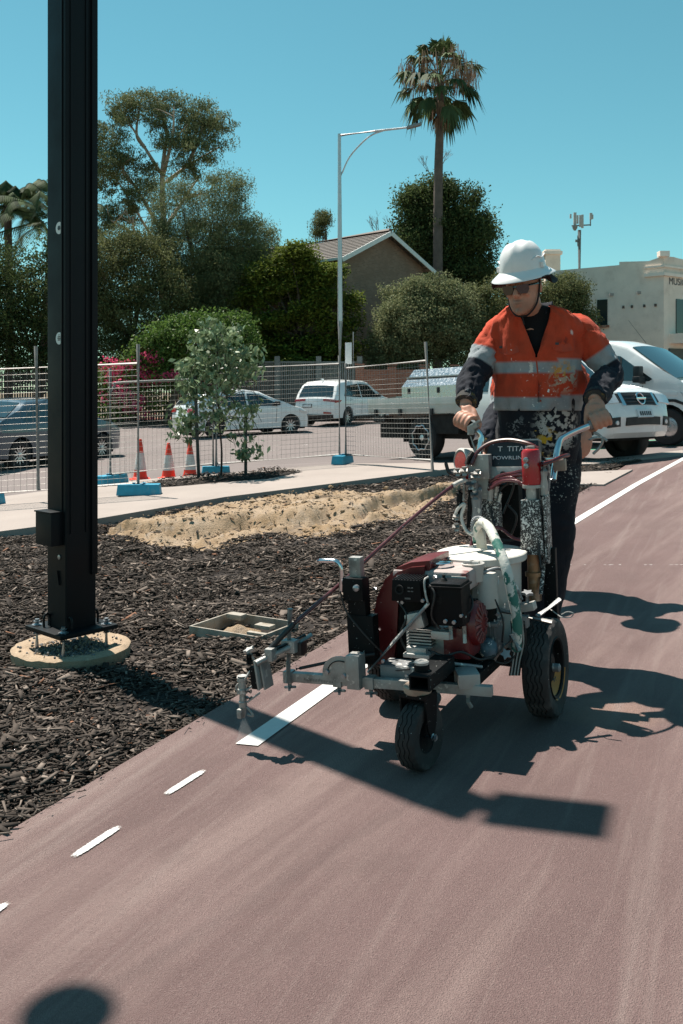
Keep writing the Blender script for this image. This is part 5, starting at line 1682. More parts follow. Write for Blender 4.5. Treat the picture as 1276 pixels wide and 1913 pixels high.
# ---- white van on the right
h = Vector((.74, -.67)).normalized(); right = Vector((h.y, -h.x)); fw = Vector((6.05, 17.25)); ctr = fw - right * .80 - h * 1.55
rot, pos = place(h, (ctr.x, ctr.y, hgt(fw.x, fw.y) - .035), 0.0)
r_ = thing('parked_van', pos, label='white panel van with a sloping windscreen at the right edge', category='van', rot=rot)
c = Car(r_, .96, 1.12, 1.96, .14, -2.5, 2.48, M_cwhite, crown=.05, nose=(.8, .2)); c.wz = .34
c.body([(-2.46, .36), (-2.5, .9), (-2.46, 1.8), (-2.3, 1.94), (-.3, 1.98), (.45, 1.93), (.75, 1.84), (1.72, 1.16), (2.2, 1.0), (2.42, .78), (2.48, .5), (2.42, .30)], .30, [(-1.55, .40), (1.55, .42)])
c.side([(.02, 1.20), (.02, 1.66), (.30, 1.70), (.62, 1.66), (1.28, 1.22), (1.22, 1.18)], M_cglass, 'side_window'); c.side([(-.9, 1.20), (-.9, 1.66), (-.06, 1.66), (-.06, 1.20)], M_cglass, 'side_window')
c.cross((.80, 1.80), (1.66, 1.205), .10, M_cglass, 'windscreen', off=.03)
c.side([(1.95, .80), (1.80, .98), (2.2, .90), (2.32, .78)], M_head, 'head_light', off=.01)
c.side([(.62, 1.21), (.66, 1.21), (.66, 1.62), (.62, 1.65)], M_trim, 'window_pillar', off=.010)
for s in (-1, 1):
    mb = MB(); y = s * (c.ys(1.1, 1.2) + .17); mb.box((1.08, y, 1.36), (.12, .20, .20), bevel=.03); mb.box((1.10, y + s * .02, 1.21), (.14, .26, .12), bevel=.03); mb.bar((1.1, s * (c.ys(1.1, 1.15) - .02), 1.18), (1.1, y, 1.22), .1, .10); mb.build('mirror', M_trim, r_)
c.side([(1.17, .62), (1.24, .74), (1.40, .80), (1.70, .80), (1.88, .74), (1.96, .60), (1.99, .62), (1.90, .78), (1.72, .85), (1.38, .85), (1.20, .77), (1.13, .62)], M_trim, 'arch_trim', off=.012)
c.side([(1.15, .95), (1.75, .92), (1.75, .98), (1.15, 1.0)], M_cwhite, 'body_crease', off=.012)
mb = MB(); mb.tube([(.62, .25, 1.95), (.25, .25, 2.42)], [.006, .003], 5); mb.build('aerial', M_trim, r_)
c.wheels((-1.55, 1.55), .34, spokes=0, steel=True, rimr=.64); c.under(-2.3, 2.2)
lines(c, [((-.02, .45), (-.02, 1.9)), ((1.05, .5), (1.10, 1.15))])
# ---- white utility truck with aluminium tray
M_alu = mat('aluminium_tray', (.44, .43, .41), .45, .55, var=.12, scale=5, dirt=((.42, .40, .37), 4, .5, .85))
M_chk = mat('checker_plate', (.46, .48, .50), .22, .9, var=.1, scale=25, bmp=.12, bscale=45)
h = Vector((.60, -.80)).normalized(); left = Vector((-h.y, h.x)); ra = Vector((1.52, 16.8)) + left * .76
ctr = ra + h * 1.58
rot, pos = place(h, (ctr.x, ctr.y, road_z(ctr.x, ctr.y) + .03), 0.03)
ute = thing('utility_truck', pos, label='white utility truck with an aluminium tray and tool box behind the worker', category='truck', rot=rot)
c = Car(ute, .92, 1.10, 1.82, .20, -.42, 2.48, M_cwhite, nose=(.55, .20), tail=(.1, .02)); c.wz = .38
c.body([(-.40, .46), (-.42, .8), (-.40, 1.6), (-.28, 1.78), (.2, 1.83), (.6, 1.78), (1.20, 1.22), (1.9, 1.15), (2.28, 1.06), (2.40, .90), (2.48, .70), (2.44, .48), (2.34, .40)], .46, [(1.55, .47)])
c.side([(-.30, 1.16), (-.30, 1.62), (.12, 1.66), (.12, 1.15)], M_cglass, 'side_window'); c.side([(.18, 1.15), (.18, 1.66), (.50, 1.63), (1.0, 1.22), (.95, 1.15)], M_cglass, 'side_window')
c.cross((.68, 1.70), (1.14, 1.27), .10, M_cglass, 'windscreen')
g_ = c.cross((2.42, .86), (2.30, 1.04), 0, M_trim, 'grille', y0=-.40, y1=.40, off=.016, nseg=6)
for k in range(3):
    z = .885 + k * .05
    c.cross((2.42 - (z - .86) * .67, z), (2.42 - (z + .012 - .86) * .67, z + .012), 0, M_chrome if k == 3 else M_trim, 'grille_bar', y0=-.37, y1=.37, off=.026, nseg=6, parent=g_)
for s in (-1, 1):
    c.cross((2.425, .85), (2.30, 1.045), 0, M_chrome, 'grille_surround', y0=s * .40, y1=s * .47, off=.020, nseg=2, parent=g_)
em = Vector((2.372, 0, .955 + .035)); mb = MB()
ring = [em + Vector((.028 - math.sin(a) * .035, math.cos(a) * .085, math.sin(a) * .085)) for a in [2 * math.pi * k / 20 for k in range(21)]]
mb.tube(ring, .013, 8, cap=False); mb.bar(em + Vector((.036, -.115, 0)), em + Vector((.036, .115, 0)), .02, .035, .005); mb.build('badge', M_chrome, g_)
for s in (-1, 1):
    hl_ = c.cross((2.40, .90), (2.30, 1.03), 0, M_head, 'head_light', y0=s * .52, y1=s * .93, off=.016, nseg=5)
    c.cross((2.40, .90), (2.30, 1.03), 0, M_trim, 'lamp_bezel', y0=s * .48, y1=s * .53, off=.020, nseg=2, parent=hl_)
    f_ = c.cross((2.47, .56), (2.475, .70), 0, M_trim, 'fog_recess', y0=s * .58, y1=s * .82, off=.014, nseg=3)
    mb = MB(); mb.lathe([(.035, 0), (.035, .03), (.03, .035), (0, .035)], (2.40, s * .60, .63), (1, 0, 0), 16); mb.build('fog_lamp', M_head, f_)
c.side([(1.98, .90), (1.92, 1.02), (2.20, 1.02), (2.30, .92)], M_head, 'head_light', off=.010)
c.cross((2.47, .56), (2.475, .68), 0, M_trim, 'air_intake', y0=-.45, y1=.45, off=.012, nseg=5)
p_ = c.cross((2.475, .665), (2.44, .785), 0, M_plate, 'number_plate', y0=-.20, y1=.20, off=.035, nseg=2)
for k in range(6):
    y = -.15 + .052 * k
    c.cross((2.468, .69), (2.450, .75), 0, M_ink, 'plate_mark', y0=y, y1=y + .032, off=.038, nseg=1, parent=p_)
mirror(c, .98, 1.2, M_trim, (.14, .22, .18))
c.under(-3.0, 2.2, .36, .70)
c.wheels((1.55,), .38, width=.26, spokes=6, rimr=.62)
c.W = .90; c.wheels((-1.58,), .38, width=.26, spokes=0, rimr=.62)
# bead-lock ring on the rear wheels
for s in (-1, 1):
    mb = MB(); pts = []
    for k in range(33):
        a = 2 * math.pi * k / 32; rr = .228 if (k // 2) % 2 else .205
        pts.append(Vector((-1.58 + rr * math.cos(a), s * (.90 - .02 + .006), .38 + rr * math.sin(a))))
    mb.tube(pts, .014, 6, cap=False); mb.build('rim_ring', M_rim, ute)
tx0, tx1, tw = -3.02, -.48, .93
mb = MB(); mb.box(((tx0 + tx1) / 2, 0, .84), (tx1 - tx0, 2 * tw - .02, .06)); mb.build('tray_floor', M_alu, ute)
for s in (-1, 1):
    mb = MB(); mb.box(((tx0 + tx1) / 2, s * (tw - .02), .96), (tx1 - tx0, .035, .27), bevel=.006); dside = mb.build('drop_side', M_alu, ute)
    mb = MB()
    mb.box(((tx0 + tx1) / 2, s * (tw + .001), .98), (tx1 - tx0 - .02, .012, .02)); mb.build('side_rib', M_alu, dside)
    for x in (tx0 + .25, tx0 + .95, tx0 + 1.8):
        mb = MB(); mb.box((x, s * (tw + .012), .84), (.07, .04, .12), bevel=.008); mb.build('latch', M_trim, dside)
for (x, nm) in ((tx0, 'tail_gate'), (tx1, 'head_board')):
    mb = MB(); mb.box((x, 0, .96 if nm == 'tail_gate' else 1.10), (.035, 2 * tw - .06, .27 if nm == 'tail_gate' else .56), bevel=.006); mb.build(nm, M_alu, ute)
for s in (-1, 1):
    mb = MB(); mb.box((tx0 + .20, s * .72, .72), (.34, .22, .10), bevel=.012); mb.build('tail_lamp', M_trim, ute)
    mb = MB(); mb.box((-2.02, s * .74, .52), (.035, .32, .44)); mb.build('mud_flap', M_under, ute)
    mb = MB(); mb.box((-1.0, s * .70, .62), (.7, .3, .34), bevel=.03); mb.build('side_tank', M_under, ute)
    mb = MB(); mb.lathe([(.43, 0), (.43, .24), (.40, .24), (.40, 0)], (-1.58, s * (.64 if s > 0 else .88), .40), (0, 1, 0) if False else (0, 1, 0), 24, closed=True)
bx0, bx1 = -2.1, -.62
mb = MB()
sec = [(-.86, 1.10), (-.86, 1.30), (-.55, 1.62), (.86, 1.62), (.86, 1.10)]
vs = [Vector((bx0, y, z)) for y, z in sec] + [Vector((bx1, y, z)) for y, z in sec]
mb.add(vs, [(4, 3, 2, 1, 0), (5, 6, 7, 8, 9), (0, 1, 6, 5), (1, 2, 7, 6), (2, 3, 8, 7), (3, 4, 9, 8), (4, 0, 5, 9)])
tb = mb.build('tool_box', M_chk, ute, smooth=0)
for x in (bx0 + .2, bx1 - .5):
    mb = MB(); mb.box((x, -.868, 1.22), (.05, .02, .10), bevel=.004); mb.build('lock', M_trim, tb)
mb = MB(); mb.bar((bx0 - .01, -.72, 1.47), (bx1 + .01, -.72, 1.47), .03, .02); mb.build('lid_seam', M_alu, tb)
mb = MB()
for k in range(3): mb.bar((-2.85 + .02 * k, -.6 + .25 * k, 1.10 + .03 * k), (-2.2, -.5 + .22 * k, 1.12), .09, .03)
mb.build('load_boards', M_alu, ute)
# ================================================================== LINE MARKING MACHINE
F3 = Vector((-.44, -.9, -.022)).normalized()
L3 = Vector((.9, -.44, .045)); L3 = (L3 - F3 * L3.dot(F3)).normalized()
U3 = F3.cross(L3)
MO = Vector((.51, 3.71, .0255))
mrot = Matrix((F3, L3, U3)).transposed()
mach = thing('line_marking_machine', MO, label='paint spattered ride-behind line marking machine with red engine and white paint pail', category='line marker', rot=mrot)
mach['label'] = 'paint spattered walk-behind line marking machine with red engine and white paint pail'
MM = WM[mach.name]; MI = MM.inverted()
def Q(px, py, u):
    """point of the picture on the machine's cross plane u metres ahead of its axle (machine frame)"""
    o = MI @ Vector((0, 0, EYE)); d = MI.to_3x3() @ Vector(((px - CX) / FPX, 1, -(py - CY) / FPX))
    return o + d * ((u - o.x) / d.x)
SPL = [(WHITE_FLECK, 55, .64), (WHITE_FLECK, 150, .66)]
M_malu = mat('spattered_aluminium', (.36, .355, .34), .55, .5, var=.2, scale=12, splat=[((.52, .51, .48), 40, .63)], dirt=((.12, .115, .11), 9, .52, .75))
M_mgrey = mat('dusty_grey_steel', (.24, .25, .26), .55, .4, var=.25, scale=10, splat=[((.60, .59, .56), 30, .60)])
M_mblack = mat('spattered_black', (.005, .006, .007), .55, spec=.15, var=.3, scale=14, splat=[(WHITE_FLECK, 130, .70)])
M_mblack2 = mat('heavily_spattered_black', (.012, .012, .014), .5, var=.3, scale=14, splat=[((.70, .69, .66), 95, .57), ((.74, .73, .70), 240, .58)])
M_eblack = mat('engine_black_plastic', (.005, .005, .006), .5, var=.3, scale=20, spec=.12, dirt=((.045, .043, .041), 9, .60, .85))
M_ered = mat('engine_red', (.13, .010, .012), .36, var=.25, scale=7, coat=.2, splat=[((.60, .50, .48), 120, .72)], dirt=((.10, .02, .02), 6, .5, .8))
M_etank = mat('paint_caked_tank', (.36, .30, .285), .7, var=.2, scale=16, dirt=((.16, .02, .02), 6, .52, .60), bmp=.25, bscale=40)
M_esilver = mat('cast_aluminium', (.42, .42, .41), .5, .7, var=.3, scale=18, bmp=.2, bscale=80)
M_mwhite = mat('dirty_white_plastic', (.50, .49, .46), .55, var=.12, scale=8, dirt=((.24, .20, .14), 9, .55, .78))
M_pred = mat('pump_red', (.36, .014, .018), .3, var=.12, scale=8, coat=.3, splat=[(WHITE_FLECK, 130, .68), (WHITE_FLECK, 60, .72)])
M_rod = mat('rusty_rod', (.26, .15, .08), .45, .5, var=.4, scale=14, dirt=((.45, .40, .34), 12, .5, .7), splat=[(WHITE_FLECK, 70, .68)])
M_hose = mat('paint_caked_hose', (.58, .57, .52), .6, var=.1, scale=10, dirt=((.03, .15, .12), 9, .55, .58), splat=[((.30, .27, .18), 16, .62)], bmp=.4, bscale=50)
M_rhose = mat('dark_red_hose', (.075, .010, .012), .3, var=.3, scale=10, coat=.3, splat=[(WHITE_FLECK, 150, .72)])
M_cable = mat('black_cable', (.012, .012, .013), .5, var=.2)
M_steelblue = mat('polished_tube', (.62, .64, .66), .16, 1.0, var=.1, scale=10)
M_orange = mat('orange_rim_paint', (.42, .17, .03), .6, var=.3, scale=10, splat=[((.03, .03, .03), 18, .56)])
M_wtyre = mat('dusty_tyre', (.022, .021, .021), .82, var=.4, scale=14, dirt=((.10, .09, .085), 8, .48, .8), splat=[((.50, .49, .46), 90, .70)])

def tyre(name, c, r, w, m, grooves=4, n=84, zig=.004, axis=Vector((0, 1, 0)), rimr=.62):
    prof = [(rimr * r, -w * .42), (r * .80, -w * .52), (r * .93, -w * .52)]
    g = []
    prof.append((r * .985, -w * .45))
    for k in range(grooves):
        y = -w * .36 + w * .72 * (k + .5) / grooves; gw = w * .018
        g += [len(prof), len(prof) + 1, len(prof) + 2, len(prof) + 3]
        prof += [(r, y - gw * 1.6), (r * .965, y - gw), (r * .965, y + gw), (r, y + gw * 1.6)]
    prof += [(r * .985, w * .45), (r * .93, w * .52), (r * .80, w * .52), (rimr * r, w * .42)]
    s, u, d = frame(axis); vs = []; fs = []
    for i, (rr, h) in enumerate(prof):
        for k in range(n):
            a = 2 * math.pi * k / n
            z = (zig if (k // 2) % 2 else -zig) if i in g else 0
            lug = -.006 * r / .18 if (i in (3, len(prof) - 4) and (k // 2) % 2) else 0
            vs.append(Vector(c) + d * (h + z) + (s * math.cos(a) + u * math.sin(a)) * (rr + lug))
    m_ = len(prof)
    for i in range(m_):
        j = (i + 1) % m_
        for k in range(n): fs.append((i * n + k, i * n + (k + 1) % n, j * n + (k + 1) % n, j * n + k))
    return MB().add(vs, fs).build(name, m, mach, smooth=40)
WR = .184
for s in (1, -1):
    c = Vector((0, s * .312, WR))
    t = tyre('rear_wheel', c, WR, .092, M_wtyre)
    mb = MB(); ax = Vector((0, s, 0))
    mb.lathe([(.118, -.03), (.120, .034), (.112, .044), (.104, .040), (.098, .012), (.060, .004), (.05, .022), (.03, .026), (0, .026)], c, ax, 36)
    rm = mb.build('rim', M_mblack, t)
    mb = MB(); mb.lathe([(.1045, .0385), (.110, .0455), (.1175, .0405)], c, ax, 40)
    mb2 = MB(); pts = []
    vs = []; fs = []
    for k in range(15):
        a = math.radians(-165 + 100 * k / 14) if s > 0 else math.radians(200 + 60 * k / 14)
        for rr, hh in ((.075, .009), (.118, .046)):
            vs.append(c + ax * hh + Vector((-math.sin(a) * 0 + math.cos(a) * rr, 0, math.sin(a) * rr)))
    for k in range(14): fs.append((2 * k, 2 * k + 1, 2 * k + 3, 2 * k + 2))
    mb2.add(vs, fs).build('orange_patch', M_orange, rm)
    mb = MB(); mb.lathe([(.016, 0), (.016, .05), (.010, .054), (0, .054)], c, ax, 12); mb.build('hub', M_mgrey, rm)
mb = MB(); mb.cyl((0, -.30, WR), (0, .30, WR), .016, n=12); mb.build('axle', M_mgrey, mach)
# chassis
for s in (-1, 1):
    mb = MB(); mb.bar((-.24, s * .17, .245), (.46, s * .16, .245), .04, .04, .004); mb.build('chassis_rail', M_mblack, mach)
mb = MB(); mb.box((.10, 0, .265), (.62, .30, .012), bevel=.003); mb.build('deck', M_mblack, mach)
mb = MB(); mb.box((.462, -.10, .255), (.012, .14, .052), bevel=.003); mb.box((.42, -.10, .281), (.09, .14, .006)); mb.build('front_plate', M_mgrey, mach)
mb = MB(); mb.box((.45, .150, .262), (.10, .075, .050), bevel=.004, rot=Matrix.Rotation(.5, 3, 'Z')); mb.build('corner_bracket', M_malu, mach)
mb = MB(); mb.box((.30, 0, .232), (.26, .22, .05), bevel=.004); mb.build('sump', M_mblack, mach)
# hollow front stub
cs = Q(783, 1277, .69); ce = Vector((.44, cs.y, cs.z))
def hollow(mb, a, b, w, h, t):
    d = (b - a).normalized(); s = Vector((0, 1, 0)); u = Vector((0, 0, 1)); L = (b - a)
    for (o_, ww, hh) in ((u * (h / 2 - t / 2), w, t), (-u * (h / 2 - t / 2), w, t), (s * (w / 2 - t / 2), t, h - 2 * t), (-s * (w / 2 - t / 2), t, h - 2 * t)):
        mb.bar(a + o_, b + o_, ww, hh, .0015)
mb = MB(); hollow(mb, ce, cs, .072, .050, .006); mb.build('stub_tube', M_mblack, mach)
mb = MB(); mb.box((.52, cs.y, cs.z), (.02, .058, .036)); mb.build('tube_plug', M_under, mach)
k0 = Q(789, 1266, .63)
mb = MB(); mb.lathe([(.026, -.004), (.026, .016), (.022, .018)], (k0.x, k0.y, cs.z + .028), n=20); kn = mb.build('pivot_cap', M_mblack, mach)
mb = MB(); mb.lathe([(.024, .018), (.025, .026), (.020, .030), (.008, .0305), (.006, .027), (0, .027)], (k0.x, k0.y, cs.z + .028), n=20); mb.build('cap_nut', M_malu, kn)
# caster
cw = Q(788, 1357, .60); cw.z = .110
mb = MB(); mb.lathe([(.046, -.016), (.048, -.010), (.048, .006), (.044, .010), (0, .010)], (k0.x - .01, cw.y, cs.z - .037), n=28); mb.build('swivel_ring', mat('tan_ring', (.36, .27, .21), .6, .2, var=.3, scale=20), mach)
crot = Matrix.Rotation(-.12, 3, 'Z')
fork = MB()
top = Vector((k0.x - .01, cw.y, cs.z - .058))
fork.box(top, (.085, .098, .014), bevel=.004, rot=crot)
for s in (-1, 1):
    o_ = crot @ Vector((0, s * .047, 0))
    pts2 = [(-.042, .0), (.042, .0), (.030, -.11), (.014, -.135), (-.006, -.135), (-.03, -.10)]
    fork.prism(pts2, top + o_, crot @ Vector((1, 0, 0)), Vector((0, 0, 1)), .006)
fk_ = fork.build('caster_fork', M_mblack, mach)
cc = Vector((top.x + .003, top.y, .1115))
t = tyre('caster_wheel', cc, .1115, .070, M_wtyre, grooves=3, n=60, zig=.003, axis=crot @ Vector((0, 1, 0)), rimr=.5)
mb = MB(); mb.lathe([(.056, -.026), (.056, .026), (.040, .020), (.02, .024), (0, .024)], cc, crot @ Vector((0, 1, 0)), 24); mb.build('rim', M_mblack, t)
mb = MB(); a = crot @ Vector((0, 1, 0)); mb.cyl(cc - a * .064, cc + a * .064, .008, n=10); mb.cyl(cc + a * .050, cc + a * .060, .013, n=6); mb.cyl(cc - a * .060, cc - a * .050, .013, n=6); mb.build('caster_axle', M_bolt, mach)
# long cross bar that carries the spray gun
ba = Q(537, 1263, .52); bb = Q(920, 1297, .47); bb.z = ba.z + .004
bar_u = lambda px: ba.lerp(bb, (px - 537) / (920 - 537))
mb = MB(); hollow2 = mb.bar(ba, bb, .030, .034, .003); crossbar = mb.build('cross_bar', M_malu, mach)
mb = MB()
for k in range(22):
    p = ba.lerp(bb, .10 + .008 * k); mb.box(p + Vector((.0156, 0, -.004 + (.003 if k % 5 == 0 else 0))), (.0006, .0012, .010))
mb.build('ruler_marks', M_ink, crossbar)
def wing_knob(p, parent, m=M_mblack, s=1.0, up=-1):
    mb = MB(); mb.cyl(p, p + Vector((0, 0, .022 * s * up)), .008 * s, n=10)
    for a in range(3):
        e = Vector((math.cos(a * 2.09 + .4), math.sin(a * 2.09 + .4), 0))
        mb.bar(p + Vector((0, 0, .020 * s * up)), p + Vector((0, 0, .024 * s * up)) + e * .024 * s, .010 * s, .009 * s, .003 * s)
    return mb.build('clamp_knob', m, parent)
def star_knob(p, nrm, R, m, parent, stem=.03):
    s_, u_, d_ = frame(nrm)
    mb = MB()
    pts2 = []
    for k in range(10):
        a = k * math.pi / 5; rr = R if k % 2 == 0 else R * .55
        pts2.append((rr * math.cos(a), rr * math.sin(a)))
    mb.prism(pts2, p, s_, u_, R * .42); mb.cyl(p - d_ * stem, p, R * .28, n=10)
    return mb.build('star_knob', m, parent, smooth=0)
for px in (519 + 22, 640, 701):
    p = bar_u(px); mb = MB(); mb.box(p, (.040, .034, .044), bevel=.003); cl = mb.build('bar_clamp', M_malu, mach)
    wing_knob(p + Vector((0, 0, -.020)), cl, M_mgrey)
# slotted quadrant plate and column socket
qc = bar_u(650) + Vector((.020, 0, .020))
mb = MB(); arc = [(-.075, -.02), (-.075, .01)] + [(-.075 * math.cos(a), .01 + .062 * math.sin(a)) for a in [math.pi * k / 12 for k in range(1, 9)]] + [(.045, .055), (.045, -.02)]
mb.prism(arc, qc, (0, 1, 0), (0, 0, 1), .006); qp = mb.build('quadrant_plate', M_malu, mach)
mb = MB(); slot = [qc + Vector((.0035, -.052 * math.cos(a), .012 + .044 * math.sin(a))) for a in [math.pi * (.05 + .55 * k / 10) for k in range(11)]]
mb.tube(slot, .006, 6, flat=.3); mb.build('slot', M_under, qp)
for (dy, dz) in ((-.055, .012), (.012, .004)):
    mb = MB(); mb.cyl(qc + Vector((.002, dy, dz)), qc + Vector((.012, dy, dz)), .009, n=6); mb.build('bolt', M_bolt, qp)
sc0 = bar_u(668) + Vector((.006, 0, .03)); mb = MB(); mb.box(sc0 + Vector((0, .015, .01)), (.06, .05, .12), bevel=.003); mb.build('column_socket', M_malu, mach)
# front column
def colbox(x0, y0, x1, y1, u, d, m, name, bev=.003, parent=None):
    a = Q(x0, y1, u); b = Q(x1, y0, u); mb = MB()
    mb.box(((a.x - d / 2), (a.y + b.y) / 2, (a.z + b.z) / 2), (d, abs(b.y - a.y), abs(b.z - a.z)), bevel=bev)
    return mb.build(name, m, parent or mach)
colbox(652, 1152, 696, 1238, .44, .05, M_mblack, 'column_base')
colbox(651, 1082, 680, 1156, .435, .045, M_mblack, 'column')
colbox(641, 1082, 676, 1122, .455, .05, M_mblack, 'column_clamp')
colbox(653, 1042, 672, 1084, .43, .036, M_malu, 'column_tube')
mb = MB(); mb.tube(bez([Q(594, 1047, .45), Q(615, 1047, .45), Q(628, 1049, .45), Q(636, 1058, .45), Q(638, 1075, .45), Q(637, 1105, .45)], 6), .008, 10); mb.build('hook_handle', M_steelblue, mach)
mb = MB(); k_ = Q(667, 1098, .46); mb.lathe([(.012, 0), (.012, .012), (.006, .016), (0, .016)], k_, (1, 0, 0), 14); mb.build('clamp_screw', M_bolt, mach)
# belt guard
gp_ = [(800, 1049), (765, 1052), (738, 1062), (716, 1084), (701, 1118), (695, 1150), (693, 1190), (696, 1225), (702, 1243), (742, 1243), (748, 1200), (752, 1110), (800, 1090)]
g0 = [Q(x, y, .34) for x, y in gp_]
b = bmesh.new()
fr = [b.verts.new((.34, p.y, p.z)) for p in g0]; bk = [b.verts.new((.10, p.y, p.z)) for p in g0]
n = len(g0); b.faces.new(fr[::-1]); b.faces.new(bk)
for i in range(n): b.faces.new((fr[i], fr[(i + 1) % n], bk[(i + 1) % n], bk[i]))
bmesh.ops.recalc_face_normals(b, faces=list(b.faces))
es = [e for e in b.edges if abs(e.verts[0].co.x - e.verts[1].co.x) < .001]
bmesh.ops.bevel(b, geom=es, offset=.016, segments=4, affect='EDGES')
MB().bm(b).build('belt_guard', M_ered, mach, smooth=50)
# engine
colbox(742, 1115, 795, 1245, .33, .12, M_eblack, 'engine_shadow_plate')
mb = MB(); a = Q(800, 1200, .32); mb.box((.27, a.y, a.z), (.16, .15, .11), bevel=.012); eng = mb.build('crankcase', M_esilver, mach)
mb = MB(); a = Q(852, 1195, .36); mb.box((.31, a.y + .005, a.z - .01), (.14, .10, .115), bevel=.02); mb.build('side_cover', M_ered, mach)
mb = MB()
for k in range(6): mb.box((.375 + .0 * k, Q(785, 1170, .38).y, Q(785, 1205, .38).z + .011 * k), (.05, .095, .005))
mb.build('cooling_fins', M_esilver, eng)
mb = MB(); a = Q(778, 1158, .42); mb.box(a, (.05, .070, .060), bevel=.014, rot=Matrix.Rotation(.25, 3, 'X')); mb.build('valve_cover', M_esilver, eng)
mb = MB(); a = Q(783, 1222, .42); mb.box(a, (.06, .10, .014), bevel=.002); mb.box(a + Vector((-.01, -.005, .016)), (.05, .075, .02), bevel=.003); mb.build('engine_mount', M_esilver, mach)
# exhaust box with louvres
a = Q(762, 1102, .44); mb = MB(); mb.box((.41, a.y, a.z), (.10, .118, .078), bevel=.008, taper=(.94, .90)); ex = mb.build('exhaust_cover', M_eblack, mach)
mb = MB(); top = a.z + .039
for k in range(9): mb.box((.41, a.y - .046 + .0115 * k, top), (.088, .004, .006))
mb.build('louvres', M_eblack, ex)
mb = MB(); mb.lathe([(.017, 0), (.017, .006), (.012, .006), (.011, -.01), (0, -.01)], Vector((.458, a.y - .024, a.z + .004)), (1, 0, 0), 18); mb.build('outlet', M_under, ex)
mb = MB()
for k in range(4): mb.box((.4605, a.y + .012 + .012 * (k % 2), a.z + .012 - .012 * (k // 2)), (.002, .009, .004))
mb.box((.4605, a.y + .006, a.z - .026), (.002, .022, .006)); mb.build('slots', mat('slot_grey', (.10, .10, .10), .6), ex)
# air box
a = Q(836, 1128, .43); mb = MB(); mb.box((.395, a.y, a.z), (.11, .122, .150), bevel=.014, taper=(.96, .95)); ab = mb.build('air_box', M_eblack, mach)
mb = MB(); mb.box((.395, a.y, a.z + .060), (.116, .126, .008), bevel=.003); mb.build('lid_seam', M_eblack, ab)
mb = MB(); mb.lathe([(.014, 0), (.010, .008), (.006, .010), (.006, .02), (0, .022)], (.40, a.y - .02, a.z + .075), n=12); mb.build('wing_nut', M_under, ab)
for (px, py) in ((833, 1160), (849, 1162)):
    p = Q(px, py, .45); mb = MB(); mb.cyl(p, p + Vector((.01, 0, 0)), .007, n=8); mb.build('bolt', M_bolt, ab)
# fuel tank
p0 = Q(742, 1095, .36); p1 = Q(886, 1060, .30)
ty0, ty1 = -.165, .128; zt = Q(815, 1062, .26).z
mb = MB(); mb.box((.235, (ty0 + ty1) / 2, zt - .032), (.20, ty1 - ty0, .075), bevel=.026, seg=4); tk = mb.build('fuel_tank', M_etank, mach)
a = Q(826, 1057, .25); mb = MB(); mb.lathe([(.040, 0), (.042, .004), (.042, .020), (.038, .024), (.015, .026), (0, .026)], (.25, a.y, zt + .002), n=14); mb.build('filler_cap', M_chrome, tk)
mb = MB(); a = Q(872, 1094, .345); mb.box((.337, .098, zt - .035), (.004, .055, .050), bevel=.001); pl = mb.build('warning_label', M_mwhite, tk)
mb = MB(); mb.box((.3396, .098, zt - .035), (.002, .040, .034)); mb.build('label_print', mat('label_red', (.30, .10, .10), .6, var=.4, scale=60), pl)
# recoil starter
sc_ = Vector((.30, .150, Q(884, 1163, .3).z)); mb = MB()
mb.lathe([(.080, -.035), (.080, 0), (.072, .012), (.030, .018), (0, .018)], sc_, (0, 1, 0), 32); rs_ = mb.build('recoil_starter', M_ered, mach)
mb = MB()
for k in range(16):
    a = 2 * math.pi * k / 16; e = Vector((math.cos(a), 0, math.sin(a)))
    mb.bar(sc_ + Vector((0, .021, 0)) + e * .032, sc_ + Vector((0, .013, 0)) + e * .071, .008, .004, up=Vector((0, 1, 0)))
mb.build('vent_ribs', mat('faded_pink_plastic', (.17, .06, .06), .7, var=.6, scale=50), rs_)
mb = MB()
for k in range(9):
    a = math.radians(70 + 20 * k); e = Vector((math.cos(a), 0, math.sin(a)))
    mb.box(sc_ + e * .081 + Vector((0, -.018, 0)), (.010, .026, .010), rot=Matrix.Rotation(-a, 3, 'Y'))
mb.build('vent_slots', M_under, rs_)
mb = MB(); mb.bar(Q(856, 1130, .40), Q(868, 1155, .42), .016, .010, .003); mb.build('pull_handle', M_mwhite, rs_)
for (px, py) in ((868, 1185), (842, 1178)):
    p = Q(px, py, .40); mb = MB(); mb.cyl(p - Vector((0, 0, .03)), p + Vector((0, 0, .03)), .0075, n=8); mb.build('drain_bolt', M_esilver, eng)
mb = MB(); mb.box(Q(825, 1185, .40), (.04, .07, .03), bevel=.008); mb.build('carburettor', M_esilver, eng)
# cup holder
p = Q(884, 1060, .20); mb = MB(); mb.lathe([(.034, -.05), (.040, .012), (.043, .016), (.040, .018), (.036, .012), (.030, -.03), (0, -.03)], p, (0, 0, 1), 26); cu_ = mb.build('cup', M_mwhite, mach)
mb = MB(); mb.box(p + Vector((0, .005, .006)), (.03, .04, .035), bevel=.006); mb.box(p + Vector((.0, -.008, .016)), (.035, .012, .02), bevel=.004); mb.build('fitting', M_esilver, cu_)
mb = MB(); mb.bar(p + Vector((-.02, 0, -.18)), p + Vector((-.02, 0, -.03)), .022, .022); mb.build('cup_post', M_malu, mach)
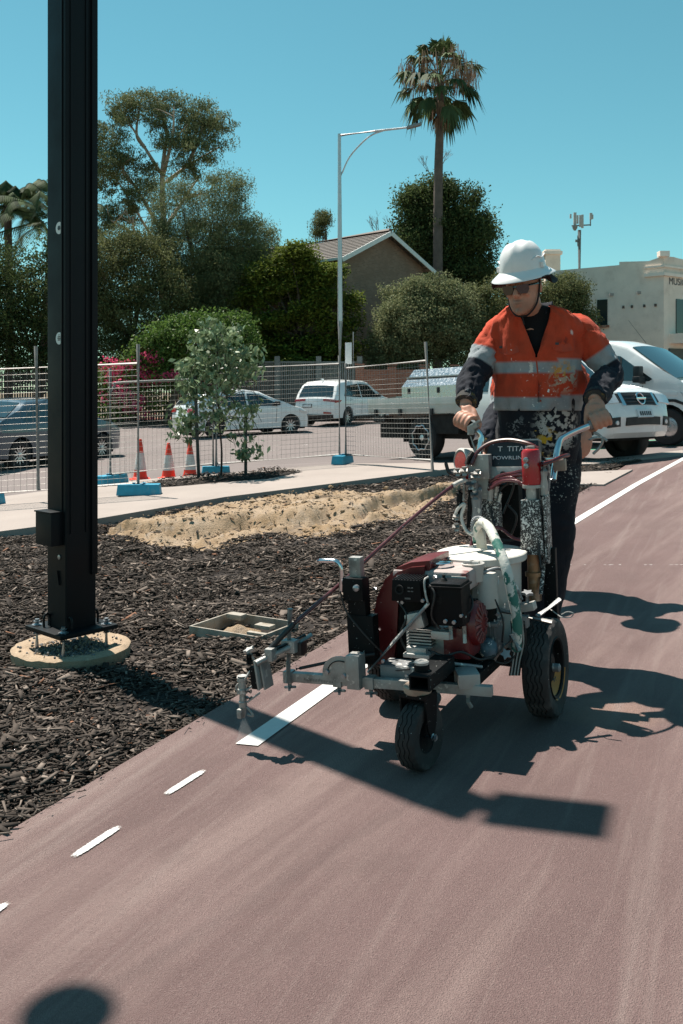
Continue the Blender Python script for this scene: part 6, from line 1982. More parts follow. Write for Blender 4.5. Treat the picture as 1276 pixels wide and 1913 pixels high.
# hydraulic filter and finned reservoir
p = Q(907, 1100, .15); mb = MB(); mb.lathe([(.046, -.066), (.046, .054), (.042, .062), (.020, .066), (0, .066)], p, n=26); mb.build('filter_can', M_mwhite, mach)
mb = MB(); mb.lathe([(.038, -.115), (.038, -.067), (.0, -.067)], p, n=20); mb.build('filter_neck', M_mblack, mach)
zf = p.z - .118
mb = MB(); mb.box((.15, p.y - .004, zf - .004), (.10, .115, .012), bevel=.002); mb.build('reservoir_lid', M_mgrey, mach)
mb = MB(); mb.box((.15, p.y - .006, zf - .075), (.075, .085, .128)); rv = mb.build('reservoir', M_mgrey, mach)
for k in range(7):
    mb = MB(); mb.box((.15, p.y - .054 + .016 * k, zf - .075), (.094, .005, .128)); mb.build('fin', M_mgrey, rv)
# paint pail
pc_ = Vector((-.02, Q(898, 1028, -.02).y, 0)); zl = Q(898, 1030, -.02).z
mb = MB(); mb.lathe([(.135, .255), (.142, .262), (.156, zl - .035), (.156, zl - .02), (0, zl - .02)], pc_, n=40); pail = mb.build('paint_pail', M_mwhite, mach)
mb = MB(); mb.lathe([(.176, -.030), (.179, -.026), (.179, -.004), (.174, 0), (0, .0)], pc_ + Vector((0, 0, zl)), n=48); mb.build('pail_lid', mat('paint_crusted_lid', (.56, .54, .50), .7, var=.08, scale=9, dirt=((.36, .24, .10), 6, .64, .78), bmp=.3, bscale=30), pail)
mb = MB()
for k in range(5):
    a = math.radians(-2 + 9 * k); e = Vector((math.cos(a) * .152, math.sin(a) * .152, 0)); mb.box(pc_ + e + Vector((0, 0, zl - .075 - .004 * (k % 2))), (.008, .016, .055 + .02 * (k % 2)), rz=a)
mb.build('label_marks', M_ink, pail)
# suction hose over the lid and ribbed conduit
mb = MB(); mb.tube(bez([Q(890, 1012, -.02), Q(890, 990, .0), Q(899, 977, .03), Q(913, 985, .07), Q(928, 1015, .13), Q(945, 1060, .18), Q(958, 1115, .19), Q(966, 1165, .19), Q(964, 1215, .18)], 8),
        [.015] * 16 + [.018] * 8 + [.019] * 40 + [.018], 14); mb.build('suction_hose', M_hose, mach)
mb = MB(); a = Q(902, 1005, -.01); mb.prism([(-.024, -.036), (.012, -.046), (.008, .02), (-.006, .052), (-.024, .045)], a, (0, 1, 0), (0, 0, 1), .026); mb.build('inlet_elbow', mat('crusted_elbow', (.56, .53, .46), .7, var=.2, scale=12, dirt=((.34, .28, .14), 9, .55, .75), bmp=.5, bscale=40), mach)
pts = bez([Q(884, 1000, .0), Q(884, 975, .0), Q(893, 968, .0), Q(905, 973, .01), Q(920, 992, .02), Q(936, 1018, .03)], 10)
mb = MB(); mb.tube(pts, [.0085 + (.0018 if i % 2 else 0) for i in range(len(pts))], 8); mb.build('ribbed_conduit', M_mgrey, mach)
mb = MB(); mb.tube(bez([Q(936, 1018, .03), Q(950, 1060, .05), Q(966, 1110, .08)], 8), .006, 8); mb.build('cable', M_cable, mach)
# left valve column
colbox(877, 850, 912, 895, -.18, .05, M_malu, 'valve_head')
colbox(893, 893, 912, 932, -.19, .035, M_malu, 'valve_post')
colbox(896, 928, 930, 990, -.20, .05, M_mblack2, 'valve_block')
for k, (x0, y0, x1, y1, u, r, mm_) in enumerate([(887, 885, 888, 1000, -.15, .013, M_mgrey), (880, 900, 876, 985, -.15, .010, M_mblack), (859, 915, 858, 960, -.14, .012, M_mblack), (868, 900, 866, 935, -.14, .006, M_malu),
                                              (917, 905, 915, 935, -.18, .012, M_malu), (928, 905, 925, 930, -.2, .010, M_malu), (892, 905, 893, 975, -.16, .016, M_mgrey), (936, 920, 932, 938, -.2, .006, M_mwhite)]):
    mb = MB(); a = Q(x0, y0, u); c_ = Q(x1, y1, u); n_ = 7
    mb.tube([a.lerp(c_, i / n_) for i in range(n_ + 1)], [r * (1.18 if i % 2 else .92) for i in range(n_ + 1)], 10); mb.build('valve_stem', mm_, mach)
for (px, py, s_, m_) in ((885, 892, .020, M_malu), (893, 885, .017, M_malu), (853, 965, .014, M_malu), (853, 985, .016, M_malu), (868, 880, .018, M_malu), (855, 882, .016, M_malu), (876, 893, .012, M_pred), (880, 905, .020, M_mgrey), (888, 925, .018, M_mgrey)):
    p = Q(px, py, -.13); mb = MB(); mb.cyl(p - Vector((0, s_ * .9, 0)), p + Vector((0, s_ * .9, 0)), s_ * .8, n=6); mb.cyl(p - Vector((0, 0, s_)), p + Vector((0, 0, s_)), s_ * .62, n=10); mb.build('fitting', m_, mach)
mb = MB(); mb.tube(bez([Q(832, 862, -.16), Q(838, 880, -.16), Q(850, 885, -.16), Q(872, 884, -.15)], 6), [.008] * 6 + [.010] * 6 + [.014] * 6 + [.014], 8); mb.build('valve_handle', M_cable, mach)
mb = MB(); mb.bar(Q(873, 874, -.14), Q(872, 905, -.14), .014, .006, .002); mb.build('red_valve_lever', M_pred, mach)
mb = MB(); mb.tube(bez([Q(848, 970, -.13), Q(856, 950, -.13), Q(868, 942, -.13), Q(862, 965, -.13), Q(870, 990, -.12), Q(884, 1000, -.11)], 6), .007, 8); mb.build('bypass_hose', M_mwhite, mach)
# red hydraulic motor and pump on the right
p = Q(993, 870, -.12); mb = MB(); zt0 = Q(993, 838, -.12).z; zb0 = Q(993, 905, -.12).z
mb.lathe([(.036, zb0), (.038, zb0 + .005), (.038, zt0 - .016), (.032, zt0 - .004), (.018, zt0), (0, zt0)], (p.x, p.y, 0), n=26); pm = mb.build('hydraulic_motor', M_pred, mach)
mb = MB(); mb.lathe([(.016, zt0 - .002), (.016, zt0 + .010), (0, zt0 + .012)], (p.x, p.y, 0), n=12); mb.build('cap_bolt', M_malu, pm)
for dz in (.046, .022):
    mb = MB(); mb.lathe([(.011, 0), (.011, .014), (.006, .016), (0, .016)], (p.x + .030, p.y - .008, zb0 + .055 + dz), (1, -.2, 0), 8); mb.build('bolt', M_bolt, pm)
mb = MB(); zb1 = Q(993, 932, -.12).z; mb.lathe([(.027, zb1), (.027, zb0 - .014), (.040, zb0 - .012), (.040, zb0)], (p.x, p.y, 0), n=24); mb.build('motor_neck', M_malu, pm)
zb2 = Q(990, 1033, -.12).z
mb = MB(); mb.box((p.x, p.y - .004, (zb1 + zb2) / 2), (.085, .092, zb1 - zb2), bevel=.003, taper=(.86, .80)); mb.build('pump_shroud', M_mblack2, mach)
mb = MB(); mb.box((p.x, p.y + .052, (zb1 + zb2) / 2 - .01), (.07, .012, zb1 - zb2 + .05), bevel=.002); mb.build('shroud_flange', M_mblack2, mach)
zb3 = Q(985, 1062, -.12).z; zb4 = Q(985, 1120, -.12).z
mb = MB(); mb.lathe([(.026, zb4), (.026, zb3 - .03), (.034, zb3 - .028), (.034, zb3 - .012), (.024, zb3 - .01), (.024, zb2)], (p.x, p.y - .012, 0), n=20); mb.build('pump_rod', M_rod, mach)
mb = MB(); mb.bar((p.x - .02, p.y + .045, zb4 - .14), (p.x - .02, p.y + .05, zb2 + .02), .05, .03, .003); mb.build('pump_post', M_mblack, mach)
for (px, u, ys_) in ((1016, -.12, [(868, .013), (880, .016), (893, .012), (905, .017), (925, .014)]), (1021, -.14, [(935, .006), (975, .009), (985, .011), (1000, .013), (1015, .014), (1030, .010), (1045, .006)])):
    mb = MB(); pts = [Q(px, y, u) for y, _ in ys_]; mb.tube(pts, [r for _, r in ys_], 10); mb.build('hose_coupling', M_malu, mach)
mb = MB(); mb.tube(bez([Q(1010, 862, -.13), Q(1024, 870, -.14), Q(1026, 895, -.15), Q(1022, 935, -.15), Q(1022, 1000, -.15), Q(1017, 1050, -.12)], 8), .006, 8); mb.build('grey_line', M_mgrey, mach)
mb = MB(); mb.tube(bez([Q(1008, 935, -.15), Q(1012, 1000, -.14), Q(1016, 1050, -.13), Q(1010, 1110, -.08)], 8), .008, 8); mb.build('black_line', M_mblack2, mach)
# handlebars
mb = MB(); hb = bez([Q(1033, 900, -.30), Q(1037, 868, -.33), Q(1042, 838, -.36), Q(1047, 822, -.38), Q(1060, 813, -.395), Q(1086, 801, -.41), Q(1104, 794, -.425)], 8)
mb.tube(hb, .0135, 12); hbr = mb.build('handlebar', M_steelblue, mach)
ga = Q(1101, 795, -.422); gb = Q(1142, 779, -.455)
mb = MB(); mb.tube([ga.lerp(gb, k / 9) for k in range(10)], [.018 + (.0016 if k % 2 else 0) for k in range(10)], 12); mb.build('grip', M_cable, hbr)
mb = MB(); mb.lathe([(.020, 0), (.020, .012), (.014, .012)], ga, (gb - ga), 14); mb.build('grip_collar', M_mgrey, hbr)
mb = MB(); mb.tube(bez([Q(1108, 808, -.42), Q(1118, 812, -.42), Q(1126, 822, -.42), Q(1120, 836, -.42), Q(1108, 848, -.42)], 6), .006, 8)
mb.tube(bez([Q(1100, 822, -.42), Q(1112, 818, -.42), Q(1126, 818, -.42), Q(1134, 824, -.42)], 5), .006, 8); mb.build('brake_lever', M_malu, hbr)
mb = MB(); hb2 = bez([Q(893, 870, -.27), Q(897, 840, -.28), Q(899, 818, -.29), Q(893, 806, -.29), Q(884, 800, -.30)], 8)
mb.tube(hb2, .0135, 12); hbl = mb.build('handlebar', M_steelblue, mach)
ga2 = Q(889, 800, -.29); gb2 = Q(852, 782, -.33)
mb = MB(); mb.tube([ga2.lerp(gb2, k / 9) for k in range(10)], [.018 + (.0016 if k % 2 else 0) for k in range(10)], 12); mb.build('grip', M_cable, hbl)
mb = MB(); mb.box(Q(884, 797, -.27), (.03, .045, .026), bevel=.006, rot=Matrix.Rotation(.5, 3, 'X')); mb.box(Q(880, 806, -.265), (.02, .03, .03), bevel=.006); mb.box(Q(888, 792, -.265), (.02, .05, .010), bevel=.003, rot=Matrix.Rotation(.6, 3, 'X'))
mb.build('throttle_lever', M_malu, hbl)
mb = MB(); mb.tube(bez([Q(878, 812, -.27), Q(884, 830, -.27), Q(892, 850, -.26)], 5), .003, 6); mb.build('cable', M_malu, hbl)
mb = MB(); mb.bar(Q(1018, 858, -.30), Q(1052, 856, -.32), .05, .012, .003); mb.build('handle_bracket', M_steelblue, mach)
mb = MB(); mb.box(Q(1046, 868, -.31), (.03, .05, .05), bevel=.006); mb.build('handle_clamp', mat('rusty_clamp', (.34, .27, .22), .6, .4, var=.3, scale=12), mach)
# control panel
pa = Q(919, 826, -.27); pb_ = Q(1010, 872, -.27)
pm_ = (pa + pb_) / 2; wy = abs(pb_.y - pa.y); hz = abs(pa.z - pb_.z)
trot = Matrix.Rotation(math.radians(-12), 3, 'Y')
mb = MB(); sec = [(-wy / 2 - .02, -hz / 2), (wy / 2, -hz / 2), (wy / 2, hz / 2), (-wy / 2, hz / 2), (-wy / 2 - .02, hz / 2 - .06)]
M_pan = mat('navy_panel', (.010, .014, .022), .4, var=.2, scale=10, splat=[(WHITE_FLECK, 120, .70)])
mb.prism([(-y, z) for y, z in sec][::-1], pm_, (0, -1, 0), trot @ Vector((0, 0, 1)), .05); pan = mb.build('control_panel', M_pan, mach, smooth=0)
mb = MB(); mb.box(pm_ + trot @ Vector((0, 0, -hz / 2 - .028)), (.09, wy + .02, .05), bevel=.004, rot=trot); mb.build('panel_bracket', M_malu, mach)
mb = MB(); mb.box(pm_ + trot @ Vector((.003, 0, hz / 2 + .003)), (.056, wy, .006), rot=trot); mb.build('panel_edge', M_malu, pan)
M_let = mat('panel_lettering', (.72, .73, .74), .5, var=.1, scale=60)
oW = lambda p: MM @ p
tdir = MM.to_3x3() @ Vector((0, 1, 0)); udir = MM.to_3x3() @ (trot @ Vector((0, 0, 1)))
nrm = MM.to_3x3() @ (trot @ Vector((1, 0, 0)))
text_obj('T  TITAN', 'lettering', .030, M_let, pan, oW(pm_ + trot @ Vector((.0262, -wy / 2 + .030, .010))), tdir, udir, .001, wscale=1.15)
text_obj('POWRLINER', 'lettering', .021, M_let, pan, oW(pm_ + trot @ Vector((.0262, -wy / 2 + .008, -.024))), tdir, udir, .001, wscale=1.35)
mb = MB(); k_ = pm_ + trot @ Vector((.026, -wy / 2 + .06, -hz / 2 - .026)); mb.lathe([(.009, 0), (.009, .012), (0, .014)], k_ + Vector((.02, 0, 0)), (1, 0, 0), 12); mb.build('knob', M_cable, mach)
# gauge drum behind the left handle
g_ = Q(872, 862, -.34); mb = MB(); mb.lathe([(.055, -.03), (.058, -.02), (.058, .03), (.050, .036), (.045, .030), (0, .030)], g_, (.75, -.6, .1), 26); gd = mb.build('reel_drum', M_mwhite, mach)
mb = MB(); mb.lathe([(.044, .0305), (.044, .034), (0, .035)], g_, (.75, -.6, .1), 24); mb.build('drum_face', M_pred, gd)
# dark red hoses
for pts_, r in (([(880, 870, -.16), (892, 845, -.18), (915, 828, -.20), (950, 822, -.2), (985, 828, -.18), (1005, 838, -.17)], .008),
                ([(914, 908, -.16), (940, 897, -.15), (965, 888, -.14), (985, 884, -.12)], .009), ([(914, 902, -.17), (935, 889, -.16), (960, 884, -.15), (982, 878, -.12)], .008),
                ([(930, 895, -.16), (955, 893, -.14), (975, 905, -.12), (985, 915, -.11)], .008), ([(912, 915, -.15), (940, 899, -.14), (968, 900, -.12), (984, 912, -.11)], .007),
                ([(1010, 868, -.10), (1030, 862, -.14), (1050, 853, -.2), (1062, 850, -.25)], .008), ([(905, 1000, -.10), (930, 985, -.12), (960, 1005, -.12), (985, 1010, -.1)], .007),
                ([(885, 1000, -.16), (880, 1020, -.14), (872, 1040, -.1)], .008)):
    mb = MB(); mb.tube(bez([Q(*p) for p in pts_], 7), r, 8); mb.build('hydraulic_hose', M_rhose, mach)
pts = bez([Q(872, 868, -.16), Q(876, 856, -.17), Q(884, 844, -.18)], 12)
mb = MB(); mb.tube(pts, [.010 + (.0022 if i % 2 else 0) for i in range(len(pts))], 8); mb.build('spring_guard', M_cable, mach)
for pts_ in ([(925, 985, -.18), (918, 950, -.2), (935, 915, -.22), (955, 900, -.22)], [(905, 1000, -.2), (945, 1010, -.2), (970, 1005, -.2)], [(1000, 880, -.1), (1005, 930, -.1), (1004, 990, -.09), (1010, 1060, -.06)], [(945, 940, -.25), (965, 965, -.25), (955, 1000, -.25)], [(930, 870, -.3), (960, 900, -.28), (940, 960, -.26)]):
    mb = MB(); mb.tube(bez([Q(*p) for p in pts_], 7), .005, 7); mb.build('cable', M_cable, mach)
colbox(925, 905, 968, 1005, -.30, .06, M_mblack, 'rear_housing')
# long spray hose running forward to the gun
mb = MB(); mb.tube(bez([Q(884, 902, -.15), Q(866, 899, -.12), Q(840, 912, -.05), Q(780, 960, .1), Q(715, 1018, .25), Q(648, 1080, .38), Q(590, 1130, .48), Q(552, 1163, .56), Q(520, 1195, .60), Q(505, 1212, .62)], 8), .0075, 10); mb.build('spray_hose', M_rhose, mach)
mb = MB(); mb.tube(bez([Q(884, 901, -.149), Q(866, 898, -.119), Q(846, 907, -.06)], 8), .0095, 10); mb.build('hose_sleeve', M_mwhite, mach)
mb = MB(); mb.tube(bez([Q(552, 1163, .56), Q(530, 1185, .59), Q(505, 1212, .62)], 6), .010, 10); mb.build('hose_cuff', M_cable, mach)
# throttle rod across the engine, tie cables at the front
mb = MB(); mb.tube([Q(688, 1256, .46), Q(735, 1200, .46), Q(800, 1128, .46)], .006, 8); mb.build('tie_rod', M_mgrey, mach)
mb = MB(); mb.tube(bez([Q(800, 1128, .46), Q(795, 1110, .46), Q(793, 1085, .45), Q(800, 1078, .43)], 6), .004, 8); mb.build('lead', M_malu, mach)
mb = MB(); mb.tube(bez([Q(636, 1105, .46), Q(646, 1140, .46), Q(668, 1170, .46), Q(692, 1197, .45), Q(720, 1225, .42)], 6), .0035, 7); mb.build('cable', M_cable, mach)
mb = MB(); mb.tube(bez([Q(553, 1250, .56), Q(600, 1240, .52), Q(655, 1228, .48), Q(700, 1222, .44)], 6), .006, 8); mb.build('cable', M_cable, mach)
# spray gun assembly
U = .60
gp = lambda x, y, du=0.0: Q(x, y, U + du)
pr0 = bar_u(545) + Vector((.028, 0, -.014)); pr1 = Q(542, 1137, pr0.x)
mb = MB(); mb.tube([pr0, pr1], .0105, 12); mb.build('upright_rod', M_malu, mach)
mb = MB(); mb.box(Q(543, 1206, pr0.x), (.045, .055, .045), bevel=.004); mb.build('rod_clamp', M_malu, mach)
mb = MB(); mb.tube([Q(582, 1187, .48), Q(543, 1208, .56), Q(500, 1228, .64), Q(478, 1240, .68)], .0105, 12); mb.build('gun_arm', M_malu, mach)
mb = MB(); mb.tube([Q(570, 1186, .50), Q(520, 1210, .60), Q(490, 1226, .65)], .006, 8); mb.build('gun_cable', M_cable, mach)
mb = MB(); mb.box(Q(560, 1210, .52), (.05, .04, .05), bevel=.01); mb.build('solenoid', M_cable, mach)
mb = MB(); mb.box(Q(506, 1222, .63), (.04, .030, .045), bevel=.004); mb.build('arm_block', M_malu, mach)
pl0 = Q(486, 1258, .66)
mb = MB(); mb.box(pl0, (.055, .008, .105), bevel=.003, rot=Matrix.Rotation(.12, 3, 'X')); mb.build('side_plate', M_malu, mach)
mb = MB(); mb.box(Q(497, 1256, .64), (.060, .008, .11), bevel=.003, rot=Matrix.Rotation(.16, 3, 'X')); mb.build('side_plate', M_malu, mach)
mb = MB(); mb.prism([(-.02, .035), (.022, .035), (.012, -.045), (0, -.05)], Q(477, 1262, .66), (1, 0, 0), (0, 0, 1), .02); mb.build('wedge', M_mblack, mach)
star_knob(Q(465, 1214, .66), Vector((.25, -.25, .9)), .022, M_malu, mach, .04)
mb = MB(); mb.cyl(Q(466, 1240, .66), Q(466, 1222, .66), .013, n=12); mb.build('knob_base', M_mblack, mach)
for (a, c_) in (((470, 1250), (455, 1272)), ((478, 1276), (460, 1290)), ((486, 1294), (462, 1312))):
    mb = MB(); mb.bar(Q(a[0], a[1], .66), Q(c_[0], c_[1], .68), .012, .006, .002); mb.build('link', M_malu, mach)
gx = .67; g0 = Q(452, 1262, gx); g1 = Q(455, 1340, gx)
ln = lambda t: g0.lerp(g1, t)
mb = MB(); prof = [(0, .018), (.04, .019), (.12, .019), (.13, .014), (.30, .015), (.32, .018), (.42, .018), (.44, .012), (.60, .013), (.62, .016), (.74, .015), (.76, .010), (.9, .010), (1.0, .006)]
mb.tube([ln(t) for t, _ in prof], [r for _, r in prof], 16); gun = mb.build('spray_gun', M_malu, mach)
mb = MB(); mb.box(ln(.88) + Vector((.010, -.004, 0)), (.03, .020, .034), bevel=.007); mb.build('tip_guard', M_malu, gun)
mb = MB(); mb.tube(bez([ln(.20) + Vector((0, -.016, 0)), ln(.3) + Vector((0, -.026, 0)), ln(.45) + Vector((0, -.020, 0))], 5), .004, 7); mb.build('guide', M_malu, gun)
mb = MB(); mb.tube(bez([ln(.72) + Vector((0, .012, 0)), ln(.86) + Vector((0, .034, 0)), ln(.94) + Vector((0, .040, 0)), ln(.92) + Vector((0, .018, 0))], 5), .0045, 7); mb.build('trigger', M_malu, gun)
for t in (.36, .52):
    mb = MB(); p = ln(t) + Vector((0, .016, 0)); mb.cyl(p, p + Vector((0, .02, 0)), .008, n=8); mb.build('nipple', M_malu, gun)
# right hand side clamps above the wheel
star_knob(Q(985, 1108, .12), Vector((.2, .1, .95)), .024, M_mgrey, mach, .05)
mb = MB(); mb.box(Q(985, 1133, .10), (.05, .06, .03), bevel=.005, rot=Matrix.Rotation(.2, 3, 'X')); mb.build('clamp_body', M_malu, mach)
mb = MB(); mb.tube([Q(1003, 1152, .12), Q(1046, 1120, .04)], .0095, 12); mb.build('clamp_rod', M_mgrey, mach)
mb = MB(); mb.tube([Q(935, 1140, .12), Q(1032, 1163, .13)], .0095, 12); mb.build('cross_rod', M_malu, mach)
mb = MB(); mb.box(Q(975, 1160, .12), (.04, .05, .045), bevel=.006); mb.build('clamp_block', M_mgrey, mach)
mb = MB(); pts = [Q(x, y, U2) for x, y, U2 in ((1028, 1138, .06), (1044, 1150, .08), (1050, 1153, .09), (1066, 1153, .09), (1071, 1146, .09), (1060, 1143, .09), (1049, 1148, .09))]
mb.tube(bez(pts, 5), .0022, 6); mb.build('safety_clip', M_malu, mach)
# blue valve and silver tap low on the right
mb = MB(); mb.ball(Q(912, 1212, .22), .034, 2, scale=(1, 1.1, 1.2)); mb.build('float_bowl', mat('blue_dusty_bowl', (.10, .16, .20), .5, var=.5, scale=22, splat=[(WHITE_FLECK, 60, .62)]), mach)
star_knob(Q(945, 1222, .26), Vector((.8, .3, .5)), .022, M_mgrey, mach, .04)
for (a, c_, r) in (((920, 1235), (945, 1205), .012), ((940, 1210), (960, 1192), .010), ((955, 1185), (970, 1215), .012)):
    mb = MB(); mb.tube([Q(a[0], a[1], .22), Q(c_[0], c_[1], .22)], r, 10); mb.build('drain_tap', M_malu, mach)
for k in range(7):
    x = 955 + 4 * k; mb = MB(); mb.tube(bez([Q(x, 1160, .14), Q(x + 3, 1200, .14), Q(x + 1 - k, 1235, .15), Q(952 + 3 * k, 1262, .16)], 5), .0035, 6); mb.build('paint_drip_line', M_mwhite if k % 2 else M_cable, mach)
mb = MB(); p = Q(875, 1310, .30); mb.tube([p + Vector((0, 0, .03)), p + Vector((.01, .003, 0)), p + Vector((.0, .01, -.02))], .008, 6); mb.build('hook', M_malu, mach)

# ---- atomised paint leaving the tip
def spray_mat():
    m, nt, b = newmat('paint_mist')
    for n_ in list(nt.nodes):
        if n_.type != 'OUTPUT_MATERIAL': nt.nodes.remove(n_)
    v = nt.nodes.new('ShaderNodeVolumePrincipled'); v.inputs['Color'].default_value = (1, 1, 1, 1); v.inputs['Density'].default_value = 6.0; v.inputs['Anisotropy'].default_value = 0.2
    nt.links.new(v.outputs[0], nt.nodes['Material Output'].inputs['Volume'])
    return m
tip = MM @ ln(.99); la = Vector((Ls[0][0], Ls[0][1], 0)); lb_ = Vector((Rs[0][0], Rs[0][1], 0))
for q in (la, lb_): q.z = hgt(q.x, q.y) + .006
dv_ = Vector((PD.x, PD.y, 0)) * .010
mb = MB(); w = .004
mb.add([tip - dv_ * .4 + Vector((-w, 0, 0)), tip - dv_ * .4 + Vector((w, 0, 0)), tip + dv_ * .4 + Vector((w, 0, 0)), tip + dv_ * .4 + Vector((-w, 0, 0)), la - dv_, lb_ - dv_, lb_ + dv_, la + dv_],
       [(0, 1, 2, 3), (7, 6, 5, 4), (0, 4, 5, 1), (1, 5, 6, 2), (2, 6, 7, 3), (3, 7, 4, 0)])
o = mb.build('paint_spray', spray_mat(), smooth=0)
tag(o, 'thin fan of white paint mist below the spray gun tip', 'paint spray', kind='stuff')

# odd cables, clips and drips that crowd the engine bay
rs = random.Random(77)
M_drip = mat('dried_paint_drip', (.52, .51, .48), .7, var=.1, scale=20)
for pts_ in ([(742, 1120, .40), (760, 1150, .44), (748, 1190, .44), (770, 1230, .42)], [(800, 1090, .44), (812, 1110, .46), (806, 1150, .46), (822, 1175, .44)], [(870, 1100, .34), (882, 1120, .36), (880, 1140, .38), (866, 1150, .40)],
             [(800, 1215, .44), (830, 1225, .44), (862, 1218, .40), (895, 1232, .34), (925, 1225, .28)], [(760, 1240, .42), (800, 1236, .45), (850, 1240, .42), (900, 1246, .34)], [(905, 1215, .22), (925, 1235, .22), (948, 1238, .2), (965, 1222, .18)],
             [(745, 1075, .34), (735, 1100, .37), (745, 1125, .40)], [(890, 1075, .2), (930, 1062, .16), (955, 1080, .12), (975, 1120, .1)], [(700, 1240, .42), (730, 1252, .46), (765, 1250, .47)], [(925, 1120, .2), (940, 1160, .22), (938, 1200, .22)]):
    mb = MB(); mb.tube(bez([Q(*p) for p in pts_], 6), rs.choice((.0035, .0045, .006)), 7); mb.build('cable', rs.choice((M_cable, M_cable, M_mgrey)), mach)
for k in range(46):
    px = rs.uniform(740, 985); py = rs.uniform(1045, 1240); u = .455 if px < 870 else (.205 if px < 945 else .15)
    if px < 870 and py < 1085: continue
    a = Q(px, py, u); L = rs.uniform(.006, .03)
    mb = MB(); mb.tube([a, a - Vector((0, 0, L))], [.0022, .0032], 5)
    if 890 < px < 945 and 1070 < py < 1230: mb.build('paint_drip', M_drip, mach)
for (px, py, u) in ((752, 1125, .455), (790, 1122, .455), (812, 1078, .455), (862, 1150, .45), (700, 1100, .35), (703, 1180, .35), (735, 1232, .35), (716, 1235, .47), (760, 1262, .47), (830, 1252, .45), (868, 1270, .46), (905, 1150, .2), (930, 1148, .2)):
    p = Q(px, py, u); mb = MB(); mb.cyl(p - Vector((.004, 0, 0)), p + Vector((.006, 0, 0)), .0065, n=6); mb.build('bolt', M_bolt, mach)
# ================================================================== PEOPLE
def remesh(mb, voxel, name, m, parent, smooth_it=4, fac=0.5):
    """one continuous surface grown from overlapping volumes"""
    tmp = mb.build('tmp_body', m, None, smooth=0)
    md = tmp.modifiers.new('r', 'REMESH'); md.mode = 'VOXEL'; md.voxel_size = voxel; md.adaptivity = 0
    sm = tmp.modifiers.new('s', 'SMOOTH'); sm.iterations = smooth_it; sm.factor = fac
    dg = bpy.context.evaluated_depsgraph_get(); dg.update()
    me = bpy.data.meshes.new_from_object(tmp.evaluated_get(dg))
    bpy.data.objects.remove(tmp)
    me.name = name
    me.transform(WM[parent.name].inverted())
    me.materials.clear(); me.materials.append(m)
    me.polygons.foreach_set('use_smooth', [True] * len(me.polygons))
    o = bpy.data.objects.new(name, me); COL.objects.link(o); o.parent = parent; WM[o.name] = WM[parent.name]
    return o
def skin_mat(name, c):
    m, nt, b = newmat(name)
    a = nd(nt, 'ShaderNodeAttribute', attribute_name='tone')
    cur = mixcol(nt, ramp(nt, noise_tex(nt, 40, 4, .6), .3, .7), tuple(x * .9 for x in c), tuple(min(1, x * 1.08) for x in c))
    cur = mixcol(nt, a.outputs['Fac'], cur, (.12, .065, .045))
    nt.links.new(cur, b.inputs['Base Color']); b.inputs['Roughness'].default_value = .55
    b.inputs['Subsurface Weight'].default_value = .08; b.inputs['Subsurface Radius'].default_value = (.01, .004, .002)
    return m
M_skin = skin_mat('sunburnt_skin', (.46, .225, .155))
def dist_mask(nt, tc, p, r0, r1):
    d = nd(nt, 'ShaderNodeVectorMath', operation='DISTANCE'); nt.links.new(tc, d.inputs[0]); d.inputs[1].default_value = tuple(p)
    q = nd(nt, 'ShaderNodeMapRange'); q.inputs[1].default_value = r0; q.inputs[2].default_value = r1; q.inputs[3].default_value = 1; q.inputs[4].default_value = 0
    nt.links.new(d.outputs['Value'], q.inputs[0]); return q.outputs[0]
def mul(nt, a, b):
    n = nd(nt, 'ShaderNodeMath', operation='MULTIPLY'); nt.links.new(a, n.inputs[0])
    if isinstance(b, (int, float)): n.inputs[1].default_value = b
    else: nt.links.new(b, n.inputs[1])
    return n.outputs[0]
def cloth_mat(name, patches, rough=.85, base=None, weave=900):
    """colour comes from the garment ('tone'), plus dried paint in given places: (centre, radius, colour, noise scale, threshold, amount)"""
    m, nt, b = newmat(name)
    tc = nd(nt, 'ShaderNodeTexCoord').outputs['Object']
    if base is None:
        cur = nd(nt, 'ShaderNodeAttribute', attribute_name='tone').outputs['Color']
    else:
        cur = base
    v = ramp(nt, noise_tex(nt, 14, 5, .65), .25, .75)
    g = nd(nt, 'ShaderNodeMapRange'); g.inputs[3].default_value = .78; g.inputs[4].default_value = 1.16; nt.links.new(v, g.inputs[0])
    cc = nd(nt, 'ShaderNodeCombineColor')
    for i in range(3): nt.links.new(g.outputs[0], cc.inputs[i])
    cur = mixcol(nt, 1.0, cur, cc.outputs[0], 'MULTIPLY')
    for (p, r0, c, sc, th, amt) in patches:
        f = ramp(nt, noise_tex(nt, sc, 4, .62), th, th + .03)
        if p is not None: f = mul(nt, f, dist_mask(nt, tc, p, r0 * .55, r0))
        cur = mixcol(nt, mul(nt, f, amt), cur, c)
    nt.links.new(cur, b.inputs['Base Color']); b.inputs['Roughness'].default_value = rough; b.inputs['Specular IOR Level'].default_value = .2
    b.inputs['Sheen Weight'].default_value = .05
    bump(nt, b, noise_tex(nt, 34, 5, .65, stretch=(1, 1, 2.2)), .45, .010)
    return m
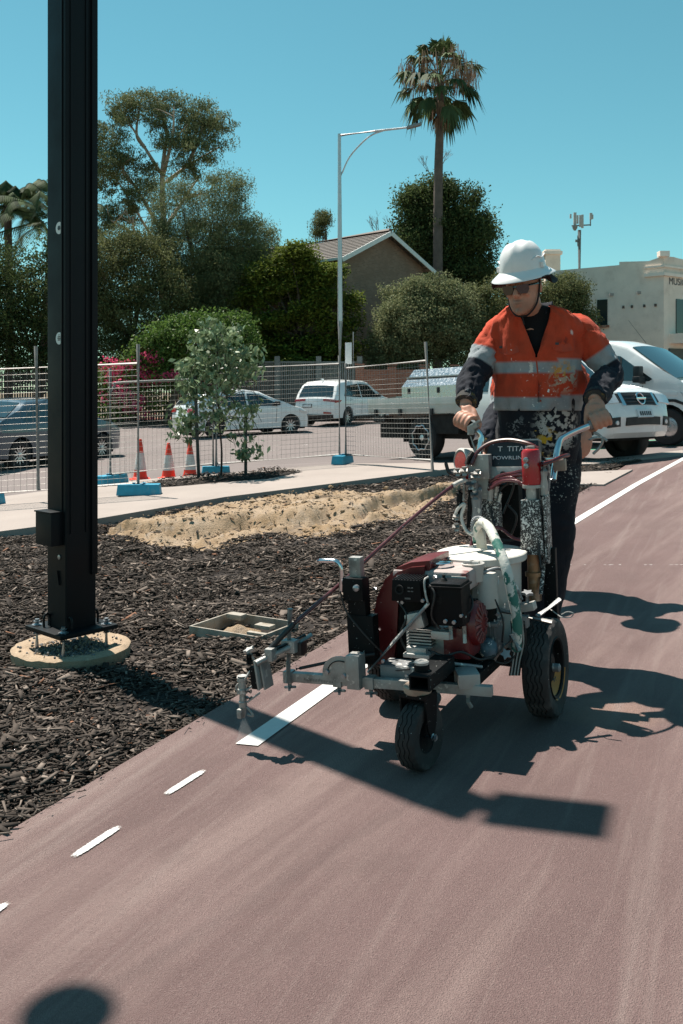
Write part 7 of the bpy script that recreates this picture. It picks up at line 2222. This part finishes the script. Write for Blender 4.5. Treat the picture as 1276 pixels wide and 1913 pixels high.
def loft(rings, name, m, parent, tones=None, cap=True, thick=None, skip=None):
    """rings: list of closed lists of world points; tones: per ring/point colours"""
    n = len(rings[0]); vs = [p for r in rings for p in r]; fs = []
    for i in range(len(rings) - 1):
        for k in range(n):
            if skip and skip(i, k): continue
            fs.append((i * n + k, i * n + (k + 1) % n, (i + 1) * n + (k + 1) % n, (i + 1) * n + k))
    if cap:
        fs.append(tuple(range(n - 1, -1, -1))); fs.append(tuple(range((len(rings) - 1) * n, len(rings) * n)))
    o = MB().add(vs, fs).build(name, m, parent, smooth=75, world=True)
    if tones is not None:
        a = o.data.color_attributes.new('tone', 'FLOAT_COLOR', 'POINT')
        a.data.foreach_set('color', [c for t in tones for q in t for c in (q[0], q[1], q[2], 1)])
    return o
ORANGE = (.47, .060, .026); SILVER = (.27, .30, .32); NAVY = (.012, .015, .024)
def limb_rings(pts, radii, n=36, steps=14, fold=.006, seed=0, flat=1.0):
    """smooth tapering sleeve or trouser leg with creases"""
    C = bez(pts, steps); R = []
    m = len(pts) - 1
    for i in range(len(C)):
        t = i / (len(C) - 1) * m; k = min(int(t), m - 1); f = t - k; f = f * f * (3 - 2 * f)
        R.append(radii[k] + (radii[k + 1] - radii[k]) * f)
    rings = []; S = [0]; prev = None
    for i in range(1, len(C)): S.append(S[-1] + (C[i] - C[i - 1]).length)
    for i, c in enumerate(C):
        d = (C[min(i + 1, len(C) - 1)] - C[max(i - 1, 0)]).normalized()
        if prev is None: s, u, _ = frame(d, Vector((0, 1, .1)))
        else:
            s = (prev - d * prev.dot(d)).normalized(); u = d.cross(s)
        prev = s; ring = []
        for k in range(n):
            a = 2 * math.pi * k / n
            q = Vector((math.cos(a) * 1.3 + seed, math.sin(a) * 1.3, S[i] * 9 + a * .35))
            q2 = Vector((math.cos(a) * 2.2 + seed * 3, math.sin(a) * 2.2, S[i] * 26 + math.sin(a) * 1.2))
            dd = fold * (noise.noise(q) * 1.2 + (1 - abs(noise.noise(q2)) * 2.2) * .8)
            ring.append(c + (s * math.cos(a) + u * math.sin(a) * flat) * (R[i] + dd))
        rings.append(ring)
    return rings, S
def finger(mb, pts, r0, r1, n=9):
    P = bez(pts, 4); k = len(P)
    mb.tube(P, [r0 + (r1 - r0) * i / (k - 1) for i in range(k)], n)
    mb.ball(P[-1], r1 * .98, 1); mb.ball(P[0], r0, 1)
def grip_hand(mb, c, a, fwd, wrist, bar=.018):
    """fist closed over a bar: c middle of the grip, a from the index to the little finger"""
    a = a.normalized(); f = (fwd - a * fwd.dot(a)).normalized(); u = a.cross(f)
    if u.z < 0: u = -u
    P = lambda th, r, s: c + a * s + (f * math.cos(math.radians(th)) + u * math.sin(math.radians(th))) * r
    offs = [-.033, -.011, .011, .032]; ln = [1.0, 1.06, 1.0, .84]
    kn = []
    for o_, L in zip(offs, ln):
        k0 = P(118, bar + .022, o_ * .95)
        kn.append(k0)
        finger(mb, [k0, P(62, bar + .020 * L, o_), P(2, bar + .013, o_), P(-55 * L, bar + .009, o_), P(-118 * L, bar + .008, o_)], .0108, .0082)
        finger(mb, [wrist.lerp(c, .12) + a * o_ * .45, wrist.lerp(k0, .55) + a * o_ * .3 + u * .006, k0], .0185, .0125)
    mb.tube([wrist, wrist.lerp((kn[1] + kn[2]) / 2, .5), (kn[1] + kn[2]) / 2], [.027, .030, .020], 12)
    tb = wrist.lerp(kn[0], .35) - a * .022
    finger(mb, [wrist.lerp(kn[0], .2) - a * .008, tb, P(150, bar + .018, -.050), P(215, bar + .012, -.046), P(262, bar + .010, -.036)], .0150, .0092)
def hang_hand(mb, wrist, d, side, curl):
    """relaxed hand: d along the hand, side towards the thumb, curl towards the palm"""
    d = d.normalized(); side = (side - d * side.dot(d)).normalized(); pal = d.cross(side)
    if pal.dot(curl) < 0: pal = -pal
    offs = [.030, .010, -.010, -.029]; ln = [.068, .076, .071, .056]
    for o_, L in zip(offs, ln):
        k0 = wrist + d * .088 + side * o_
        finger(mb, [wrist + side * o_ * .6, wrist + d * .05 + side * o_ * .9 - pal * .004, k0], .017, .0125)
        finger(mb, [k0, k0 + d * L * .5 + pal * .010, k0 + d * L * .82 + pal * .028, k0 + d * L * .92 + pal * .050], .0105, .0078)
    finger(mb, [wrist + side * .018 + d * .02, wrist + side * .046 + d * .052 + pal * .012, wrist + side * .050 + d * .082 + pal * .022, wrist + side * .044 + d * .105 + pal * .030], .0150, .0090)
def head_mesh(mb, hc, hf, hl, hu):
    H = lambda x, y, z: hc + hf * x + hl * y + hu * z
    sl = [(-.122, .012, .084, .040), (-.115, .028, .094, .020), (-.100, .044, .097, -.002), (-.078, .056, .095, -.030), (-.050, .063, .093, -.058), (-.020, .068, .090, -.084), (.02, .073, .091, -.096),
          (.055, .074, .088, -.098), (.085, .067, .074, -.088), (.108, .050, .050, -.066), (.122, .026, .022, -.040), (.126, .006, .0, -.018)]
    rings = []; n = 28
    for (z, w, fr, bk) in sl:
        cx = (fr + bk) / 2; hx = (fr - bk) / 2; ring = []
        for k in range(n):
            a = 2 * math.pi * k / n; ca, sa = math.cos(a), math.sin(a); e = .86
            ring.append(H(cx + hx * math.copysign(abs(ca) ** e, ca), w * math.copysign(abs(sa) ** e, sa), z))
        rings.append(ring)
    vs = [p for r in rings for p in r]; fs = []
    for i in range(len(rings) - 1):
        for k in range(n): fs.append((i * n + k, i * n + (k + 1) % n, (i + 1) * n + (k + 1) % n, (i + 1) * n + k))
    fs.append(tuple(range(n - 1, -1, -1))); fs.append(tuple(range((len(rings) - 1) * n, len(rings) * n)))
    mb.add(vs, fs)
    mb.tube([H(.090, 0, .010), H(.101, 0, -.010), H(.112, 0, -.030), H(.104, 0, -.040)], [.009, .010, .0135, .009], 10)      # nose
    for s in (-1, 1):
        mb.ball(H(.100, s * .010, -.036), .009, 1)
        mb.ball(H(.0, s * .074, -.012), .020, 2, scale=(.8, .35, 1.5), rot=Matrix((hf, hl, hu)).transposed())             # ears
        mb.ball(H(.083, s * .030, .020), .016, 1)                                                                        # brows
        mb.ball(H(.078, s * .040, -.030), .017, 1)                                                                       # cheeks
    mb.tube([H(.088, .024, -.066), H(.0965, .010, -.063), H(.098, 0, -.064), H(.0965, -.010, -.063), H(.088, -.024, -.066)], [.003, .0055, .006, .0055, .003], 8)
    mb.tube([H(.088, .020, -.072), H(.096, .008, -.075), H(.097, 0, -.075), H(.096, -.008, -.075), H(.088, -.020, -.072)], [.003, .006, .0065, .006, .003], 8)
    mb.ball(H(.088, 0, -.105), .018, 2)
    return H
def set_tone_fac(o, fn):
    me = o.data; n = len(me.vertices); co = np.empty(n * 3); me.vertices.foreach_get('co', co); co = co.reshape(-1, 3)
    a = me.attributes.new('tone', 'FLOAT', 'POINT'); a.data.foreach_set('value', fn(co).astype(np.float64))
def torso_rings(levels, lat, fwd, n=72, fold=.006, seed=0.0, vcut=None):
    """levels: (centre, half width, half depth) bottom to top"""
    rings = []; L = []
    C = bez([l[0] for l in levels], 8); m = len(levels) - 1
    for i, c in enumerate(C):
        t = i / (len(C) - 1) * m; k = min(int(t), m - 1); f = t - k
        w = levels[k][1] + (levels[k + 1][1] - levels[k][1]) * f; d = levels[k][2] + (levels[k + 1][2] - levels[k][2]) * f
        ring = []
        for q in range(n):
            a = 2 * math.pi * q / n
            if vcut and 0 < a < math.pi:          # slide the grid so that its lines follow the neck opening
                hw = max(.004, (c.z - vcut[0]) * vcut[1]); aw = math.acos(min(.96, (hw / w)) ** (1 / .82)); um = (a - math.pi / 2) / (math.pi / 2); u0 = vcut[2]
                if abs(um) <= u0: a = math.pi / 2 + (math.pi / 2 - aw) * um / u0
                else: a = math.pi / 2 + math.copysign((math.pi / 2 - aw) + aw * (abs(um) - u0) / (1 - u0), um)
            ca, sa = math.cos(a), math.sin(a)
            x = math.copysign(abs(ca) ** .82, ca); y = math.copysign(abs(sa) ** .82, sa)
            p = c + lat * (x * w) + fwd * (y * d)
            nv = (lat * x / w + fwd * y / d).normalized()
            z = p.z
            dd = fold * (noise.noise(Vector((p.x * 16 + seed, p.y * 9, z * 8))) * 1.1 + (1 - 2.4 * abs(noise.noise(Vector((x * 3.2 + z * 5 + seed, y * 2.0, z * 6 - x * 4))))) * .85
                         + .5 * noise.noise(Vector((p.x * 40, p.y * 30, z * 14))))
            ring.append(p + nv * dd)
        rings.append(ring)
    return rings, C

M_tee = cloth_mat('black_tee', [(None, 1, (.55, .55, .53), 55, .74, 1)], base=(.008, .008, .010))
def person(cfg):
    root = thing('person', cfg['base'], label=cfg['label'], category='person')
    root_off = Vector(cfg['base'])
    loc = lambda p: None if p is None else tuple(Vector(p) - root_off)
    fwd = cfg['fwd'].normalized(); lat = Vector((-fwd.y, fwd.x, 0)).normalized()          # lat: person's left
    fwd = Vector((fwd.x, fwd.y, 0)).normalized()
    J = cfg['J']; vox = cfg['voxel']
    # ---------------- body
    mb = MB()
    hf = cfg['hf'].normalized(); hl = Vector((0, 0, 1)).cross(hf).normalized(); hu = hf.cross(hl)
    if cfg.get('htilt'): 
        R = Matrix.Rotation(cfg['htilt'], 3, hf); hl = R @ hl; hu = R @ hu
    H = head_mesh(mb, J['head'], hf, hl, hu)
    mb.tube([J['neck'] - Vector((0, 0, .05)), J['neck'] + Vector((0, 0, .03)), H(-.012, 0, -.06), H(-.008, 0, -.02)], [.075, .060, .056, .060], 16)
    mb.tube([J['pelvis'], J['chest'] - Vector((0, 0, .12)), J['chest'], J['neck'] - Vector((0, 0, .04))], [.12, .11, .125, .08], 18)
    for s in ('R', 'L'):
        mb.tube([J['chest'] + Vector((0, 0, .05)), J['sh' + s].lerp(J['chest'], .25)], [.07, .055], 12); mb.ball(J['sh' + s], .054, 2)
        mb.tube([J['sh' + s], J['sh' + s].lerp(J['el' + s], .5), J['el' + s], J['el' + s].lerp(J['wr' + s], .35), J['wr' + s]], [.052, .047, .040, .040, .0265], 14)
        mb.tube([J['pelvis'], J['hip' + s], J['kn' + s], J['kn' + s].lerp(J['an' + s], .3), J['an' + s], J['an' + s] - Vector((0, 0, .06))], [.10, .085, .055, .055, .038, .04], 14)
        h_ = cfg['hand' + s]
        if h_[0] == 'grip': grip_hand(mb, h_[1], h_[2], h_[3], J['wr' + s])
        else: hang_hand(mb, J['wr' + s], h_[1], h_[2], h_[3])
    body = remesh(mb, vox, 'body', M_skin, root, 5)
    hcL = np.array(loc(J['head'])); ax = [np.array(v) for v in (hf, hl, hu)]
    def beard(co):
        d = co - hcL; x = d @ ax[0]; y = d @ ax[1]; z = d @ ax[2]
        jaw = np.clip((-.050 - z) / .03, 0, 1) * np.clip((x - .0) / .03, 0, 1) * np.clip((z + .150) / .02, 0, 1) * .42
        mou = np.exp(-((z + .055) / .006) ** 2) * np.exp(-(y / .024) ** 2) * (x > .07) * .45
        lip = np.exp(-((z + .069) / .0035) ** 2) * np.exp(-(y / .020) ** 2) * (x > .07) * .55
        hair = np.clip((z - .03) / .02, 0, 1) * np.clip((.03 - x) / .03, 0, 1) * .9
        hair2 = np.clip((-x - .02) / .02, 0, 1) * np.clip((z + .06) / .02, 0, 1) * .85
        inh = (np.abs(x) < .15) & (np.abs(y) < .1) & (z > -.14)
        return np.where(inh, np.clip(jaw + mou + lip + hair + hair2, 0, .92), 0)
    set_tone_fac(body, beard)
    # ---------------- trousers and boots
    M_tr = cloth_mat('navy_trousers', [(loc(p), r, c, sc, th, am) for (p, r, c, sc, th, am) in cfg['tr_patches']] + [(None, 1, (.55, .55, .52), 70, .73, 1)], base=(.010, .012, .018))
    lv = cfg['pelvis_levels']
    rings, _ = torso_rings(lv, lat, fwd, 56, .007, 3.0)
    tr = loft(rings, 'trousers', M_tr, root)
    for s in ('R', 'L'):
        an = J['an' + s]
        rings, S = limb_rings([J['hip' + s] + Vector((0, 0, .07)), J['hip' + s] - Vector((0, 0, .06)), J['kn' + s] + Vector((0, 0, .12)), J['kn' + s], J['kn' + s].lerp(an, .5), an - Vector((0, 0, .03))],
                              [.100, .104, .088, .080, .078, .074], 40, 12, .008, 5.0 if s == 'R' else 9.0)
        loft(rings, 'trouser_leg', M_tr, tr)
        mb = MB(); ft = cfg.get('foot', fwd); g = an - Vector((0, 0, an.z - hgt(an.x, an.y)))
        mb.tube([an + Vector((0, 0, .03)), an - Vector((0, 0, .04))], [.060, .062], 16)
        mb.tube([g + Vector((0, 0, .052)) - ft * .06, g + Vector((0, 0, .055)) + ft * .02, g + Vector((0, 0, .048)) + ft * .11, g + Vector((0, 0, .038)) + ft * .185], [.046, .052, .050, .034], 14)
        bo = remesh(mb, .009, 'boot', mat('dark_boot', (.03, .024, .02), .7, var=.3, scale=20, splat=[(WHITE_FLECK, 70, .66)]), root, 3)
        mb = MB(); mb.box(g + ft * .055 + Vector((0, 0, .009)), (.275, .098, .018), rz=math.atan2(ft.y, ft.x), bevel=.006); mb.build('sole', M_under, bo, world=True)
    # ---------------- tee shirt, shirt, sleeves
    tl = cfg['torso_levels']
    inner = [(c - fwd * 0, w - .022, d - .020) for (c, w, d) in tl]
    rings, _ = torso_rings(inner, lat, fwd, 48, .003, 7.0); loft(rings, 'tee_shirt', M_tee, root)
    M_sh = cloth_mat('hi_vis_shirt', [(loc(p), r, c, sc, th, am) for (p, r, c, sc, th, am) in cfg['sh_patches']])
    rings, C = torso_rings(tl, lat, fwd, 96, .015, 1.0, (cfg['v_z'], cfg.get('v_slope', .36), .25))
    zv = cfg['v_z']; nk = J['neck']; tones = []
    for r in rings:
        row = []
        for p in r:
            tilt = (p - C[0]).dot(lat) * cfg.get('band_tilt', 0)
            z = p.z - tilt; c_ = ORANGE
            for (z0, z1) in cfg['bands']:
                if z0 < z < z1: c_ = SILVER
            row.append(c_)
        tones.append(row)
    n = 96
    def skip(i, k):
        return C[i].z > zv and 18 <= k < 30
    sh = loft(rings, 'shirt', M_sh, root, tones, cap=False, skip=skip)
    so = sh.modifiers.new('thick', 'SOLIDIFY'); so.thickness = .003; so.offset = -1
    # placket line and chest pocket flaps
    def on_torso(ycoord, z, out=.006):
        i = min(range(len(C)), key=lambda j: abs(sum(p.z for p in rings[j]) / n - z)); best = None
        for p in rings[i]:
            q = p - C[i]
            if q.dot(fwd) > 0:
                e = abs(q.dot(lat) - ycoord)
                if best is None or e < best[0]: best = (e, p)
        p = best[1].copy(); p += lat * (ycoord - (p - C[i]).dot(lat)); p += fwd * out
        return Vector((p.x, p.y, z)) if True else p
    if cfg.get('details', True):
        mb = MB(); pts = [on_torso(cfg.get('v_off', 0) + .001 * k, zv - .012 * k, .003) for k in range(0, 17)]
        mb.tube(pts, .0032, 6, flat=.5); mb.build('placket', mat('orange_seam', (.40, .055, .02), .9), sh, world=True)
        for (y0, y1, z) in cfg['pockets']:
            mb = MB(); k_ = 8; top = [on_torso(y0 + (y1 - y0) * i / k_, z, .002) for i in range(k_ + 1)]; low = [on_torso(y0 + (y1 - y0) * i / k_, z - .030 - .012 * math.sin(math.pi * i / k_), .007) for i in range(k_ + 1)]
            mb.add(top + low, [(i, i + 1, k_ + 2 + i, k_ + 1 + i) for i in range(k_)])
            pk = mb.build('pocket_flap', mat('orange_flap', tuple(x * .92 for x in ORANGE), .85, var=.15, scale=30), sh, smooth=60, world=True)
            mb = MB(); q = on_torso(y0 + (y1 - y0) * .16, z - .006, .010); mb.box(q, (.022, .004, .010), rz=math.atan2(lat.y, lat.x)); mb.build('flap_tag', M_ink, pk, world=True)
    for s in ('R', 'L'):
        sg = -1 if s == 'R' else 1
        st = J['sh' + s] - lat * sg * .055 + Vector((0, 0, .014))
        pts = [st, J['sh' + s] + lat * sg * .006 - Vector((0, 0, .012)), J['sh' + s].lerp(J['el' + s], .5) + lat * sg * .006, J['el' + s], J['el' + s].lerp(J['wr' + s], .55), J['wr' + s].lerp(J['el' + s], .04)]
        rings, S = limb_rings(pts, cfg['sleeve_r'], 40, 14, .011, 2.0 if s == 'R' else 6.0)
        b0, b1 = cfg['arm_band']; tones = [[ORANGE if S[i] < b0 else (SILVER if S[i] < b1 else NAVY)] * 40 for i in range(len(rings))]
        sl = loft(rings, 'sleeve', M_sh, sh, tones, cap=False)
        so = sl.modifiers.new('thick', 'SOLIDIFY'); so.thickness = .003; so.offset = -1
        c0 = J['wr' + s].lerp(J['el' + s], .04); ax_ = (J['wr' + s] - J['el' + s]).normalized()
        mb = MB(); rc = cfg['sleeve_r'][-1] + .003; mb.lathe([(rc - .003, -.035), (rc + .003, -.034), (rc + .004, -.002), (rc - .002, 0)], c0, ax_, 28)
        mb.build('cuff', mat('grimy_cuff', (.035, .034, .033), .9, var=.3, scale=30, dirt=((.22, .15, .03), 25, .56, .66)), sl, world=True)
    # collar
    nk0 = J['neck']; cr = []; n = 40
    for lvl in range(5):
        z = -.012 + .024 * lvl; rad = .080 + (.004 if lvl < 3 else .012) ; ring = []
        for k in range(n):
            a = 2 * math.pi * k / n
            ring.append(nk0 + lat * math.cos(a) * rad * 1.02 + fwd * (math.sin(a) * rad * 1.05 - .010) + Vector((0, 0, z - (.034 + .008 * lvl) * max(0, math.sin(a)))))
        cr.append(ring)
    M_col = cloth_mat('navy_collar', [(None, 1, (.45, .48, .52), 60, .64, 1)], base=NAVY)
    co_ = loft(cr, 'collar', M_col, sh, cap=False, skip=lambda i, k: 4 < (k % n) < 15)
    so = co_.modifiers.new('thick', 'SOLIDIFY'); so.thickness = .004
    # ---------------- hard hat, flap, glasses, strap
    if cfg.get('hat', True):
        M_hat = mat('white_hard_hat', (.70, .70, .70), .35, var=.06, scale=9, coat=.25, dirt=((.50, .47, .44), 11, .60, .85))
        ht = cfg.get('hat_pitch', 0.0); Rm = Matrix.Rotation(ht, 3, hl); f2, l2, u2 = Rm @ hf, hl, Rm @ hu
        HC = H(-.006, 0, .062)
        X = lambda x, y, z: HC + (f2 * x + l2 * y + u2 * z * 1.06) * .90
        rings = []; n = 64
        for i in range(17):
            t = i / 16; ph = t * math.pi / 2; ring = []
            for k in range(n):
                a = 2 * math.pi * k / n
                rx, ry, rz = .130, .110, .135
                sh_ = math.cos(ph) ** .62
                y = ry * sh_ * math.sin(a); x = rx * sh_ * math.cos(a); z = rz * math.sin(ph) ** 1.0
                rg = math.exp(-(y / .016) ** 2) * .008 * math.sin(min(1, t * 1.6) * math.pi / 2) + (math.exp(-((abs(y) - .052) / .010) ** 2) * .004 * t)
                if t < .35 and abs(math.sin(a)) > .55: rg += -.004 * math.sin(t / .35 * math.pi)
                ring.append(X(x, y, z + rg))
            rings.append(ring)
        hat = loft(rings, 'hard_hat', M_hat, root)
        br = []
        for (e, dz) in ((0.0, .010), (.006, .004), (.026, -.008), (.044, -.020), (.0455, -.024), (.040, -.022), (.004, -.004)):
            br.append([X((.129 + e * 1.0) * math.cos(a), (.109 + e * .95) * math.sin(a), dz - .010 * max(0, math.cos(a)) * (e / .045)) for a in [2 * math.pi * k / n for k in range(n)]])
        loft(br, 'brim', M_hat, hat, cap=False)
        for s in (-1, 1):
            mb = MB(); mb.box(X(.02, s * .112, .022), (.03, .012, .024), bevel=.004, rot=Matrix((f2, l2, u2)).transposed()); mb.build('slot_lug', M_hat, hat, world=True)
            mb = MB(); mb.tube(bez([X(.078, s * .079, .050), X(.046, s * .099, .062), X(.01, s * .107, .054), X(-.046, s * .102, .064), X(-.083, s * .080, .054)], 6), .0035, 6, flat=.6); mb.build('shell_ridge', M_hat, hat, world=True)
        M_flap = mat('black_flap', (.010, .010, .012), .85, var=.2, scale=30)
        fl = []
        for (e, dz) in ((-.020, -.004), (.0, -.016), (.024, -.030), (.046, -.046), (.047, -.050), (.040, -.048), (-.02, -.012)):
            fl.append([X((.127 + e * (1.0 if math.cos(a) < .3 else .80)) * math.cos(a), (.108 + e * 1.05) * math.sin(a), dz * (1.25 if math.cos(a) < .2 else .55) - .004 + .004 * math.sin(a * 7)) for a in [2 * math.pi * k / n for k in range(n)]])
        loft(fl, 'sun_flap', M_flap, hat, cap=False)
        mb = MB()
        for s in (-1, 1):
            mb.tube(bez([H(.012, s * .078, .02), H(.018, s * .072, -.03), H(.040, s * .060, -.085), H(.062, s * .030, -.122), H(.066, 0, -.128)], 6), .0040, 7)
        mb.tube([H(.066, 0, -.126), H(.064, .004, -.165)], .004, 6)
        mb.build('chin_strap', M_flap, hat, world=True)
        gl = MB()
        for s in (-1, 1):
            pts2 = [(-.026, .016), (.027, .018), (.028, -.004), (.018, -.021), (-.012, -.021), (-.024, -.006)]
            ctr_ = H(.1015, s * .032, -.006); ax2 = (hl * s + hf * -.22).normalized()
            gl.prism([(x, z) for x, z in pts2], ctr_, ax2, hu, .006)
            gl.bar(H(.094, s * .060, .006), H(.004, s * .077, .004), .004, .008)
        gl.bar(H(.1035, -.010, .004), H(.1035, .010, .004), .006, .006)
        gl.build('sunglasses', mat('sunglass_black', (.006, .007, .009), .08, var=0, spec=.8), root, world=True)
    return root

# ------------------------------------------------------------------ the operator
tf = Vector((-.22, -.975, 0)).normalized(); tl_ = Vector((-tf.y, tf.x, 0))
def tc_(px, py, Y): return at(px, py, Y)
gLc = MM @ ga.lerp(gb, .52); gLa = MM.to_3x3() @ (gb - ga)
gRc = MM @ ga2.lerp(gb2, .55); gRa = MM.to_3x3() @ (gb2 - ga2)
wrL = gLc + Vector((-.012, .055, .085)); wrR = gRc + Vector((.012, .065, .080))
print('grips', gLc, gRc)
J1 = dict(pelvis=at(1004, 835, 4.30), chest=at(1003, 660, 4.25), neck=at(991, 598, 4.19), head=at(979, 533, 4.10),
          shR=at(936, 617, 4.29), shL=at(1078, 612, 4.20), elR=at(886, 702, 4.20), elL=at(1139, 698, 4.16), wrR=wrR, wrL=wrL,
          hipR=at(968, 850, 4.33), hipL=at(1042, 850, 4.27), knR=at(962, 1010, 4.30), knL=at(1036, 1005, 4.22), anR=at(958, 1180, 4.42), anL=at(1004, 1195, 4.25))
c0 = lambda px, py, Y=4.25: at(px, py, Y)
W_ = (.72, .71, .67); YEL = (.55, .33, .03)
op = person(dict(base=on(.88, 4.30), label='worker in white hard hat, sunglasses and orange hi-vis shirt gripping the machine handles', fwd=tf, J=J1, voxel=.0045,
    hf=Vector((-.52, -.82, -.20)), htilt=math.radians(3), hat_pitch=math.radians(2), foot=Vector((-.3, -.95, 0)).normalized(),
    handL=('grip', gLc, gLa, MM.to_3x3() @ Vector((1, 0, 0))), handR=('grip', gRc, gRa, MM.to_3x3() @ Vector((1, 0, 0))),
    pelvis_levels=[(c0(1005, 905, 4.29), .135, .10), (c0(1005, 870, 4.29), .172, .125), (c0(1005, 820, 4.28), .186, .134), (c0(1005, 770, 4.26), .182, .130), (c0(1005, 735, 4.25), .178, .126)],
    torso_levels=[(c0(1004, 766, 4.26), .187, .138), (c0(1004, 730, 4.25), .186, .136), (c0(1003, 690, 4.24), .190, .138), (c0(1003, 650, 4.23), .198, .138), (c0(1002, 620, 4.22), .196, .126), (c0(1001, 598, 4.21), .184, .110), (c0(999, 587, 4.20), .156, .096), (c0(996, 578, 4.19), .118, .084), (c0(993, 572, 4.19), .086, .076)],
    v_z=at(1000, 668, 4.1).z, v_off=.000, v_slope=.34, band_tilt=.03,
    bands=[(at(1000, 790, 4.11).z, at(1000, 741, 4.11).z), (at(1000, 696, 4.10).z, at(1000, 674, 4.10).z)],
    pockets=[(-.165, -.075, at(940, 645, 4.1).z), (.070, .165, at(1060, 640, 4.1).z)],
    sleeve_r=[.048, .067, .063, .057, .051, .041], arm_band=(.195, .262),
    sh_patches=[(c0(1055, 705, 4.10), .085, (.42, .34, .26), 34, .49, .8), (c0(1048, 690, 4.10), .05, (.50, .25, .05), 30, .5, .9), (c0(962, 722, 4.10), .035, (.06, .03, .025), 22, .5, .9), (c0(962, 660, 4.10), .05, W_, 38, .58, 1), (c0(985, 690, 4.10), .045, (.62, .60, .56), 30, .56, .9),
                (c0(1063, 622, 4.10), .020, (.75, .74, .70), 12, .35, 1), (c0(1052, 633, 4.10), .026, (.05, .03, .03), 46, .44, .9), (c0(1046, 645, 4.10), .045, (.16, .03, .02), 14, .48, .7), (c0(875, 735, 4.02), .075, (.42, .40, .42), 30, .52, .9), (c0(1020, 735, 4.1), .14, W_, 60, .63, 1), (None, 1, (.62, .58, .52), 60, .74, 1)],
    tr_patches=[(c0(1045, 800, 4.12), .13, (.45, .44, .42), 40, .50, .95), (c0(985, 860, 4.15), .14, (.40, .40, .39), 60, .58, .9), (c0(1060, 900, 4.15), .12, (.42, .42, .40), 80, .60, .9), (c0(955, 800, 4.12), .085, (.34, .35, .36), 34, .52, .9), (c0(1025, 830, 4.12), .07, YEL, 30, .54, 1), (c0(1012, 815, 4.12), .06, YEL, 36, .57, 1), (c0(1075, 955, 4.1), .05, (.05, .16, .11), 20, .5, .8)]))

# ------------------------------------------------------------------ helper standing behind him
b2 = Vector((1.17, 5.70, 0))
p2f = Vector((-.25, -.97, 0)).normalized()
J2 = dict(pelvis=at(1000, 850, 5.75), chest=at(1002, 715, 5.65), neck=at(1002, 672, 5.52), head=at(1004, 650, 5.34),
          shR=at(952, 690, 5.68), shL=at(1060, 686, 5.58), elR=at(934, 764, 5.60), elL=at(1094, 752, 5.55), wrR=at(896, 838, 5.36), wrL=at(1096, 806, 5.40),
          hipR=at(975, 865, 5.78), hipL=at(1030, 865, 5.72), knR=at(978, 970, 5.72), knL=at(1022, 970, 5.66), anR=at(980, 1070, 5.78), anL=at(1015, 1075, 5.70))
d0 = lambda px, py, Y=5.65: at(px, py, Y)
person(dict(base=on(1.17, 5.72), label='second worker in orange hi-vis shirt standing hidden behind the operator, one hand hanging', fwd=p2f, J=J2, voxel=.007,
    hf=Vector((-.3, -.75, -.55)), foot=p2f, details=False,
    handL=('hang', Vector((-.05, -.10, -1)), Vector((-.8, -.5, 0)), Vector((-.6, .2, 0))), handR=('hang', Vector((-.15, -.35, -.8)), Vector((.6, -.6, 0)), Vector((.4, -.5, 0))),
    pelvis_levels=[(d0(1002, 900, 5.75), .12, .10), (d0(1002, 870, 5.75), .16, .12), (d0(1002, 820, 5.72), .172, .125), (d0(1002, 780, 5.7), .17, .12)],
    torso_levels=[(d0(1002, 795, 5.71), .180, .13), (d0(1002, 760, 5.68), .185, .13), (d0(1002, 720, 5.64), .19, .13), (d0(1002, 690, 5.60), .18, .115), (d0(1001, 672, 5.57), .14, .09), (d0(1000, 668, 5.55), .085, .07)],
    v_z=at(1000, 700, 5.5).z, bands=[(at(1000, 790, 5.5).z, at(1000, 772, 5.5).z), (at(1000, 738, 5.5).z, at(1000, 722, 5.5).z)], pockets=[],
    sleeve_r=[.050, .074, .072, .064, .058, .048], arm_band=(.245, .31), sh_patches=[(None, 1, (.62, .58, .52), 60, .74, 1)], tr_patches=[]))
